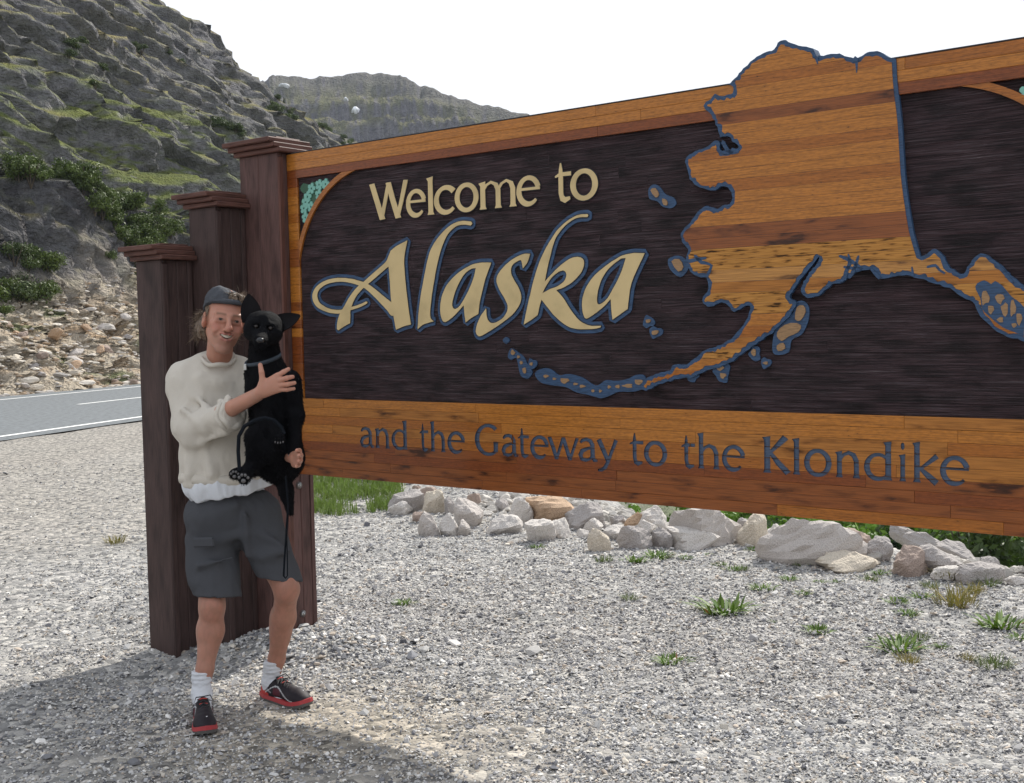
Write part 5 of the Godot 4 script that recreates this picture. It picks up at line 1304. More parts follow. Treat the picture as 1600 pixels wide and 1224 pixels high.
		part("painted_leaves", lf.mesh(), M.leafpaint, co)
		var fn := 0
		for f: Array in [[0.220, 2.393], [0.278, 2.407], [0.325, 2.406], [0.275, 2.357], [0.190, 2.353], [0.160, 2.295], [0.214, 2.299], [0.170, 2.247], [0.176, 2.328]]:
			var at: Vector2 = flip.call(Vector2(f[0], f[1]))
			var mb := MB.new()
			for k in 5:
				var a := TAU * k / 5 + fn * 1.3
				var q := PackedVector2Array()
				for e in 9:
					var t := TAU * e / 9
					var pp := Vector2(0.0165 + 0.0125 * cos(t), 0.0095 * sin(t) * (1.15 + 0.25 * cos(t)))
					q.append(at + pp.rotated(a))
				mb.slab(q, [], -0.009, -0.003 + k * 0.0003 + fn * 0.0002)
			var fl := part("flower", mb.mesh(), M.petal, co)
			fn += 1

# ---------------------------------------------------------------- plants
func blade(mb: MB, at: Vector3, dir: Vector3, len: float, w: float, c: Color, bend: float) -> void:
	var side := dir.cross(Vector3.UP).normalized()
	if side.length() < 0.5: side = Vector3.RIGHT.rotated(Vector3.UP, bend * 9.0)
	var flat := Vector3(dir.x, 0, dir.z)
	var a := at
	var b := at + dir * len * 0.55
	var d := at + dir * len * 0.9 + flat * len * bend - Vector3(0, len * bend * 0.4, 0)
	mb.col = c
	var nn := side.cross(dir).normalized()
	if nn.y < 0: nn = -nn
	var k := mb.vert(a - side * w * 0.4, nn); mb.vert(a + side * w * 0.4, nn); mb.vert(b + side * w * 0.5, nn); mb.vert(b - side * w * 0.5, nn); mb.vert(d, nn)
	mb.face(k, k + 1, k + 2); mb.face(k, k + 2, k + 3); mb.face(k + 3, k + 2, k + 4)
func tuft_mesh(kind: int, n: int) -> ArrayMesh:
	# unit tufts about a metre wide: 0 leafy weed, 1 fine grass, 2 dry ochre grass
	var mb := MB.new()
	for k in n:
		var a := rng.randf() * TAU
		var r := sqrt(rng.randf()) * 0.42
		var p := Vector3(cos(a) * r, 0, sin(a) * r)
		var lean := rng.randf_range(0.15, 0.9) if kind == 0 else rng.randf_range(0.05, 0.45)
		var d := (Vector3(cos(a), 0, sin(a)).rotated(Vector3.UP, rng.randf_range(-0.8, 0.8)) * lean + Vector3.UP * rng.randf_range(0.4, 0.9)).normalized()
		var c := Color(0.07, 0.14, 0.022).lerp(Color(0.15, 0.22, 0.045), rng.randf())
		if kind == 1: c = Color(0.09, 0.13, 0.05).lerp(Color(0.17, 0.2, 0.08), rng.randf())
		if kind == 2: c = Color(0.16, 0.15, 0.04).lerp(Color(0.32, 0.25, 0.10), rng.randf())
		if kind == 0 and rng.randf() < 0.05: c = Color(0.2, 0.1, 0.04)
		blade(mb, p, d, rng.randf_range(0.3, 0.75) * (1.0 if kind == 0 else 1.35), 0.065 if kind == 0 else 0.026, c * rng.randf_range(0.8, 1.2), rng.randf_range(0.0, 0.4))
	return mb.mesh(Vector3.ZERO, true)
func foliage(n: int, leaf: float, dark: Color, light: Color, shape: Vector3, conifer := false) -> ArrayMesh:
	# leaf clumps through a lumpy crown about one unit across, standing on its origin
	var mb := MB.new()
	var lumps: Array = []
	for k in 9:
		var a := rng.randf() * TAU
		var r := sqrt(rng.randf()) * 0.36
		lumps.append([Vector3(cos(a) * r * shape.x, rng.randf_range(0.25, 0.8) * shape.y, sin(a) * r * shape.z), rng.randf_range(0.16, 0.30), rng.randf()])
	for k in n:
		var c: Color
		var p: Vector3
		var out: Vector3
		if conifer:
			var y := pow(rng.randf(), 1.3)
			var tier := 1.0 - fposmod(y * 7.0, 1.0)
			var r := (1.0 - y) * 0.34 * (0.45 + 0.55 * tier) * rng.randf_range(0.3, 1.0) + 0.01
			var a := rng.randf() * TAU
			p = Vector3(cos(a) * r * shape.x, y * shape.y, sin(a) * r * shape.z)
			out = Vector3(cos(a), 0.15, sin(a))
			c = dark.lerp(light, rng.randf() * (0.4 + 0.6 * tier))
		else:
			var l: Array = lumps[rng.randi() % 9]
			var d := Vector3(rng.randfn(), rng.randfn() * 0.8, rng.randfn()).normalized()
			p = l[0] + d * l[1] * pow(rng.randf(), 0.4) * (shape * 0.7 + Vector3.ONE * 0.3)
			p.y = maxf(p.y, 0.02)
			out = d
			c = dark.lerp(light, clampf(l[2] * 0.5 + rng.randf() * 0.55, 0, 1))
		mb.col = c
		var x := out.cross(Vector3(rng.randfn(), rng.randfn(), rng.randfn())).normalized()
		var up := (out + Vector3(rng.randfn(), rng.randfn(), rng.randfn()) * 0.5).normalized()
		x = up.cross(x).normalized()
		var yv := x.cross(up).normalized()
		var s := leaf * rng.randf_range(0.6, 1.3)
		var e := mb.vert(p - x * s, up); mb.vert(p + yv * s * 0.45, up); mb.vert(p + x * s, up); mb.vert(p - yv * s * 0.45, up)
		mb.face(e, e + 1, e + 2); mb.face(e, e + 2, e + 3)
	return mb.mesh(Vector3.ZERO, true)

func build_plants() -> void:
	# weeds on the gravel: x, z, width
	var spots: Array = [0.17, -8.7, 0.09, 1.01, -8.2, 0.16, 0.84, -8.04, 0.13, 0.62, -8.06, 0.11, 1.2, -8.13, 0.08, 1.38, -8.25, 0.05, 1.4, -7.94, 0.08, 1.53, -7.79, 0.09, 1.46, -7.76, 0.09, 1.73, -8.36, 0.09, 1.83, -8.14, 0.1, 1.89, -8.06, 0.08, 1.95, -7.9, 0.1, 1.19, -6.61, 0.24, 1.74, -6.98, 0.08, 1.54, -7.14, 0.12, 1.42, -6.4, 0.04, 1.61, -6.17, 0.11, 2.21, -6.7, 0.1, 2.2, -6.47, 0.1, 2.03, -7.29, 0.06, 1.94, -7.34, 0.06, 1.77, -7.47, 0.09, 2.26, -7.35, 0.1, 2.39, -7.55, 0.09, 2.58, -7.17, 0.11, 2.55, -6.67, 0.24, 2.77, -7.39, 0.16, 2.93, -7.14, 0.13, 2.62, -6.22, 0.21, 1.94, -5.83, 0.19, 2.09, -6.0, 0.11, 1.91, -5.6, 0.11, 2.15, -5.81, 0.06, 2.27, -5.47, 0.14, 2.19, -5.58, 0.07, 0.75, -5.61, 0.12, 2.6, -5.92, 0.1, -0.68, -6.94, 0.1, 0.68, -6.91, 0.09, -3.19, -9.21, 0.15, 2.41, -6.84, 0.11, 2.77, -6.97, 0.14]
	var kinds := "0001000100000000000000010122100120120001202012"
	var names := {13: "wide bright green weed spreading low in the middle of the right-hand gravel", 1: "bright bushy green weed at the foot of the long pale boulder", 0: "small green weed before the flat grey boulder left of the row's middle", 26: "large ochre grass clump on the gravel nearest the right edge boulders", 29: "bright green leafy weed below the large ochre grass clump", 30: "ochre and green grass tuft low on the right-hand gravel", 32: "leafy green weed just below the low ochre grass tuft", 34: "tall dry straw-coloured grass clump near the right edge", 36: "grey-green grass tuft nearest the camera in the gravel's middle", 38: "dry straw tuft on the gravel beside the posts", 39: "lone green weed on bare gravel under the sign's left half", 40: "dry brown tuft on the gravel towards the road", 17: "dark green rosette weed alone right of the wide bright weed", 7: "bluish grass tuft before the upright pointed boulder", 27: "pale grass tuft beside the last low boulders", 15: "reddish-green weed up-slope of the wide bright weed"}
	var lab: Array = ["small green weed scattered over the gravel below the boulders", "small fine grass tuft scattered over the right-hand gravel", "small dry grass tuft scattered over the right-hand gravel"]
	var meshes: Array = []
	for kind in 3:
		for k in 3: meshes.append(tuft_mesh(kind, [64, 110, 110][kind]))
	for k in spots.size() / 3:
		var kind := int(kinds[k])
		var x: float = spots[k * 3]
		var z: float = spots[k * 3 + 1]
		var w: float = spots[k * 3 + 2]
		var o := part("weed" if kind == 0 else "grass_tuft", meshes[kind * 3 + rng.randi() % 3], M.leaf, self)
		o.position = Vector3(x, gh(x, z) - 0.004, z)
		o.rotation.y = rng.randf() * TAU
		var hgt := 0.62 if kind == 0 else 0.55
		o.scale = Vector3(w * 1.15, w * hgt * 1.1, w * 1.15)
		tag(o, names.get(k, lab[kind]), "weed" if kind == 0 else "grass", "weeds and grass on the gravel" if not names.has(k) else "weeds that stand out on the gravel")
	# the grass bank behind the posts
	var bm := MB.new()
	for k in 7: blade(bm, Vector3(rng.randf_range(-0.03, 0.03), 0, rng.randf_range(-0.03, 0.03)), Vector3(rng.randfn() * 0.35, 1, rng.randfn() * 0.35).normalized(), rng.randf_range(0.08, 0.2), 0.008, Color(0.11, 0.19, 0.035).lerp(Color(0.2, 0.26, 0.07), rng.randf()), rng.randf_range(0.1, 0.5))
	var where: Array = []
	var tints: Array = []
	while where.size() < 1900:
		var x := rng.randf_range(-2.3, -0.95)
		var z := rng.randf_range(-14.5, -10.0)
		var edge := -10.6 - (x + 1.2) * 0.35 + noise_a.get_noise_2d(x * 2.0, z * 2.0) * 0.5
		if z > edge or x > -1.05 - (z + 10.6) * -0.06: continue
		if noise_a.get_noise_2d(x * 1.1 + 30.0, z * 1.1) < -0.25: continue
		where.append(Transform3D(Basis(Vector3.UP, rng.randf() * TAU).scaled(Vector3.ONE * rng.randf_range(0.45, 1.0)), Vector3(x, gh(x, z), z)))
		tints.append(Color.WHITE * rng.randf_range(0.75, 1.2))
	var gr := scatter("grass", bm.mesh(Vector3.ZERO, true), M.leaf, where, tints, self)
	gr.set_meta("label", "bright green grass bank behind the posts")
	# green cover in the gully and sparse grass among the boulders
	where = []; tints = []
	var cover := foliage(60, 0.11, Color(0.06, 0.12, 0.018), Color(0.19, 0.31, 0.05), Vector3(1.2, 0.7, 1.2))
	while where.size() < 2600:
		var x := rng.randf_range(3.0, 26.0)
		var z := rng.randf_range(-48.0, -11.0)
		var d := (x + 0.9) * 0.669 - (z + 10.6) * 0.743
		if d < 7.0 or noise_a.get_noise_2d(x * 0.2, z * 0.2 + 11.0) < -0.22: continue
		where.append(Transform3D(Basis(Vector3.UP, rng.randf() * TAU).scaled(Vector3.ONE * rng.randf_range(0.5, 1.5)), Vector3(x, gh(x, z) - 0.1, z)))
		tints.append(Color.WHITE * rng.randf_range(0.7, 1.3))
	var cv := scatter("undergrowth", cover, M.leaf, where, tints, self)
	cv.set_meta("label", "green undergrowth filling the gully beyond the boulders")
	# shrubs and small conifers on the hillside
	var kindsh: Array = []
	for k in 4: kindsh.append([foliage(1500, 0.042, Color(0.035, 0.055, 0.015), Color(0.115, 0.155, 0.036), Vector3(1.0, 0.8, 1.0)), "alder"])
	for k in 2: kindsh.append([foliage(1400, 0.04, Color(0.03, 0.048, 0.018), Color(0.085, 0.115, 0.036), Vector3(1.15, 0.6, 1.0)), "dark"])
	for k in 2: kindsh.append([foliage(900, 0.052, Color(0.016, 0.032, 0.014), Color(0.05, 0.085, 0.025), Vector3(1.0, 1.0, 1.0), true), "conifer"])
	var trunk := MB.new()
	for k in 5:
		var a := k * 1.3
		trunk.tube([Vector3(0, -0.1, 0), Vector3(cos(a) * 0.12, 0.25, sin(a) * 0.12), Vector3(cos(a) * 0.25, 0.55, sin(a) * 0.25)], [0.022, 0.014, 0.006], 5)
	var tm := trunk.mesh()
	var shrub := func(x: float, z: float, y: float, s: float, kind: int, label: String, group: String) -> void:
		var o := thing("shrub" if kind < 6 else "conifer", label, "shrub" if kind < 6 else "conifer", Vector3(x, y, z), group)
		var f := part("foliage", kindsh[kind][0], M.leaf, o)
		f.rotation.y = rng.randf() * TAU
		f.scale = Vector3(s, s * rng.randf_range(0.85, 1.15), s)
		var st := part("stems", tm, M.bark, o)
		st.scale = Vector3.ONE * s
	var groups: Array = [
		[HILL_LOW, [0, 1, 2, 3], 1.0, "pale green shrub in the lower hillside band", "shrubs in a band across the lower hillside"],
		[HILL_BANK, [0, 1, 2, 4, 5], 1.0, "leafy shrub overhanging the tan road cut", "shrubs above the road cut"],
		[HILL_DARK, [4, 5], 1.0, "dark low shrub on a high rock ledge", "dark shrubs on the high ledges"],
		[HILL_EDGE, [4, 5, 2, 0], 1.0, "shrub along the near hill's right shoulder", "shrubs on the near hill's shoulder"],
		[HILL_SKY, [6, 7], 1.0, "tiny conifer standing on the near hill's skyline", "conifers on the near hill's skyline"]]
	for g: Array in groups:
		var a: Array = g[0]
		for k in range(0, a.size(), 3):
			var pq := Vector2(a[k], a[k + 1])
			var p := hill_point(pq.x, pq.y)
			var zone: String = ["at the photo's left edge", "midway to the posts", "nearest the posts"][0 if pq.x < 42.0 else 1 if pq.x < 48.0 else 2]
			if pq.x > 60.0: zone = ["high on the left", "in the middle of the slope", "close above the tallest post"][0 if pq.x < 85.0 else 1 if pq.x < 105.0 else 2]
			shrub.call(p.x, p.z, p.y - 0.15, a[k + 2], g[1][rng.randi() % g[1].size()], ("large " if a[k + 2] > 1.2 else "middle-sized " if a[k + 2] > 0.85 else "small ") + g[3] + ", " + zone, g[4])
	for s: Array in [[6.6, -20.0, 2.6, 6], [7.9, -21.5, 2.2, 4], [5.6, -19.0, 2.0, 5], [9.4, -23.5, 2.4, 4], [10.8, -25.0, 2.0, 0], [8.6, -19.5, 1.5, 1], [12.5, -27.5, 2.2, 0]]:
		shrub.call(s[0], s[1], gh(s[0], s[1]) - 0.1, s[2], s[3], "dark green bush in the gully beyond the boulders, under the sign", "bushes in the gully")

# ---------------------------------------------------------------- boulders
func boulder(seed_: int, size: Vector3, jag: float) -> ArrayMesh:
	var r := RandomNumberGenerator.new()
	r.seed = seed_ * 977 + 13
	var planes: Array = []
	for k in 9:
		var d := Vector3(r.randfn(), r.randfn() * 0.9, r.randfn()).normalized()
		planes.append([d, r.randf_range(0.55, 0.9)])
	planes.append([Vector3(r.randfn() * 0.35, 1, r.randfn() * 0.35 + 0.2).normalized(), r.randf_range(0.6, 0.85)])
	var mb := MB.new()
	var rows := 18
	var cols := 26
	for y in rows + 1:
		var a := PI * y / rows
		for x in cols + 1:
			var e := TAU * x / cols
			var d := Vector3(sin(a) * cos(e), cos(a), sin(a) * sin(e))
			var m := 1.12
			for p: Array in planes:
				var w: float = d.dot(p[0])
				if w > 0.05: m = minf(m, p[1] / w)
			m *= 1.0 + noise_a.get_noise_3d(d.x * 1.6 + seed_ * 5.0, d.y * 1.6, d.z * 1.6) * jag * 0.13 + noise_a.get_noise_3d(d.x * 5.0, d.y * 5.0 + seed_ * 3.0, d.z * 5.0) * jag * 0.07
			mb.vert(d * m * size, Vector3.UP)
	var out := MB.new()
	for y in rows:
		for x in cols:
			var p := y * (cols + 1) + x
			for t: Array in [[p, p + 1, p + cols + 2], [p, p + cols + 2, p + cols + 1]]:
				var a := mb.v[t[0]]
				var b := mb.v[t[1]]
				var c := mb.v[t[2]]
				if (b - a).cross(c - a).length() < 1e-9: continue
				out.tri(a, b, c, a + b + c)
	return out.mesh()
func build_rocks() -> void:
	var tex := noise_tex(0.09, 4, [[0.0, grey(0.50)], [0.30, grey(0.72)], [0.45, grey(0.94)], [1.0, grey(1.0)]], FastNoiseLite.TYPE_SIMPLEX_SMOOTH, 512, 61)
	var rough := noise_tex(0.03, 5, [], FastNoiseLite.TYPE_SIMPLEX, 512, 62)
	var mats: Array = []
	for c: Array in [[0.58, 0.53, 0.49], [0.68, 0.635, 0.59], [0.45, 0.415, 0.395], [0.58, 0.41, 0.28], [0.42, 0.33, 0.28], [0.68, 0.60, 0.49]]:
		var m := mat(lin(c[0], c[1], c[2]), 0.9, 0.3)
		m.albedo_texture = tex
		triplanar(m, 3.0, false)
		bump(m, rough, 0.6)
		mats.append(m)
	# x, z, width, height of each boulder as it stands behind the board
	var a: Array = [-0.99, -10.43, 0.33, 0.18, -1.02, -10.36, 0.22, 0.09, -0.85, -11.11, 0.3, 0.1, -0.99, -11.78, 0.09, 0.04, -0.73, -10.29, 0.25, 0.16, -0.58, -10.24, 0.11, 0.11, -0.38, -10.65, 0.13, 0.13, -0.4, -9.74, 0.26, 0.18, -0.83, -9.96, 0.1, 0.07, -0.69, -9.29, 0.17, 0.15, -0.53, -9.27, 0.14, 0.12, -0.42, -9.26, 0.11, 0.1, -0.09, -9.22, 0.29, 0.12, -0.11, -10.5, 0.13, 0.08, 0.04, -9.63, 0.21, 0.17, 0.29, -9.63, 0.5, 0.21, 0.18, -8.89, 0.25, 0.14, 0.35, -9.09, 0.24, 0.11, 0.61, -9.41, 0.38, 0.17, 0.63, -9.26, 0.16, 0.1, 0.84, -9.44, 0.12, 0.09, 0.81, -9.01, 0.21, 0.09, 0.99, -9.39, 0.18, 0.11, 1.16, -9.34, 0.25, 0.16, 1.05, -9.15, 0.14, 0.09, 0.89, -8.52, 0.24, 0.13, 0.62, -8.43, 0.17, 0.15, 1.11, -8.53, 0.2, 0.12, 0.54, -9.12, 0.11, 0.05, 1.44, -8.57, 0.53, 0.29, 1.3, -8.48, 0.44, 0.14, 1.79, -8.5, 0.24, 0.18, 1.87, -9.2, 0.3, 0.15, 2.05, -9.01, 0.25, 0.13, 2.04, -8.84, 0.15, 0.14, 2.26, -9.15, 0.15, 0.09, 2.07, -7.91, 0.72, 0.24, 1.33, -9.47, 0.08, 0.09, 1.29, -9.15, 0.2, 0.08, 2.49, -8.58, 0.45, 0.15, 2.22, -7.68, 0.45, 0.11, 2.5, -7.83, 0.18, 0.12, 2.57, -7.45, 0.27, 0.13, 2.77, -7.51, 0.32, 0.12, 2.77, -7.32, 0.23, 0.07, 2.93, -7.17, 0.28, 0.11, 3.05, -7.4, 0.15, 0.09, 3.1, -7.1, 0.15, 0.04]
	var tone: Array = [2, 1, 4, 4, 5, 2, 4, 0, 4, 0, 1, 0, 1, 2, 1, 3, 1, 1, 2, 1, 2, 1, 3, 1, 1, 2, 5, 2, 1, 0, 1, 5, 2, 1, 2, 1, 0, 2, 1, 4, 5, 2, 4, 2, 1, 2, 2, 1]
	var names: Array = ["long grey-brown boulder slanting down beside the grass bank", "low grey mound-shaped boulder at the grass bank's foot", "flat dark brown boulder lying farthest back on the left", "tiny brown stone alone behind the flat dark brown boulder", "angular boulder with a yellow face near the left of the row", "narrow brown boulder against the yellow-faced one", "rounded brown boulder standing on end behind the left boulders", "broad pale boulder in the middle of the left group", "small tilted brown stone at the row's left front", "curved tan boulder at the row's left front corner", "small boulder with a pale peaked top beside the curved tan one", "small speckled boulder right of the pale peaked one", "wide pale boulder with a dark underside, on the gravel edge", "small grey stone behind the pale pyramid boulder", "pale pyramid-shaped boulder beside the large orange-faced boulder", "large boulder with a grey top and an orange broken face", "flat grey boulder tipped forward in front of the orange-faced one", "low broad grey boulder right of the tipped flat one", "grey boulder with a sharp overhanging nose", "small pale block under the sharp-nosed boulder", "small grey wedge between the sharp-nosed and orange-edged boulders", "low pale boulder in front of the small grey wedge", "boulder with an orange broken edge beside the big pale one", "big pale boulder with a pointed top, left of the huge block", "pale lumpy stone below the big pointed pale boulder", "dark speckled slab leaning right, at the gravel edge", "narrow cream slab lying end-on to the gravel", "pale grey boulder behind the bushy green weed", "small grey stone behind the low broad boulder", "huge grey boulder under the middle of the sign", "long low rounded pale boulder in front of the huge one", "upright pointed cream boulder right of the huge one", "grey-brown block behind the upright pointed boulder", "white-topped boulder behind the upright pointed one", "small dark-sided pyramid stone before the white-topped boulder", "round pale stone at the right end of the back row", "largest pale boulder with a brown lower face, right of the upright one", "tiny brown stone in the gap left of the huge boulder", "pair-like pale stone left of the long low boulder", "long brown-grey boulder lying across behind the largest pale one", "cream flat boulder in front of the largest pale one", "small grey stepped boulder right of the largest one", "brown pyramid boulder near the right end of the row", "long grey slab behind the brown pyramid boulder", "white flat stone in the grass below the long grey slab", "low grey ridge-shaped stone towards the right edge", "dark grey blade-shaped stone at the row's right end", "low pale stone at the photo's right edge"]
	for k in a.size() / 4:
		var w: float = a[k * 4 + 2]
		var h: float = a[k * 4 + 3]
		var deep := clampf((w + h) * 0.5, 0.05, 0.4)
		var x: float = a[k * 4]
		var z: float = a[k * 4 + 1] - deep * 0.45
		var o := part("boulder", boulder(k, Vector3(w * 0.50, h * 0.98, deep * 0.60), 1.0), mats[tone[k]], self)
		o.position = Vector3(x, gh(x, a[k * 4 + 1]) + h * 0.36, z)
		o.rotation.y = [0.2, -0.3, 0.5, -0.1, 0.35][k % 5]
		o.rotation.z = [0.0, 0.12, -0.15, 0.08, -0.05][(k * 3) % 5]
		tag(o, names[k], "boulder", "boulders lining the gravel behind the sign")
	for e: Array in [[Vector3(4.1251, -0.5910, -11.5000), 0.42, 0.2, "grey rock outcrop dropping away behind the brown pyramid boulder"], [Vector3(4.0963, -0.5404, -10.6000), 0.36, 0.16, "grey ledge of the outcrop above the bright green slope"], [Vector3(4.0375, -0.5120, -9.8000), 0.32, 0.14, "lowest grey slab of the outcrop, near the photo's right edge"], [Vector3(4.3967, -0.7761, -13.0000), 0.4, 0.2, "top of the grey outcrop beside the dark bush"]]:
		var o := part("rock_outcrop", boulder(int(e[1] * 1000.0), Vector3(e[1] * 0.62, e[2] * 0.7, e[1] * 0.6), 1.2), mats[2], self)
		o.position = e[0]
		o.rotation = Vector3(0.2, 0.3, -0.5)
		tag(o, e[3], "rock", "rock outcrop in the gully")
	# rubble filling between the boulders
	var where: Array = []
	var tints: Array = []
	for k in 900:
		var t := rng.randf()
		var d := rng.randf_range(0.35, 1.8)
		var x := -0.9 + 4.0 * t + 0.669 * d
		var z := -10.3 + 3.5 * t - 0.743 * d
		var s := rng.randf_range(0.02, 0.06)
		where.append(Transform3D(Basis.from_euler(Vector3(rng.randf(), rng.randf() * TAU, rng.randf())).scaled(Vector3(1.2, 0.8, 1.0) * s), Vector3(x, gh(x, z) + s * 0.2, z)))
		tints.append(Color(0.5, 0.47, 0.43) * rng.randf_range(0.6, 1.2))
	var pm := mat(Color.WHITE, 0.9, 0.3)
	pm.vertex_color_use_as_albedo = true
	var ru := scatter("rubble", boulder(77, Vector3.ONE, 1.0), pm, where, tints, self)
	ru.set_meta("label", "small broken rock filling the gaps between the boulders")
	# broken rock on the road cut: the larger blocks singly, the rest as one scree
	var n := 0
	for k in range(0, CUT_BLOCKS.size(), 3):
		var p := hill_point(CUT_BLOCKS[k], CUT_BLOCKS[k + 1])
		var s: float = CUT_BLOCKS[k + 2]
		var o := part("rock", boulder(100 + k % 15, Vector3(s * 0.42, s * 0.24, s * 0.30), 1.0), mats[[0, 5, 4, 3, 2][n % 5]], self)
		o.position = p + Vector3(0.1, 0.0, 0.05)
		o.rotation = Vector3(0.1, 0.3 + n * 0.7, -0.35)
		var q: float = CUT_BLOCKS[k + 1]
		tag(o, ["large", "small"][int(s < 0.5)] + " " + ["grey-tan", "cream", "brown", "orange-brown", "dark grey"][n % 5] + " rock on the road cut, " + ("just above the road edge" if q < 1.6 else "half-way up the cut" if q < 3.5 else "near the top of the cut"), "rock", "rocks on the road cut")
		n += 1
	where = []; tints = []
	for k in 9000:
		var p := rng.randf_range(19.0, 62.0)
		var q := rng.randf_range(-0.3, 5.2)
		var s := 0.034 * exp(rng.randfn() * 0.6)
		where.append(Transform3D(Basis.from_euler(Vector3(rng.randf() - 0.5, rng.randf() * TAU, -0.3 + rng.randf() * 0.4)).scaled(Vector3(1.5, 0.55, 1.0) * s), hill_point(p, q) + Vector3(s * 0.4, s * 0.2, 0)))
		tints.append([Color(0.50, 0.44, 0.36), Color(0.62, 0.57, 0.50), Color(0.36, 0.27, 0.19), Color(0.42, 0.39, 0.36)][rng.randi() % 4] * rng.randf_range(0.75, 1.15))
	var sc := scatter("scree", boulder(78, Vector3.ONE, 1.0), pm, where, tints, self)
	sc.set_meta("label", "tan broken rock covering the road cut")

const ARC_AT := Vector2(0.661, 1.912)
const ARC_R := 0.556
const ARC_FROM := 1.6
const ARC_TO := 3.1

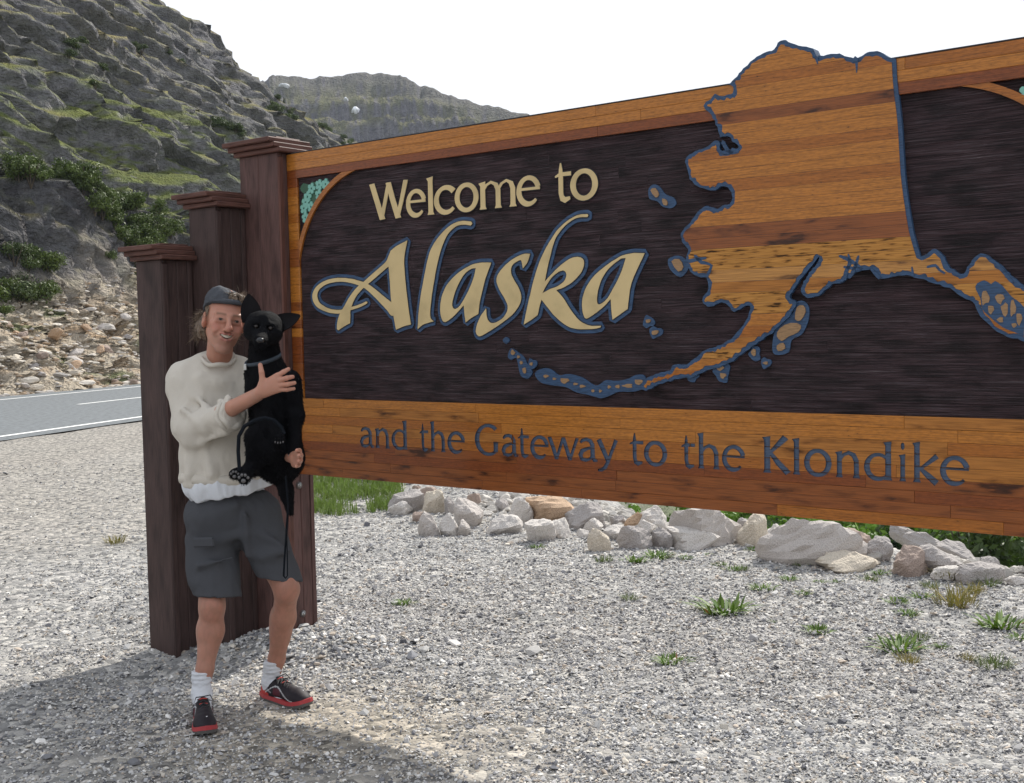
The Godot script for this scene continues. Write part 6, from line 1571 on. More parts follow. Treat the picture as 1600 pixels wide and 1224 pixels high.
# ---------------------------------------------------------------- the man
func skin_paint(p: Vector3, _n: Vector3) -> Color:
	var c := Color(0.44, 0.215, 0.15)
	var k := noise_b.get_noise_3d(p.x * 14.0, p.y * 14.0, p.z * 14.0)
	return c * (1.0 + k * 0.09)
func build_person() -> void:
	var base := Vector3(-1.16, 0, -5.03)
	var o := thing("person", "man in a pale sweatshirt, dark shorts and backwards cap, holding a black dog", "person", base)
	var skin := mat(Color.WHITE, 0.5, 0.4)
	skin.vertex_color_use_as_albedo = true
	skin.subsurf_scatter_enabled = true; skin.subsurf_scatter_strength = 0.12
	var fabric := noise_tex(0.25, 3, [[0.0, grey(0.82)], [0.5, grey(0.95)], [1.0, grey(1.0)]], FastNoiseLite.TYPE_SIMPLEX_SMOOTH, 512, 71)
	var body := MB.new()
	# ---- head: x to the viewer's right, y up, z out of the face
	var hs := 1.06
	var hb := Basis(Vector3.UP, 0.43) * Basis(Vector3.BACK, -0.17) * Basis(Vector3.RIGHT, 0.02)
	var ho := Vector3(-1.1814, 1.7083, -4.8900) - hb * Vector3(0, 0, 0.08) * hs
	var H := func(x: float, y: float, z: float) -> Vector3: return ho + hb * (Vector3(x, y, z) * hs)
	var E := func(x: float, y: float, z: float, rx: float, ry: float, rz: float, k: float, op := 0, turn := Basis()) -> Array: return ell(H.call(x, y, z), Vector3(rx, ry, rz) * hs, hb * turn, k, op)
	var C := func(a: Vector3, b: Vector3, ra: float, rb: float, k: float, op := 0) -> Array: return cap(H.call(a.x, a.y, a.z), H.call(b.x, b.y, b.z), ra * hs, rb * hs, k, op)
	var head: Array = [
		E.call(0, 0.032, -0.024, 0.074, 0.092, 0.096, 0.01), E.call(0, -0.03, 0.016, 0.057, 0.088, 0.066, 0.03),
		C.call(Vector3(-0.046, -0.052, -0.005), Vector3(-0.018, -0.110, 0.048), 0.016, 0.014, 0.03), C.call(Vector3(0.046, -0.052, -0.005), Vector3(0.018, -0.110, 0.048), 0.016, 0.014, 0.03),
		E.call(0, -0.117, 0.054, 0.023, 0.017, 0.022, 0.025), E.call(0, -0.07, 0.060, 0.034, 0.03, 0.03, 0.02),
		E.call(-0.046, -0.022, 0.052, 0.020, 0.018, 0.022, 0.02), E.call(0.046, -0.022, 0.052, 0.020, 0.018, 0.022, 0.02),
		E.call(-0.040, -0.047, 0.062, 0.018, 0.020, 0.018, 0.016), E.call(0.040, -0.047, 0.062, 0.018, 0.020, 0.018, 0.016),
		C.call(Vector3(-0.046, 0.017, 0.064), Vector3(-0.012, 0.018, 0.077), 0.011, 0.011, 0.022), C.call(Vector3(0.046, 0.017, 0.064), Vector3(0.012, 0.018, 0.077), 0.011, 0.011, 0.022),
		E.call(-0.032, 0.0, 0.094, 0.0165, 0.0085, 0.016, 0.008, 1), E.call(0.032, 0.0, 0.094, 0.0165, 0.0085, 0.016, 0.008, 1),
		C.call(Vector3(0, 0.012, 0.084), Vector3(0, -0.032, 0.108), 0.0085, 0.0125, 0.012), E.call(0, -0.036, 0.108, 0.0128, 0.0112, 0.0135, 0.009),
		E.call(-0.0145, -0.040, 0.096, 0.0078, 0.0078, 0.011, 0.007), E.call(0.0145, -0.040, 0.096, 0.0078, 0.0078, 0.011, 0.007),
		# smile: lips drawn back round an open mouth
		E.call(0, -0.0675, 0.094, 0.021, 0.0105, 0.018, 0.003, 1), E.call(-0.021, -0.0615, 0.087, 0.0125, 0.0068, 0.014, 0.003, 1), E.call(0.021, -0.0615, 0.087, 0.0125, 0.0068, 0.014, 0.003, 1),
		C.call(Vector3(-0.034, -0.0535, 0.074), Vector3(-0.010, -0.0555, 0.0915), 0.0030, 0.0036, 0.007), C.call(Vector3(0.034, -0.0535, 0.074), Vector3(0.010, -0.0555, 0.0915), 0.0030, 0.0036, 0.007), C.call(Vector3(-0.010, -0.0555, 0.0915), Vector3(0.010, -0.0555, 0.0915), 0.0036, 0.0036, 0.006),
		C.call(Vector3(-0.034, -0.057, 0.073), Vector3(-0.018, -0.0745, 0.083), 0.0032, 0.0045, 0.007), C.call(Vector3(0.034, -0.057, 0.073), Vector3(0.018, -0.0745, 0.083), 0.0032, 0.0045, 0.007), C.call(Vector3(-0.018, -0.0745, 0.083), Vector3(0, -0.081, 0.088), 0.0045, 0.005, 0.006), C.call(Vector3(0.018, -0.0745, 0.083), Vector3(0, -0.081, 0.088), 0.0045, 0.005, 0.006),
		C.call(Vector3(-0.021, -0.036, 0.095), Vector3(-0.040, -0.058, 0.081), 0.003, 0.0038, 0.010, 1), C.call(Vector3(0.021, -0.036, 0.095), Vector3(0.040, -0.058, 0.081), 0.003, 0.0038, 0.010, 1),
		E.call(-0.077, -0.010, -0.008, 0.010, 0.033, 0.021, 0.006, 0, Basis(Vector3.UP, -0.6)), E.call(0.077, -0.010, -0.008, 0.010, 0.033, 0.021, 0.006, 0, Basis(Vector3.UP, 0.6)),
		E.call(-0.088, -0.005, 0.002, 0.008, 0.018, 0.010, 0.005, 1, Basis(Vector3.UP, -0.6)), E.call(0.088, -0.005, 0.002, 0.008, 0.018, 0.010, 0.005, 1, Basis(Vector3.UP, 0.6)),
		# lids
		C.call(Vector3(-0.046, 0.002, 0.073), Vector3(-0.018, 0.004, 0.079), 0.0055, 0.0055, 0.009), C.call(Vector3(0.046, 0.002, 0.073), Vector3(0.018, 0.004, 0.079), 0.0055, 0.0055, 0.009),
		C.call(Vector3(-0.046, -0.0085, 0.0735), Vector3(-0.018, -0.0085, 0.079), 0.0055, 0.0055, 0.010), C.call(Vector3(0.046, -0.0085, 0.0735), Vector3(0.018, -0.0085, 0.079), 0.0055, 0.0055, 0.010),
		cap(H.call(0, -0.07, -0.03), Vector3(-1.2742, 1.4962, -5.0600), 0.054, 0.056, 0.03)]
	var inv := hb.transposed()
	var face_paint := func(p: Vector3, n: Vector3) -> Color:
		var q: Vector3 = inv * (p - ho) / hs
		var c := skin_paint(p, n)
		var red := exp(-pow(absf(absf(q.x) - 0.045) / 0.02, 2.0) - pow((q.y + 0.03) / 0.02, 2.0)) + exp(-pow(q.x / 0.013, 2.0) - pow((q.y + 0.035) / 0.02, 2.0)) * 0.8 + exp(-pow((q.y - 0.06) / 0.03, 2.0)) * 0.3
		c = c.lerp(Color(0.46, 0.17, 0.125), clampf(red, 0, 1) * 0.55 * sstep(0.02, 0.05, q.z))
		if q.z > 0.0 and q.y < -0.03:
			var beard := sstep(-0.045, -0.075, q.y) * (1.0 - sstep(0.058, 0.075, absf(q.x) - 0.0))
			beard = maxf(beard, 0.15 * exp(-pow((q.y + 0.0505) / 0.005, 2.0)) * (1.0 - sstep(0.018, 0.028, absf(q.x))))
			c = c.lerp(Color(0.235, 0.145, 0.115), clampf(beard, 0, 1) * 0.32 * sstep(0.02, 0.06, q.z))
			var lip := exp(-pow((q.y + 0.0795) / 0.005, 2.0)) * (1.0 - sstep(0.02, 0.03, absf(q.x))) + exp(-pow((q.y + 0.056) / 0.004, 2.0)) * (1.0 - sstep(0.022, 0.03, absf(q.x)))
			c = c.lerp(Color(0.40, 0.15, 0.125), clampf(lip, 0, 1) * 0.8 * sstep(0.075, 0.085, q.z))
			if absf(q.y + 0.067) < 0.012 and absf(q.x) < 0.03 and q.z < 0.083 - absf(q.x) * 0.35 and q.z > 0.05: c = Color(0.10, 0.03, 0.03)
		var brow := exp(-pow((q.y - 0.0215 + 4.0 * pow(absf(q.x) - 0.033, 2.0)) / 0.0048, 2.0)) * sstep(0.010, 0.016, absf(q.x)) * (1.0 - sstep(0.046, 0.054, absf(q.x)))
		c = c.lerp(Color(0.16, 0.09, 0.055), clampf(brow, 0, 1) * 0.85 * sstep(0.05, 0.06, q.z))
		# shade of the eye sockets, painted into the skin colour
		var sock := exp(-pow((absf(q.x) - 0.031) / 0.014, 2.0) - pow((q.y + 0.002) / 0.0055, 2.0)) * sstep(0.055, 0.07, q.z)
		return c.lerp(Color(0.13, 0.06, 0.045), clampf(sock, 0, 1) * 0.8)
	Field.new(head, 0.003).into(body, face_paint)
	# ---- arms: forearm and hand holding the dog's chest
	var wrist := Vector3(-1.0172, 1.4060, -4.6450)
	var arm: Array = [cap(Vector3(-1.1856, 1.3291, -4.8000), wrist, 0.036, 0.0275, 0.02), cap(Vector3(-1.2790, 1.2902, -4.8800), Vector3(-1.1856, 1.3291, -4.8000), 0.036, 0.036, 0.02)]
	Field.new(arm, 0.007).into(body, skin_paint)
	var hand: Array = [
		cap(wrist, Vector3(-0.9867, 1.4294, -4.6250), 0.027, 0.024, 0.012), cap(Vector3(-0.9825, 1.4474, -4.6200), Vector3(-0.9264, 1.4822, -4.6120), 0.0165, 0.0125, 0.014), cap(Vector3(-0.9804, 1.4347, -4.6200), Vector3(-0.9186, 1.4645, -4.6080), 0.0165, 0.0125, 0.014), cap(Vector3(-0.9812, 1.4218, -4.6220), Vector3(-0.9171, 1.4440, -4.6100), 0.0165, 0.0122, 0.014), cap(Vector3(-0.9849, 1.4115, -4.6260), Vector3(-0.9237, 1.4261, -4.6150), 0.0155, 0.0115, 0.014)]
	for f: Array in [[Vector3(-0.9256, 1.4823, -4.6080), Vector3(-0.9020, 1.4959, -4.6060), Vector3(-0.8858, 1.5064, -4.6220), 0.0098], [Vector3(-0.9178, 1.4646, -4.6040), Vector3(-0.8893, 1.4717, -4.6020), Vector3(-0.8702, 1.4756, -4.6220), 0.0100], [Vector3(-0.9163, 1.4442, -4.6060), Vector3(-0.8854, 1.4475, -4.6040), Vector3(-0.8639, 1.4511, -4.6250), 0.0097], [Vector3(-0.9231, 1.4263, -4.6120), Vector3(-0.8927, 1.4256, -4.6120), Vector3(-0.8681, 1.4280, -4.6300), 0.0086]]:
		hand.append(cap(f[0], f[1], f[3] * 1.06, f[3], 0.004)); hand.append(cap(f[1], f[2], f[3], f[3] * 0.82, 0.003))
	hand.append(cap(Vector3(-0.9991, 1.4197, -4.6220), Vector3(-0.9878, 1.4657, -4.6120), 0.0165, 0.0125, 0.012)); hand.append(cap(Vector3(-0.9878, 1.4657, -4.6120), Vector3(-0.9902, 1.4963, -4.6100), 0.0118, 0.0108, 0.004)); hand.append(cap(Vector3(-0.9902, 1.4963, -4.6100), Vector3(-0.9965, 1.5252, -4.6200), 0.0108, 0.0088, 0.003))
	Field.new(hand, 0.0026).into(body, func(p: Vector3, n: Vector3) -> Color: return skin_paint(p, n).lerp(Color(0.47, 0.24, 0.17), 0.3))
	# the other arm reaches under the dog; its hand shows behind the dog's rump
	var wl := Vector3(-0.9115, 1.1517, -4.7200)
	Field.new([cap(Vector3(-0.9909, 1.2461, -4.9800), wl, 0.042, 0.028, 0.02)], 0.008).into(body, skin_paint)
	var hand_l: Array = [cap(wl, Vector3(-0.8745, 1.1471, -4.6600), 0.027, 0.026, 0.012), cap(Vector3(-0.8793, 1.1576, -4.6600), Vector3(-0.8497, 1.1814, -4.6000), 0.014, 0.012, 0.01), cap(Vector3(-0.8746, 1.1446, -4.6600), Vector3(-0.8421, 1.1645, -4.5900), 0.014, 0.012, 0.01), cap(Vector3(-0.8750, 1.1317, -4.6600), Vector3(-0.8430, 1.1447, -4.5850), 0.014, 0.011, 0.01), cap(Vector3(-0.8804, 1.1214, -4.6600), Vector3(-0.8521, 1.1265, -4.5900), 0.013, 0.010, 0.01)]
	for f: Array in [[Vector3(-0.8497, 1.1814, -4.6000), Vector3(-0.8470, 1.1897, -4.5450), 0.0092], [Vector3(-0.8421, 1.1645, -4.5900), Vector3(-0.8382, 1.1704, -4.5350), 0.0094], [Vector3(-0.8430, 1.1447, -4.5850), Vector3(-0.8392, 1.1484, -4.5300), 0.009], [Vector3(-0.8521, 1.1265, -4.5900), Vector3(-0.8505, 1.1273, -4.5400), 0.0082]]:
		hand_l.append(cap(f[0], f[1], f[2], f[2] * 0.85, 0.003))
	Field.new(hand_l, 0.003).into(body, skin_paint)
	# ---- trunk (under the clothes) and legs
	var knee_r := Vector3(-1.3178, 0.4742, -4.9850)
	var knee_l := Vector3(-1.0025, 0.5309, -5.0400)
	var ank_r := Vector3(-1.3603, 0.1098, -4.9300)
	var ank_l := Vector3(-1.1127, 0.0780, -5.1800)
	var legs: Array = [
		cap(Vector3(-1.2803, 1.4621, -5.0800), Vector3(-1.2777, 0.8697, -5.0900), 0.055, 0.09, 0.03),
		cap(Vector3(-1.3351, 0.8368, -5.0900), knee_r, 0.082, 0.052, 0.03), cap(knee_r, Vector3(-1.3255, 0.3692, -4.9900), 0.050, 0.052, 0.03), cap(Vector3(-1.3283, 0.3693, -4.9900), Vector3(-1.3482, 0.2125, -4.9500), 0.053, 0.036, 0.03), cap(Vector3(-1.3482, 0.2125, -4.9500), ank_r, 0.036, 0.034, 0.02), ell(Vector3(-1.3001, 0.4878, -4.9500), Vector3(0.034, 0.042, 0.03), Basis(), 0.03), ell(Vector3(-1.3085, 0.4422, -4.9550), Vector3(0.024, 0.022, 0.022), Basis(), 0.03), ell(Vector3(-1.3453, 0.3420, -5.0200), Vector3(0.046, 0.09, 0.04), Basis(), 0.04),
		cap(Vector3(-1.1521, 0.8331, -5.0900), knee_l, 0.082, 0.052, 0.03), cap(knee_l, Vector3(-1.0325, 0.3918, -5.1000), 0.050, 0.050, 0.03), cap(Vector3(-1.0325, 0.3918, -5.1000), Vector3(-1.0832, 0.1872, -5.1650), 0.051, 0.036, 0.03), cap(Vector3(-1.0832, 0.1872, -5.1650), ank_l, 0.036, 0.034, 0.02), ell(Vector3(-0.9922, 0.5554, -5.0050), Vector3(0.034, 0.042, 0.03), Basis(), 0.03), ell(Vector3(-0.9946, 0.5094, -5.0100), Vector3(0.024, 0.022, 0.022), Basis(), 0.03), ell(Vector3(-1.0604, 0.3595, -5.1500), Vector3(0.042, 0.09, 0.045), Basis(), 0.04),
		cap(ank_r, Vector3(-1.3382, 0.0544, -4.8600), 0.034, 0.03, 0.02), cap(ank_l, Vector3(-1.0738, 0.0222, -5.1500), 0.034, 0.03, 0.02)]
	var leg_paint := func(p: Vector3, n: Vector3) -> Color:
		var c := skin_paint(p, n) * Color(0.86, 0.84, 0.84)
		var knee := maxf(exp(-(p - Vector3(-1.3033, 0.4768, -4.9500)).length_squared() / 0.003), exp(-(p - Vector3(-0.9917, 0.5425, -5.0000)).length_squared() / 0.003))
		return c.lerp(Color(0.40, 0.17, 0.12), knee * 0.45).lerp(Color(0.22, 0.13, 0.09), clampf(noise_r.get_noise_3d(p.x * 30.0, p.y * 12.0, p.z * 30.0) * 0.5, 0.0, 0.35))
	Field.new(legs, 0.0085).into(body, leg_paint)
	part("body", body.mesh(base, true), skin, o)
	# ---- eyes and teeth
	var white := mat(lin(0.20, 0.175, 0.16), 0.3)
	var iris := mat(lin(0.035, 0.028, 0.022), 0.15)
	for sx: float in [-1.0, 1.0]:
		var ey := MB.new()
		var eb := hb * Basis(Vector3.UP, sx * 0.35)
		var ec: Vector3 = H.call(sx * 0.0318, -0.0018, 0.0765)
		ey.ball(ec, Vector3(0.0125, 0.0050, 0.0065) * hs, eb, 10, 16)
		var eo := part("eye", ey.mesh(base), white, o)
		var ir := MB.new()
		ir.ball(ec + hb * Vector3(0.001, 0.0006, 0.0050) * hs, Vector3(0.0068, 0.0050, 0.0028) * hs, hb, 8, 12)
		part("iris", ir.mesh(base), iris, eo)
		var la := MB.new()
		var lp: Array = []
		for k in 7:
			var t := (k - 3) / 3.0
			lp.append(ec + eb * Vector3(t * 0.0135, 0.0046 - 0.0034 * t * t, 0.0062 - 0.004 * t * t) * hs)
		la.tube(lp, [0.0009, 0.0016, 0.0019, 0.0020, 0.0019, 0.0016, 0.0009], 5)
		part("eyelashes", la.mesh(base), mat(lin(0.05, 0.028, 0.02), 0.7), eo)
	var tm := MB.new()
	for k in 17:
		var t := (k - 8) / 8.0
		var nn: Vector3 = hb * Vector3(t * 0.7, -0.1, 1).normalized()
		var zz := 0.0880 - 0.0145 * t * t - (0.0006 if k % 2 == 0 else 0.0)
		tm.vert(H.call(t * 0.0255, -0.0575 + 0.004 * t * t, zz), nn); tm.vert(H.call(t * 0.0255, -0.0705 + 0.0125 * t * t, zz + 0.0006), nn)
	for k in 16:
		tm.face(k * 2, k * 2 + 1, k * 2 + 3); tm.face(k * 2, k * 2 + 3, k * 2 + 2)
	part("teeth", tm.mesh(base), mat(lin(0.58, 0.52, 0.43), 0.25), o)
	# ---- hair: fluffy at the nape and temple, a tuft through the cap's opening
	var hair := MB.new()
	var strand := func(a: Vector3, d: Vector3, len: float, curl: float, r: float) -> void:
		var pts: Array = []
		var rr: Array = []
		var w := Vector3(rng.randfn(), rng.randfn(), rng.randfn()) * curl
		for k in 5:
			var t := k / 4.0
			var p := a + d * len * t + w * len * t * t + Vector3(0, -len * 0.25 * t * t, 0)
			pts.append(H.call(p.x, p.y, p.z)); rr.append(r * (1.0 - 0.75 * t))
		hair.col = Color(0.09, 0.06, 0.042).lerp(Color(0.27, 0.20, 0.14), rng.randf())
		hair.tube(pts, rr, 3, 1.0, false)
	for k in 2200:
		var a := rng.randf_range(2.05, 4.5)
		var y := rng.randf_range(-0.075, 0.03)
		strand.call(Vector3(sin(a) * 0.082 - (0.012 if sin(a) < 0 else 0.0), y, -0.035 + cos(a) * 0.092), Vector3(sin(a) * 0.35 + rng.randfn() * 0.25 - 0.1, rng.randf_range(-1.2, -0.3), cos(a) * 0.35 + rng.randfn() * 0.25).normalized(), rng.randf_range(0.012, 0.030), 0.5, 0.0010)
	for k in 70: strand.call(Vector3(-0.072, rng.randf_range(0.02, 0.05), rng.randf_range(-0.02, 0.02)), Vector3(-0.15, -1, -0.5).normalized(), rng.randf_range(0.02, 0.04), 0.2, 0.0010)
	for k in 240:
		var x := rng.randf_range(-0.010, 0.062)
		strand.call(Vector3(x, 0.088 + rng.randf() * 0.018, 0.052 - absf(x) * 0.2), Vector3(rng.randf_range(-0.2, 0.9), rng.randf_range(0.0, 0.5), rng.randf_range(0.1, 0.7)).normalized(), rng.randf_range(0.018, 0.036), 0.4, 0.0011)
	var hf := Field.new([E.call(0, -0.015, -0.075, 0.066, 0.060, 0.042, 0.03), E.call(-0.060, -0.030, -0.055, 0.032, 0.048, 0.036, 0.03), E.call(0.058, -0.030, -0.055, 0.028, 0.046, 0.036, 0.03), E.call(-0.072, -0.052, -0.05, 0.024, 0.032, 0.028, 0.03), E.call(-0.066, 0.028, -0.012, 0.014, 0.026, 0.022, 0.02), E.call(0.028, 0.088, 0.040, 0.040, 0.026, 0.036, 0.02)], 0.0035)
	hf.ripple(noise_b, 0.010, Vector3(60, 26, 60))
	hf.into(hair, func(p: Vector3, _n: Vector3) -> Color: return Color(0.085, 0.058, 0.041).lerp(Color(0.22, 0.16, 0.11), clampf(noise_b.get_noise_3d(p.x * 160.0, p.y * 40.0, p.z * 160.0) * 0.8 + 0.4, 0, 1)))
	var hairm := mat(Color.WHITE, 0.45, 0.4)
	hairm.vertex_color_use_as_albedo = true
	part("hair", hair.mesh(base, true), hairm, o)
	# ---- backwards cap with its strap across the brow
	var capm := mat(lin(0.072, 0.077, 0.088), 0.9, 0.3)
	capm.albedo_texture = fabric
	triplanar(capm, 4.0, false)
	var cp: Array = [E.call(0, 0.038, -0.024, 0.084, 0.086, 0.104, 0.01), E.call(-0.03, 0.055, 0.0, 0.055, 0.078, 0.07, 0.02), half(H.call(0, 0.050, 0.0), hb * Vector3(0.06, -1, 0.30)), E.call(0.030, 0.103, 0.072, 0.045, 0.030, 0.045, 0.006, 1)]
	var cf := Field.new(cp, 0.0042)
	cf.ripple(noise_a, 0.010, Vector3(15, 15, 15))
	var cmb := MB.new()
	cf.into(cmb, null)
	part("cap", cmb.mesh(base), capm, o)
	var sb := MB.new()
	var bp: Array = []
	var br: Array = []
	for k in 25:
		var a := lerpf(-1.9, 1.9, k / 24.0)
		var zz := cos(a)
		bp.append(H.call(sin(a) * 0.0795, 0.067 + 0.006 * zz + 0.004 * sin(a), -0.022 + zz * 0.101)); br.append(0.0055)
	sb.tube(bp, br, 8, 2.0)
	part("cap_strap", sb.mesh(base), capm, o)
	# ---- sweatshirt
	var sweat := mat(lin(0.63, 0.58, 0.505), 0.95, 0.2)
	sweat.albedo_texture = fabric
	triplanar(sweat, 3.0, false)
	bump(sweat, fabric, 0.12)
	sweat.rim_enabled = true; sweat.rim = 0.25
	var sh_r := Vector3(-1.4231, 1.4543, -5.0700)
	var el_r := Vector3(-1.3721, 1.2548, -4.9700)
	var cuff_r := Vector3(-1.1429, 1.3221, -4.7750)
	var sh_l := Vector3(-1.1381, 1.4536, -5.0800)
	var el_l := Vector3(-1.0110, 1.2559, -5.0000)
	var fwd := Vector3(0.235, 0, 0.972)
	var tb := Basis(Vector3.UP, 0.237)
	var sw: Array = [
		ell(Vector3(-1.2827, 1.4011, -5.0700), Vector3(0.178, 0.15, 0.115), tb, 0.05), ell(Vector3(-1.2817, 1.2668, -5.0700), Vector3(0.182, 0.16, 0.125), tb, 0.05), ell(Vector3(-1.2643, 1.1206, -5.0700), Vector3(0.194, 0.13, 0.135), tb, 0.05), ell(Vector3(-1.2565, 1.0191, -5.0700), Vector3(0.196, 0.08, 0.137), tb, 0.04),
		ell(Vector3(-1.2706, 1.4465, -5.0500), Vector3(0.11, 0.058, 0.095), tb, 0.03), cap(Vector3(-1.2897, 1.5213, -5.0700), sh_r, 0.050, 0.066, 0.05), cap(Vector3(-1.2674, 1.5236, -5.0700), sh_l, 0.050, 0.066, 0.05),
		cap(sh_r, el_r, 0.078, 0.074, 0.04), cap(el_r, cuff_r, 0.072, 0.053, 0.04), cap(sh_l, el_l, 0.076, 0.070, 0.04), cap(el_l, Vector3(-0.9737, 1.1679, -4.8800), 0.066, 0.052, 0.03),
		# folds: sagging sleeve, pull lines from armpit and elbow
		cap(Vector3(-1.4577, 1.4074, -5.0200), Vector3(-1.3632, 1.1980, -4.9300), 0.014, 0.018, 0.05), cap(Vector3(-1.3934, 1.3363, -4.9100), Vector3(-1.2806, 1.2524, -4.8500), 0.012, 0.016, 0.035), cap(Vector3(-1.3667, 1.4083, -4.9700), Vector3(-1.2491, 1.3100, -4.8600), 0.008, 0.014, 0.03), cap(Vector3(-1.3063, 1.1998, -4.9000), Vector3(-1.1884, 1.2443, -4.8000), 0.014, 0.016, 0.035), cap(Vector3(-1.4465, 1.2538, -5.0000), Vector3(-1.3114, 1.2034, -4.9200), 0.016, 0.018, 0.04),
		cap(Vector3(-1.2026, 1.3718, -4.8000), Vector3(-1.1710, 1.2673, -4.7750), 0.010, 0.010, 0.022), cap(Vector3(-1.1667, 1.3879, -4.7850), Vector3(-1.1341, 1.2840, -4.7550), 0.009, 0.011, 0.02),
		cap(Vector3(-1.3729, 1.1541, -4.9600), Vector3(-1.3847, 1.0538, -4.9500), 0.010, 0.012, 0.03), cap(Vector3(-1.3070, 1.1685, -4.9400), Vector3(-1.2809, 1.0597, -4.9300), 0.008, 0.010, 0.03), cap(Vector3(-1.4156, 1.1923, -5.0000), Vector3(-1.4320, 1.0429, -5.0000), 0.014, 0.016, 0.03), cap(Vector3(-1.3291, 1.4681, -4.9600), Vector3(-1.2822, 1.3312, -4.9500), 0.008, 0.008, 0.03),
		half(Vector3(-1.2569, 1.0079, -5.0700), Vector3(0.03, -1, -0.02), 0.36),
		half(cuff_r, (cuff_r - el_r), 0.066),
		# neck opening
		ell(Vector3(-1.2545, 1.6325, -5.0000), Vector3(0.060, 0.052, 0.072), tb, 0.012, 1)]
	var sf := Field.new(sw, 0.0072)
	sf.ripple(noise_a, 0.015, Vector3(4.2, 3.0, 4.2))
	sf.ripple(noise_b, 0.004, Vector3(9.0, 6.0, 9.0))
	sf.ripple(noise_r, -0.0035, Vector3(3.0, 2.0, 3.0))
	var swm := MB.new()
	sf.into(swm, null)
	var so := part("sweatshirt", swm.mesh(base), sweat, o)
	var ringm := func(called: String, centre: Vector3, axis: Vector3, ax: Vector3, r1: float, r2: float, th: float, flat: float, dip: float) -> void:
		var mb := MB.new()
		var y := axis.normalized()
		var x := (ax - y * ax.dot(y)).normalized()
		var z := x.cross(y)
		var pts: Array = []
		var rr: Array = []
		for k in 37:
			var a := TAU * k / 36
			pts.append(centre + x * cos(a) * r1 + z * sin(a) * r2 + y * (dip * sin(a) + 0.004 * sin(a * 5.0)))
			rr.append(th)
		mb.tube(pts, rr, 8, flat, false)
		part(called, mb.mesh(base), sweat, so)
	ringm.call("collar", Vector3(-1.2596, 1.5470, -5.0200), Vector3(0.10, 1, 0.40), Vector3(1, 0, -0.24), 0.070, 0.078, 0.0065, 1.7, 0.0)
	ringm.call("cuff", cuff_r + (el_r - cuff_r).normalized() * 0.012, cuff_r - el_r, Vector3.UP, 0.047, 0.047, 0.012, 1.6, 0.0)
	ringm.call("cuff", cuff_r + (el_r - cuff_r).normalized() * 0.038, cuff_r - el_r, Vector3.UP, 0.051, 0.051, 0.013, 1.5, 0.0)
	var hem := MB.new()
	var hp: Array = []
	var hr: Array = []
	for k in 49:
		var a := TAU * k / 48
		hp.append(Vector3(-1.2561, 1.0304, -5.0700) + tb * Vector3(cos(a) * 0.193, 0.006 * sin(a * 3.0), sin(a) * 0.134)); hr.append(0.012)
	hem.tube(hp, hr, 8, 2.2, false)
	part("hem", hem.mesh(base), sweat, so)
	var tx := TextMesh.new()
	tx.text = "rw"
	var sfont := SystemFont.new()
	sfont.font_names = PackedStringArray(["Droid Sans"])
	tx.font = sfont; tx.font_size = 24; tx.pixel_size = 0.0009; tx.depth = 0.002
	var txo := part("chest_print", tx, mat(lin(0.04, 0.04, 0.045), 0.8), so)
	txo.transform = Transform3D(tb, Vector3(-1.1781, 1.3687, -4.8850) - base)
	# ---- white shirt tail below the sweatshirt
	var tee := mat(lin(0.74, 0.76, 0.80), 0.9, 0.2)
	tee.albedo_texture = fabric
	triplanar(tee, 3.0, false)
	var tf := Field.new([ell(Vector3(-1.2513, 1.0077, -5.0700), Vector3(0.198, 0.14, 0.143), tb, 0.02), half(Vector3(-1.4253, 0.9204, -5.0000), Vector3(0.15, -1, 0.05), 0.30), half(Vector3(-1.0356, 1.0014, -5.0000), Vector3(0.34, -1, 0.05), 0.19), half(Vector3(-1.2564, 1.0219, -5.0700), Vector3(0, 1, 0), 0.4)], 0.0065)
	tf.ripple(noise_b, 0.016, Vector3(11.0, 2.0, 11.0))
	var tmb := MB.new()
	tf.into(tmb, null)
	part("shirt_tail", tmb.mesh(base), tee, o)
	# ---- cargo shorts
	var sho := mat(lin(0.078, 0.080, 0.088), 0.92, 0.2)
	sho.albedo_texture = fabric
	triplanar(sho, 3.0, false)
	bump(sho, fabric, 0.12)
	var hem_r := Vector3(-1.2921, 0.5183, -5.0100)
	var hem_l := Vector3(-1.0303, 0.5723, -5.0600)
	var sf2: Array = [
		ell(Vector3(-1.2439, 0.8690, -5.0900), Vector3(0.198, 0.13, 0.138), tb, 0.04), cap(Vector3(-1.3325, 0.8384, -5.0800), hem_r + Vector3(-0.003, -0.02, 0), 0.100, 0.104, 0.05), cap(Vector3(-1.1324, 0.8327, -5.0900), hem_l + Vector3(0.004, -0.02, 0), 0.100, 0.090, 0.05),
		cap(Vector3(-1.3978, 0.7507, -5.0400), Vector3(-1.3731, 0.5946, -4.9900), 0.042, 0.05, 0.03), cap(Vector3(-1.3380, 0.8559, -4.9750), Vector3(-1.1959, 0.9155, -4.9650), 0.006, 0.004, 0.05), cap(Vector3(-1.3046, 0.7524, -4.9600), Vector3(-1.1928, 0.7854, -4.9800), 0.005, 0.004, 0.05), cap(Vector3(-1.1217, 0.7997, -4.9850), Vector3(-1.0176, 0.7428, -4.9800), 0.005, 0.005, 0.05), cap(Vector3(-1.1512, 0.8719, -4.9550), Vector3(-1.1555, 0.6945, -4.9850), 0.004, 0.007, 0.04), cap(Vector3(-1.3532, 0.6663, -4.9250), Vector3(-1.2089, 0.6974, -4.9200), 0.004, 0.006, 0.05), cap(Vector3(-1.0899, 0.6896, -4.9750), Vector3(-0.9788, 0.7151, -4.9750), 0.004, 0.006, 0.05),
		half(hem_r, Vector3(-0.04, -1, 0.12), 0.19), half(hem_l, Vector3(-0.16, -1, 0.10), 0.175), half(Vector3(-1.2362, 0.9567, -5.0700), Vector3(0, 1, 0), 0.3)]
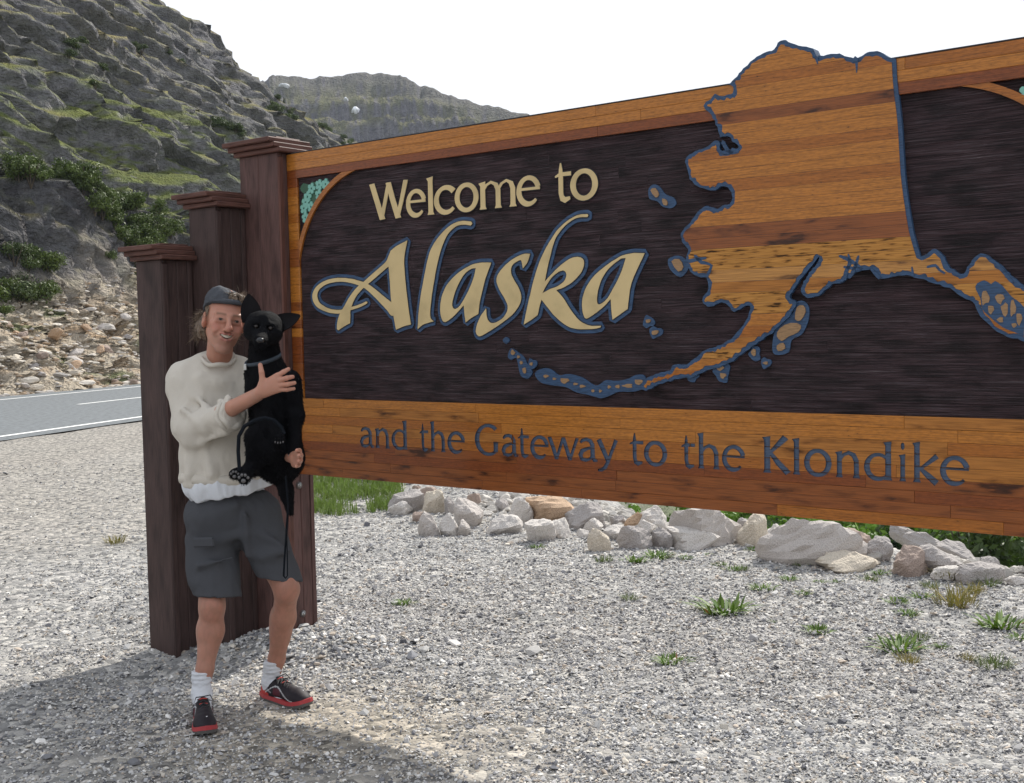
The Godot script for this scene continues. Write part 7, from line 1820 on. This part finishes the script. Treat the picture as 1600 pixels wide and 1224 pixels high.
	# the gap between the legs
	sf2.insert(3, cap(Vector3(-1.1600, 0.5772, -5.0500), Vector3(-1.1665, 0.4639, -5.0500), 0.016, 0.040, 0.03, 1))
	var shf := Field.new(sf2, 0.0072)
	shf.ripple(noise_b, 0.006, Vector3(7.0, 4.0, 7.0))
	shf.ripple(noise_a, 0.003, Vector3(16.0, 12.0, 16.0))
	shf.ripple(noise_r, -0.003, Vector3(5.0, 3.0, 5.0))
	var shm := MB.new()
	shf.into(shm, null)
	var sho_o := part("shorts", shm.mesh(base), sho, o)
	# pocket flap and bellows on the outer thigh
	var pfm := MB.new()
	pfm.box(Vector3.ZERO, Vector3(0.105, 0.042, 0.016), 0.006)
	var fb := Basis(Vector3.UP, -0.30) * Basis(Vector3.BACK, 0.06)
	for k in pfm.v.size():
		var bent := pfm.v[k] - Vector3(0, 0, pfm.v[k].x * pfm.v[k].x * 2.2)
		pfm.v[k] = Vector3(-1.3253, 0.7686, -4.9050) + fb * bent
		pfm.n[k] = fb * pfm.n[k]
	part("pocket_flap", pfm.mesh(base), sho, sho_o)
	# ---- socks and shoes
	var sock := mat(lin(0.66, 0.67, 0.70), 0.95, 0.2)
	sock.albedo_texture = fabric
	triplanar(sock, 5.0, false)
	for e in 2:
		var top: Vector3 = Vector3(-1.3611, 0.2003, -4.9450) if e == 0 else Vector3(-1.0979, 0.1758, -5.1650)
		var ank: Vector3 = ank_r if e == 0 else ank_l
		var toe: Vector3 = Vector3(-1.3253, 0.0423, -4.8300) if e == 0 else Vector3(-1.0394, 0.0195, -5.1200)
		var parts: Array = [cap(top, ank, 0.040, 0.039, 0.01), cap(ank, toe, 0.039, 0.036, 0.02), cap(ank, ank + Vector3(0, -0.05, 0), 0.037, 0.034, 0.02)]
		for k in 3:
			var c := top.lerp(ank, 0.06 + 0.16 * k)
			parts.append(ell(c, Vector3(0.0445 - 0.001 * k, 0.011, 0.0445 - 0.001 * k), Basis(Vector3.RIGHT, 0.1 * k - 0.1), 0.008))
		parts.append(half(top + Vector3(0, 0.006, 0), Vector3(0, 1, 0), 0.1))
		var f := Field.new(parts, 0.0045)
		f.ripple(noise_b, 0.003, Vector3(30, 60, 30))
		var mb := MB.new()
		f.into(mb, null)
		part("sock", mb.mesh(base), sock, o)
	shoe(o, base, Vector3(-1.372, 0.0, -4.965), Vector3(-1.275, 0.0, -4.672))
	shoe(o, base, Vector3(-1.158, 0.0, -5.212), Vector3(-0.912, 0.0, -5.024))

func shoe(o: Node3D, base: Vector3, heel: Vector3, toe: Vector3) -> void:
	var root := Node3D.new()
	root.name = numbered("shoe", str(o.get_instance_id()))
	o.add_child(root)
	var dir := (toe - heel).normalized()
	root.transform = Transform3D(Basis(Vector3.UP.cross(dir), Vector3.UP, dir), heel - base + Vector3(0, gh(heel.lerp(toe, 0.5).x, heel.lerp(toe, 0.5).z) - 0.002, 0))
	# local: z from heel to toe (0.31), y up
	var outline := func(grow: float) -> PackedVector2Array:
		var p := PackedVector2Array()
		var shape: Array = [[0.0, 0.0], [0.024, 0.004], [0.034, 0.03], [0.034, 0.08], [0.036, 0.14], [0.046, 0.2], [0.047, 0.245], [0.036, 0.285], [0.014, 0.308], [-0.012, 0.31], [-0.036, 0.29], [-0.05, 0.25], [-0.05, 0.2], [-0.042, 0.14], [-0.036, 0.08], [-0.034, 0.03], [-0.024, 0.004]]
		for k in shape.size():
			var a := Vector2(shape[k][0], shape[k][1])
			var b := Vector2(shape[(k + 1) % shape.size()][0], shape[(k + 1) % shape.size()][1])
			p.append(a); p.append(a.lerp(b, 0.5))
		return Geometry2D.offset_polygon(p, grow, Geometry2D.JOIN_ROUND)[0]
	var layer := func(called: String, y0: float, y1: float, g0: float, g1: float, m: Material) -> void:
		var mb := MB.new()
		var a: PackedVector2Array = outline.call(g0)
		var n := 40
		var rings: Array = []
		for lev in 2:
			var pl: PackedVector2Array = outline.call(g0 if lev == 0 else g1)
			var ring: Array = []
			for k in n:
				# resample by direction from the middle
				var ang := TAU * k / n
				var d := Vector2(cos(ang), sin(ang))
				var best := Vector2.ZERO
				for q in pl.size():
					var x = Geometry2D.segment_intersects_segment(Vector2(0, 0.155), Vector2(0, 0.155) + d, pl[q], pl[(q + 1) % pl.size()])
					if x != null: best = x
				ring.append(best)
			rings.append(ring)
		var spring := func(p: Vector2, y: float) -> float: return y + 0.022 * pow(clampf((p.y - 0.2) / 0.11, 0, 1), 2.0) + 0.006 * pow(clampf((0.05 - p.y) / 0.05, 0, 1), 2.0)
		for k in n:
			var p0: Vector2 = rings[0][k]; var p1: Vector2 = rings[0][(k + 1) % n]; var q0: Vector2 = rings[1][k]; var q1: Vector2 = rings[1][(k + 1) % n]
			var out := Vector3((p0.x + p1.x), 0, (p0.y + p1.y) - 0.31).normalized()
			mb.quad(Vector3(p0.x, spring.call(p0, y0), p0.y), Vector3(p1.x, spring.call(p1, y0), p1.y), Vector3(q1.x, spring.call(q1, y1), q1.y), Vector3(q0.x, spring.call(q0, y1), q0.y), out)
			mb.tri(Vector3(0, y0, 0.155), Vector3(p0.x, spring.call(p0, y0), p0.y), Vector3(p1.x, spring.call(p1, y0), p1.y), Vector3.DOWN)
			mb.tri(Vector3(0, y1, 0.155), Vector3(q0.x, spring.call(q0, y1), q0.y), Vector3(q1.x, spring.call(q1, y1), q1.y), Vector3.UP)
		part(called, mb.mesh(), m, root)
	layer.call("outsole", 0.0, 0.014, 0.0, 0.003, mat(lin(0.10, 0.095, 0.09), 0.9))
	layer.call("midsole", 0.014, 0.031, 0.004, 0.001, mat(lin(0.34, 0.028, 0.032), 0.6))
	var up := mat(Color.WHITE, 0.65, 0.4)
	up.vertex_color_use_as_albedo = true
	var f := Field.new([
		ell(Vector3(0, 0.045, 0.06), Vector3(0.036, 0.062, 0.062), Basis(), 0.02), cap(Vector3(0, 0.05, 0.09), Vector3(-0.002, 0.046, 0.235), 0.040, 0.036, 0.03), ell(Vector3(-0.003, 0.040, 0.235), Vector3(0.046, 0.034, 0.068), Basis(), 0.02), cap(Vector3(0, 0.082, 0.085), Vector3(0, 0.062, 0.19), 0.026, 0.022, 0.02),
		ell(Vector3(0, 0.115, 0.058), Vector3(0.029, 0.05, 0.044), Basis(), 0.008, 1), half(Vector3(0, 0.032, 0.15), Vector3.DOWN, 0.5)], 0.0034)
	var mb2 := MB.new()
	f.into(mb2, func(p: Vector3, n: Vector3) -> Color:
		var c := Color(0.012, 0.011, 0.014)
		var side := absf(n.x)
		# red heel wedge and red mesh panel
		if p.z < 0.10 and p.y < 0.095 - p.z * 0.62 and p.z < 0.085: c = Color(0.42, 0.03, 0.025)
		if side > 0.55 and absf(p.z - 0.135) < 0.022 and absf(p.y - 0.056) < 0.016: c = Color(0.075, 0.014, 0.02)
		# silver piping sweeping from the collar along the side to the toe
		var y := 0.040 + 0.040 * exp(-pow((p.z - 0.125) / 0.05, 2.0)) - 0.012 * clampf((p.z - 0.2) / 0.08, 0, 1)
		if absf(p.y - y) < 0.0028 and p.z > 0.06 and p.z < 0.285: c = Color(0.42, 0.42, 0.43)
		if absf(p.y - (0.10 - p.z * 0.5)) < 0.0028 and p.z < 0.1 and p.z > 0.02: c = Color(0.30, 0.30, 0.31)
		return c)
	part("upper", mb2.mesh(Vector3.ZERO, true), up, root)
	# white chevron mark on the toe box, laces crossing the tongue
	var mk := MB.new()
	for sgn in 2:
		var pts: Array = [Vector3(0.018, 0.0755, 0.235), Vector3(0.004, 0.0765, 0.262 - 0.004 * sgn), Vector3(-0.012, 0.079, 0.232)]
		if sgn == 0: mk.tube([pts[0], pts[1]], [0.0042, 0.003], 6, 0.5)
		else: mk.tube([pts[1], pts[2]], [0.003, 0.0055], 6, 0.5)
	part("chevron_mark", mk.mesh(), mat(lin(0.7, 0.7, 0.7), 0.5), root)
	var lc := MB.new()
	for k in 5:
		var z := 0.105 + k * 0.021
		var y := 0.112 - k * 0.0065
		for sg: float in [-1.0, 1.0]: lc.tube([Vector3(-0.022 * sg, y - 0.010, z), Vector3(0, y + 0.002, z + 0.008), Vector3(0.022 * sg, y - 0.012, z + 0.018)], [0.0028, 0.003, 0.0028], 6)
	lc.tube([Vector3(0, 0.116, 0.112), Vector3(0.03, 0.122, 0.12), Vector3(0.042, 0.10, 0.135), Vector3(0.02, 0.104, 0.125)], [0.0026, 0.0026, 0.0026, 0.0026], 6)
	lc.tube([Vector3(0, 0.116, 0.112), Vector3(-0.028, 0.12, 0.125), Vector3(-0.04, 0.095, 0.145), Vector3(-0.012, 0.108, 0.125)], [0.0026, 0.0026, 0.0026, 0.0026], 6)
	part("laces", lc.mesh(), mat(lin(0.02, 0.02, 0.022), 0.8), root)
	var rl := MB.new()
	for k in 3: rl.tube([Vector3(-0.016, 0.108 - k * 0.012, 0.118 + k * 0.03), Vector3(0, 0.112 - k * 0.012, 0.123 + k * 0.03), Vector3(0.016, 0.107 - k * 0.012, 0.118 + k * 0.03)], [0.003, 0.003, 0.003], 5)
	part("lace_loops", rl.mesh(), mat(lin(0.42, 0.04, 0.03), 0.7), root)

# ---------------------------------------------------------------- the dog
func build_dog() -> void:
	var base := Vector3(-1.0144, 1.0571, -4.8000)
	var o := thing("dog", "black prick-eared dog sitting upright in the man's arms, belly to the camera", "dog", base)
	var fur := mat(lin(0.0065, 0.0065, 0.0078), 0.7, 0.15)
	var ft := noise_tex(0.09, 4, [], FastNoiseLite.TYPE_SIMPLEX_SMOOTH, 512, 81)
	triplanar(fur, 5.0, false)
	bump(fur, ft, 0.5)
	# head frame: x right, y up, z along the muzzle
	var hb := Basis(Vector3.UP, 0.16) * Basis(Vector3.BACK, -0.16) * Basis(Vector3.RIGHT, 0.14)
	var ho := Vector3(-1.0076, 1.6713, -4.7600)
	var D := func(x: float, y: float, z: float) -> Vector3: return ho + hb * Vector3(x, y, z)
	var bodyshape: Array = [
		ell(ho, Vector3(0.074, 0.062, 0.072), hb, 0.03), ell(D.call(0, 0.022, -0.01), Vector3(0.064, 0.045, 0.06), hb, 0.03),
		cap(D.call(0, -0.022, 0.045), D.call(0, -0.036, 0.118), 0.043, 0.026, 0.03), cap(D.call(0, -0.046, 0.04), D.call(0, -0.056, 0.105), 0.030, 0.020, 0.02),
		ell(D.call(-0.038, -0.015, 0.02), Vector3(0.034, 0.036, 0.04), hb, 0.03), ell(D.call(0.038, -0.015, 0.02), Vector3(0.034, 0.036, 0.04), hb, 0.03),
		ell(D.call(-0.028, 0.012, 0.066), Vector3(0.013, 0.009, 0.012), hb, 0.008, 1), ell(D.call(0.028, 0.012, 0.066), Vector3(0.013, 0.009, 0.012), hb, 0.008, 1),
		cap(D.call(-0.020, 0.030, 0.055), D.call(-0.040, 0.024, 0.045), 0.009, 0.008, 0.012), cap(D.call(0.020, 0.030, 0.055), D.call(0.040, 0.024, 0.045), 0.009, 0.008, 0.012),
		cap(Vector3(-1.0284, 1.6319, -4.8400), Vector3(-1.0257, 1.4988, -4.8450), 0.056, 0.076, 0.04),
		ell(Vector3(-1.0098, 1.4131, -4.8450), Vector3(0.098, 0.12, 0.105), Basis(Vector3.BACK, 0.1), 0.05), ell(Vector3(-0.9884, 1.2664, -4.8350), Vector3(0.106, 0.15, 0.112), Basis(Vector3.BACK, 0.08), 0.05), ell(Vector3(-0.9850, 1.1417, -4.8250), Vector3(0.104, 0.10, 0.112), Basis(), 0.05),
		# fore leg on the right of the picture, hanging straight; the other bent over the belly
		cap(Vector3(-0.9195, 1.4449, -4.8100), Vector3(-0.8880, 1.3101, -4.7600), 0.052, 0.034, 0.03), cap(Vector3(-0.8870, 1.3105, -4.7550), Vector3(-0.8881, 1.2040, -4.7150), 0.031, 0.023, 0.02), cap(Vector3(-0.8881, 1.2040, -4.7150), Vector3(-0.8884, 1.1701, -4.6900), 0.023, 0.021, 0.015),
		cap(Vector3(-1.0453, 1.4162, -4.8000), Vector3(-1.0063, 1.3119, -4.7000), 0.045, 0.033, 0.03), cap(Vector3(-1.0052, 1.3122, -4.6950), Vector3(-0.9480, 1.2507, -4.6450), 0.029, 0.022, 0.02), cap(Vector3(-0.9480, 1.2507, -4.6450), Vector3(-0.9280, 1.2316, -4.6250), 0.022, 0.020, 0.012),
		# hind legs drawn up, paws towards the camera
		cap(Vector3(-0.9954, 1.1157, -4.8200), Vector3(-1.0336, 1.2382, -4.6600), 0.070, 0.040, 0.04), cap(Vector3(-1.0336, 1.2382, -4.6600), Vector3(-1.0574, 1.1175, -4.6800), 0.036, 0.024, 0.02), cap(Vector3(-1.0574, 1.1175, -4.6800), Vector3(-1.0635, 1.0863, -4.6000), 0.023, 0.020, 0.02), cap(Vector3(-1.0635, 1.0863, -4.6000), Vector3(-1.0656, 1.0793, -4.5750), 0.023, 0.024, 0.012),
		cap(Vector3(-0.9422, 1.1146, -4.8200), Vector3(-0.9811, 1.1907, -4.6600), 0.068, 0.040, 0.04), cap(Vector3(-0.9811, 1.1907, -4.6600), Vector3(-1.0546, 1.0994, -4.7000), 0.034, 0.024, 0.02), cap(Vector3(-1.0546, 1.0994, -4.7000), Vector3(-1.1093, 1.0905, -4.6550), 0.022, 0.021, 0.02), cap(Vector3(-1.1093, 1.0905, -4.6550), Vector3(-1.1187, 1.0874, -4.6400), 0.022, 0.021, 0.01)]
	# tail
	bodyshape.append_array([cap(Vector3(-0.9688, 1.0699, -4.8400), Vector3(-0.9448, 0.9943, -4.8000), 0.034, 0.028, 0.03), cap(Vector3(-0.9448, 0.9943, -4.8000), Vector3(-0.9290, 0.9031, -4.8000), 0.028, 0.012, 0.02)])
	var f := Field.new(bodyshape, 0.0062)
	f.ripple(noise_a, 0.006, Vector3(14, 10, 14))
	var mb := MB.new()
	f.into(mb, null)
	var bo := part("body", mb.mesh(base), fur, o)
	# ears: hollow leaf shapes
	var inner := mat(lin(0.010, 0.009, 0.010), 0.8, 0.2)
	for e: Array in [[Vector3(-1.0569, 1.7010, -4.7750), Vector3(-1.0746, 1.8144, -4.8000), 0.042, Vector3(0.25, 0.1, 1)], [Vector3(-0.9684, 1.6835, -4.7750), Vector3(-0.8644, 1.7222, -4.8000), 0.038, Vector3(0.1, 0.5, 1)]]:
		var a: Vector3 = e[0]
		var tip: Vector3 = e[1]
		var face: Vector3 = (e[3] as Vector3).normalized()
		var x := (tip - a).cross(face).normalized()
		var nf := x.cross((tip - a).normalized()).normalized()
		if nf.dot(face) < 0: nf = -nf
		var em := MB.new()
		var im := MB.new()
		var rows := 9
		for side in 2:
			var mm: MB = em if side == 0 else im
			var first := mm.v.size()
			for r in rows:
				var t := float(r) / (rows - 1)
				var w: float = e[2] * (1.0 - pow(t, 2.2)) * (0.9 + 0.35 * t) + 0.003
				for c in 7:
					var s := (c - 3) / 3.0
					var p := a.lerp(tip, t) + x * s * w - nf * (0.022 * (1.0 - s * s) * (1.0 - t * 0.7)) * (1.0 if side == 0 else 0.72) - nf * (0.006 if side == 0 else 0.0)
					mm.vert(p, (nf * (-1.0 if side == 0 else 1.0) + x * s * (0.8 if side == 0 else -0.8)).normalized())
			for r in rows - 1:
				for c in 6:
					var k := first + r * 7 + c
					mm.face(k, k + 1, k + 8); mm.face(k, k + 8, k + 7)
			if side == 0:
				for r in rows - 1:
					for c: int in [0, 6]:
						pass
		var eo := part("ear", em.mesh(base), fur, o)
		part("inner_ear", im.mesh(base), inner, eo)
	var gloss := mat(lin(0.012, 0.012, 0.014), 0.2)
	var nose := MB.new()
	nose.ball(D.call(0, -0.030, 0.141), Vector3(0.0165, 0.012, 0.012), hb, 8, 12)
	part("nose", nose.mesh(base), gloss, o)
	var lip := MB.new()
	lip.tube([D.call(-0.019, -0.060, 0.112), D.call(-0.008, -0.064, 0.124), D.call(0.004, -0.064, 0.124), D.call(0.016, -0.060, 0.112)], [0.001, 0.0024, 0.0024, 0.001], 6)
	part("lower_lip", lip.mesh(base), mat(lin(0.11, 0.10, 0.10), 0.3), o)
	for sx: float in [-1.0, 1.0]:
		var em := MB.new()
		em.ball(D.call(sx * 0.028, 0.011, 0.055), Vector3.ONE * 0.0105, hb, 8, 12)
		part("eye", em.mesh(base), mat(lin(0.012, 0.008, 0.006), 0.35), o)
	# pads under the hind paws, claws on the fore paws
	var pads := mat(lin(0.105, 0.10, 0.10), 0.6)
	for q: Array in [[Vector3(-1.0626, 1.0809, -4.5620), 1.0], [Vector3(-1.1125, 1.0892, -4.6250), 0.85]]:
		var c: Vector3 = q[0]
		var s: float = q[1]
		var n := 0
		for d: Vector3 in [Vector3(0, -0.008, 0.010), Vector3(-0.016, 0.006, 0.010), Vector3(-0.005, 0.015, 0.010), Vector3(0.008, 0.014, 0.010), Vector3(0.018, 0.004, 0.009)]:
			var pm := MB.new()
			pm.ball(c + d * s, (Vector3(0.010, 0.0085, 0.006) if n == 0 else Vector3(0.0062, 0.0068, 0.005)) * s, Basis(), 6, 10)
			part("paw_pad", pm.mesh(base), pads, o)
			n += 1
	var claw := mat(lin(0.16, 0.15, 0.15), 0.4)
	for c: Vector3 in [Vector3(-0.9260, 1.2299, -4.6150), Vector3(-0.8866, 1.1685, -4.6800)]:
		for k in 4:
			var toe := MB.new()
			var p := c + Vector3(-0.016 + 0.0105 * k, -0.006 + 0.003 * absf(k - 1.5), 0.012)
			toe.ball(p, Vector3(0.0072, 0.010, 0.010), Basis(), 6, 8)
			part("toe", toe.mesh(base), fur, o)
			var cl := MB.new()
			cl.tube([p + Vector3(0, -0.006, 0.006), p + Vector3(0.0, -0.013, 0.010)], [0.0026, 0.001], 6)
			part("claw", cl.mesh(base), claw, o)
	# short coat standing off the outline
	var hm := MB.new()
	for k in 3: blade(hm, Vector3((k - 1) * 0.002, 0, 0), Vector3((k - 1) * 0.15, 1, 0.1).normalized(), 0.011, 0.0009, Color.WHITE, 0.5)
	var where: Array = []
	for k in 30000:
		var q := rng.randi() % mb.v.size()
		var n := mb.n[q]
		var local := hb.transposed() * (mb.v[q] - ho)
		var short := 0.45 if local.length() < 0.13 and local.z > 0.0 else 1.0
		if local.distance_to(Vector3(0, -0.03, 0.14)) < 0.024 or local.distance_to(Vector3(0.028, 0.011, 0.06)) < 0.012 or local.distance_to(Vector3(-0.028, 0.011, 0.06)) < 0.012: continue
		var d := (n * 0.45 + Vector3(rng.randfn() * 0.15, -0.85, rng.randfn() * 0.15)).normalized()
		var x := d.cross(n).normalized()
		where.append(Transform3D(Basis(x, d, x.cross(d)) * rng.randf_range(0.6, 1.3) * short, mb.v[q] - n * 0.003 - base + Vector3(rng.randfn(), rng.randfn(), rng.randfn()) * 0.002))
	var coat := mat(lin(0.007, 0.007, 0.0085), 0.7, 0.2)
	scatter("coat", hm.mesh(), coat, where, [], o)
	# collar with its buckle
	var cm := MB.new()
	var cpt: Array = []
	var cr: Array = []
	var cc := Vector3(-1.0302, 1.5418, -4.8350)
	var cb := Basis(Vector3.BACK, 0.22) * Basis(Vector3.RIGHT, 0.20)
	for k in 33:
		var a := TAU * k / 32
		cpt.append(cc + cb * Vector3(cos(a) * 0.074, 0, sin(a) * 0.076)); cr.append(0.0036)
	cm.tube(cpt, cr, 8, 2.6, false)
	var col := part("collar", cm.mesh(base), mat(lin(0.035, 0.047, 0.062), 0.8), o)
	var bk := MB.new()
	bk.box(cc + cb * Vector3(-0.068, -0.004, 0.052), Vector3(0.012, 0.026, 0.012), 0.002)
	part("buckle", bk.mesh(base), M.steel, col)
	# leash: arching over the belly, then hanging down in a loop
	var web := mat(lin(0.010, 0.012, 0.016), 0.9, 0.2)
	var l := thing("leash", "dark webbing leash arching over the dog's belly with its loop hanging by the shorts", "leash", Vector3(-0.9360, 1.0318, -4.6800))
	var at := l.position
	var mb3 := MB.new()
	var path: Array = [Vector3(-1.0881, 1.1097, -4.6000), Vector3(-1.0907, 1.1863, -4.6000), Vector3(-1.0826, 1.2461, -4.5850), Vector3(-1.0551, 1.2874, -4.5700), Vector3(-1.0130, 1.3097, -4.5650), Vector3(-0.9725, 1.3189, -4.5650), Vector3(-0.9396, 1.3074, -4.5750), Vector3(-0.9172, 1.2833, -4.5850), Vector3(-0.9049, 1.2517, -4.5950)]
	var pr: Array = []
	for k in path.size(): pr.append(0.0042)
	mb3.tube(path, pr, 8, 1.8)
	part("arched_strap", mb3.mesh(at), web, l)
	var mb4 := MB.new()
	var p2: Array = [Vector3(-0.9258, 1.0681, -4.7000), Vector3(-0.9230, 0.9473, -4.7200), Vector3(-0.9464, 0.8553, -4.8000), Vector3(-0.9661, 0.7641, -4.8600), Vector3(-0.9780, 0.6787, -4.8800), Vector3(-0.9834, 0.6231, -4.8850), Vector3(-0.9757, 0.6120, -4.8850), Vector3(-0.9672, 0.6227, -4.8850), Vector3(-0.9645, 0.6784, -4.8800), Vector3(-0.9579, 0.7929, -4.8500), Vector3(-0.9320, 0.9016, -4.7600)]
	pr = []
	for k in p2.size(): pr.append(0.0026)
	mb4.tube(p2, pr, 8, 1.6)
	part("hanging_loop", mb4.mesh(at), web, l)
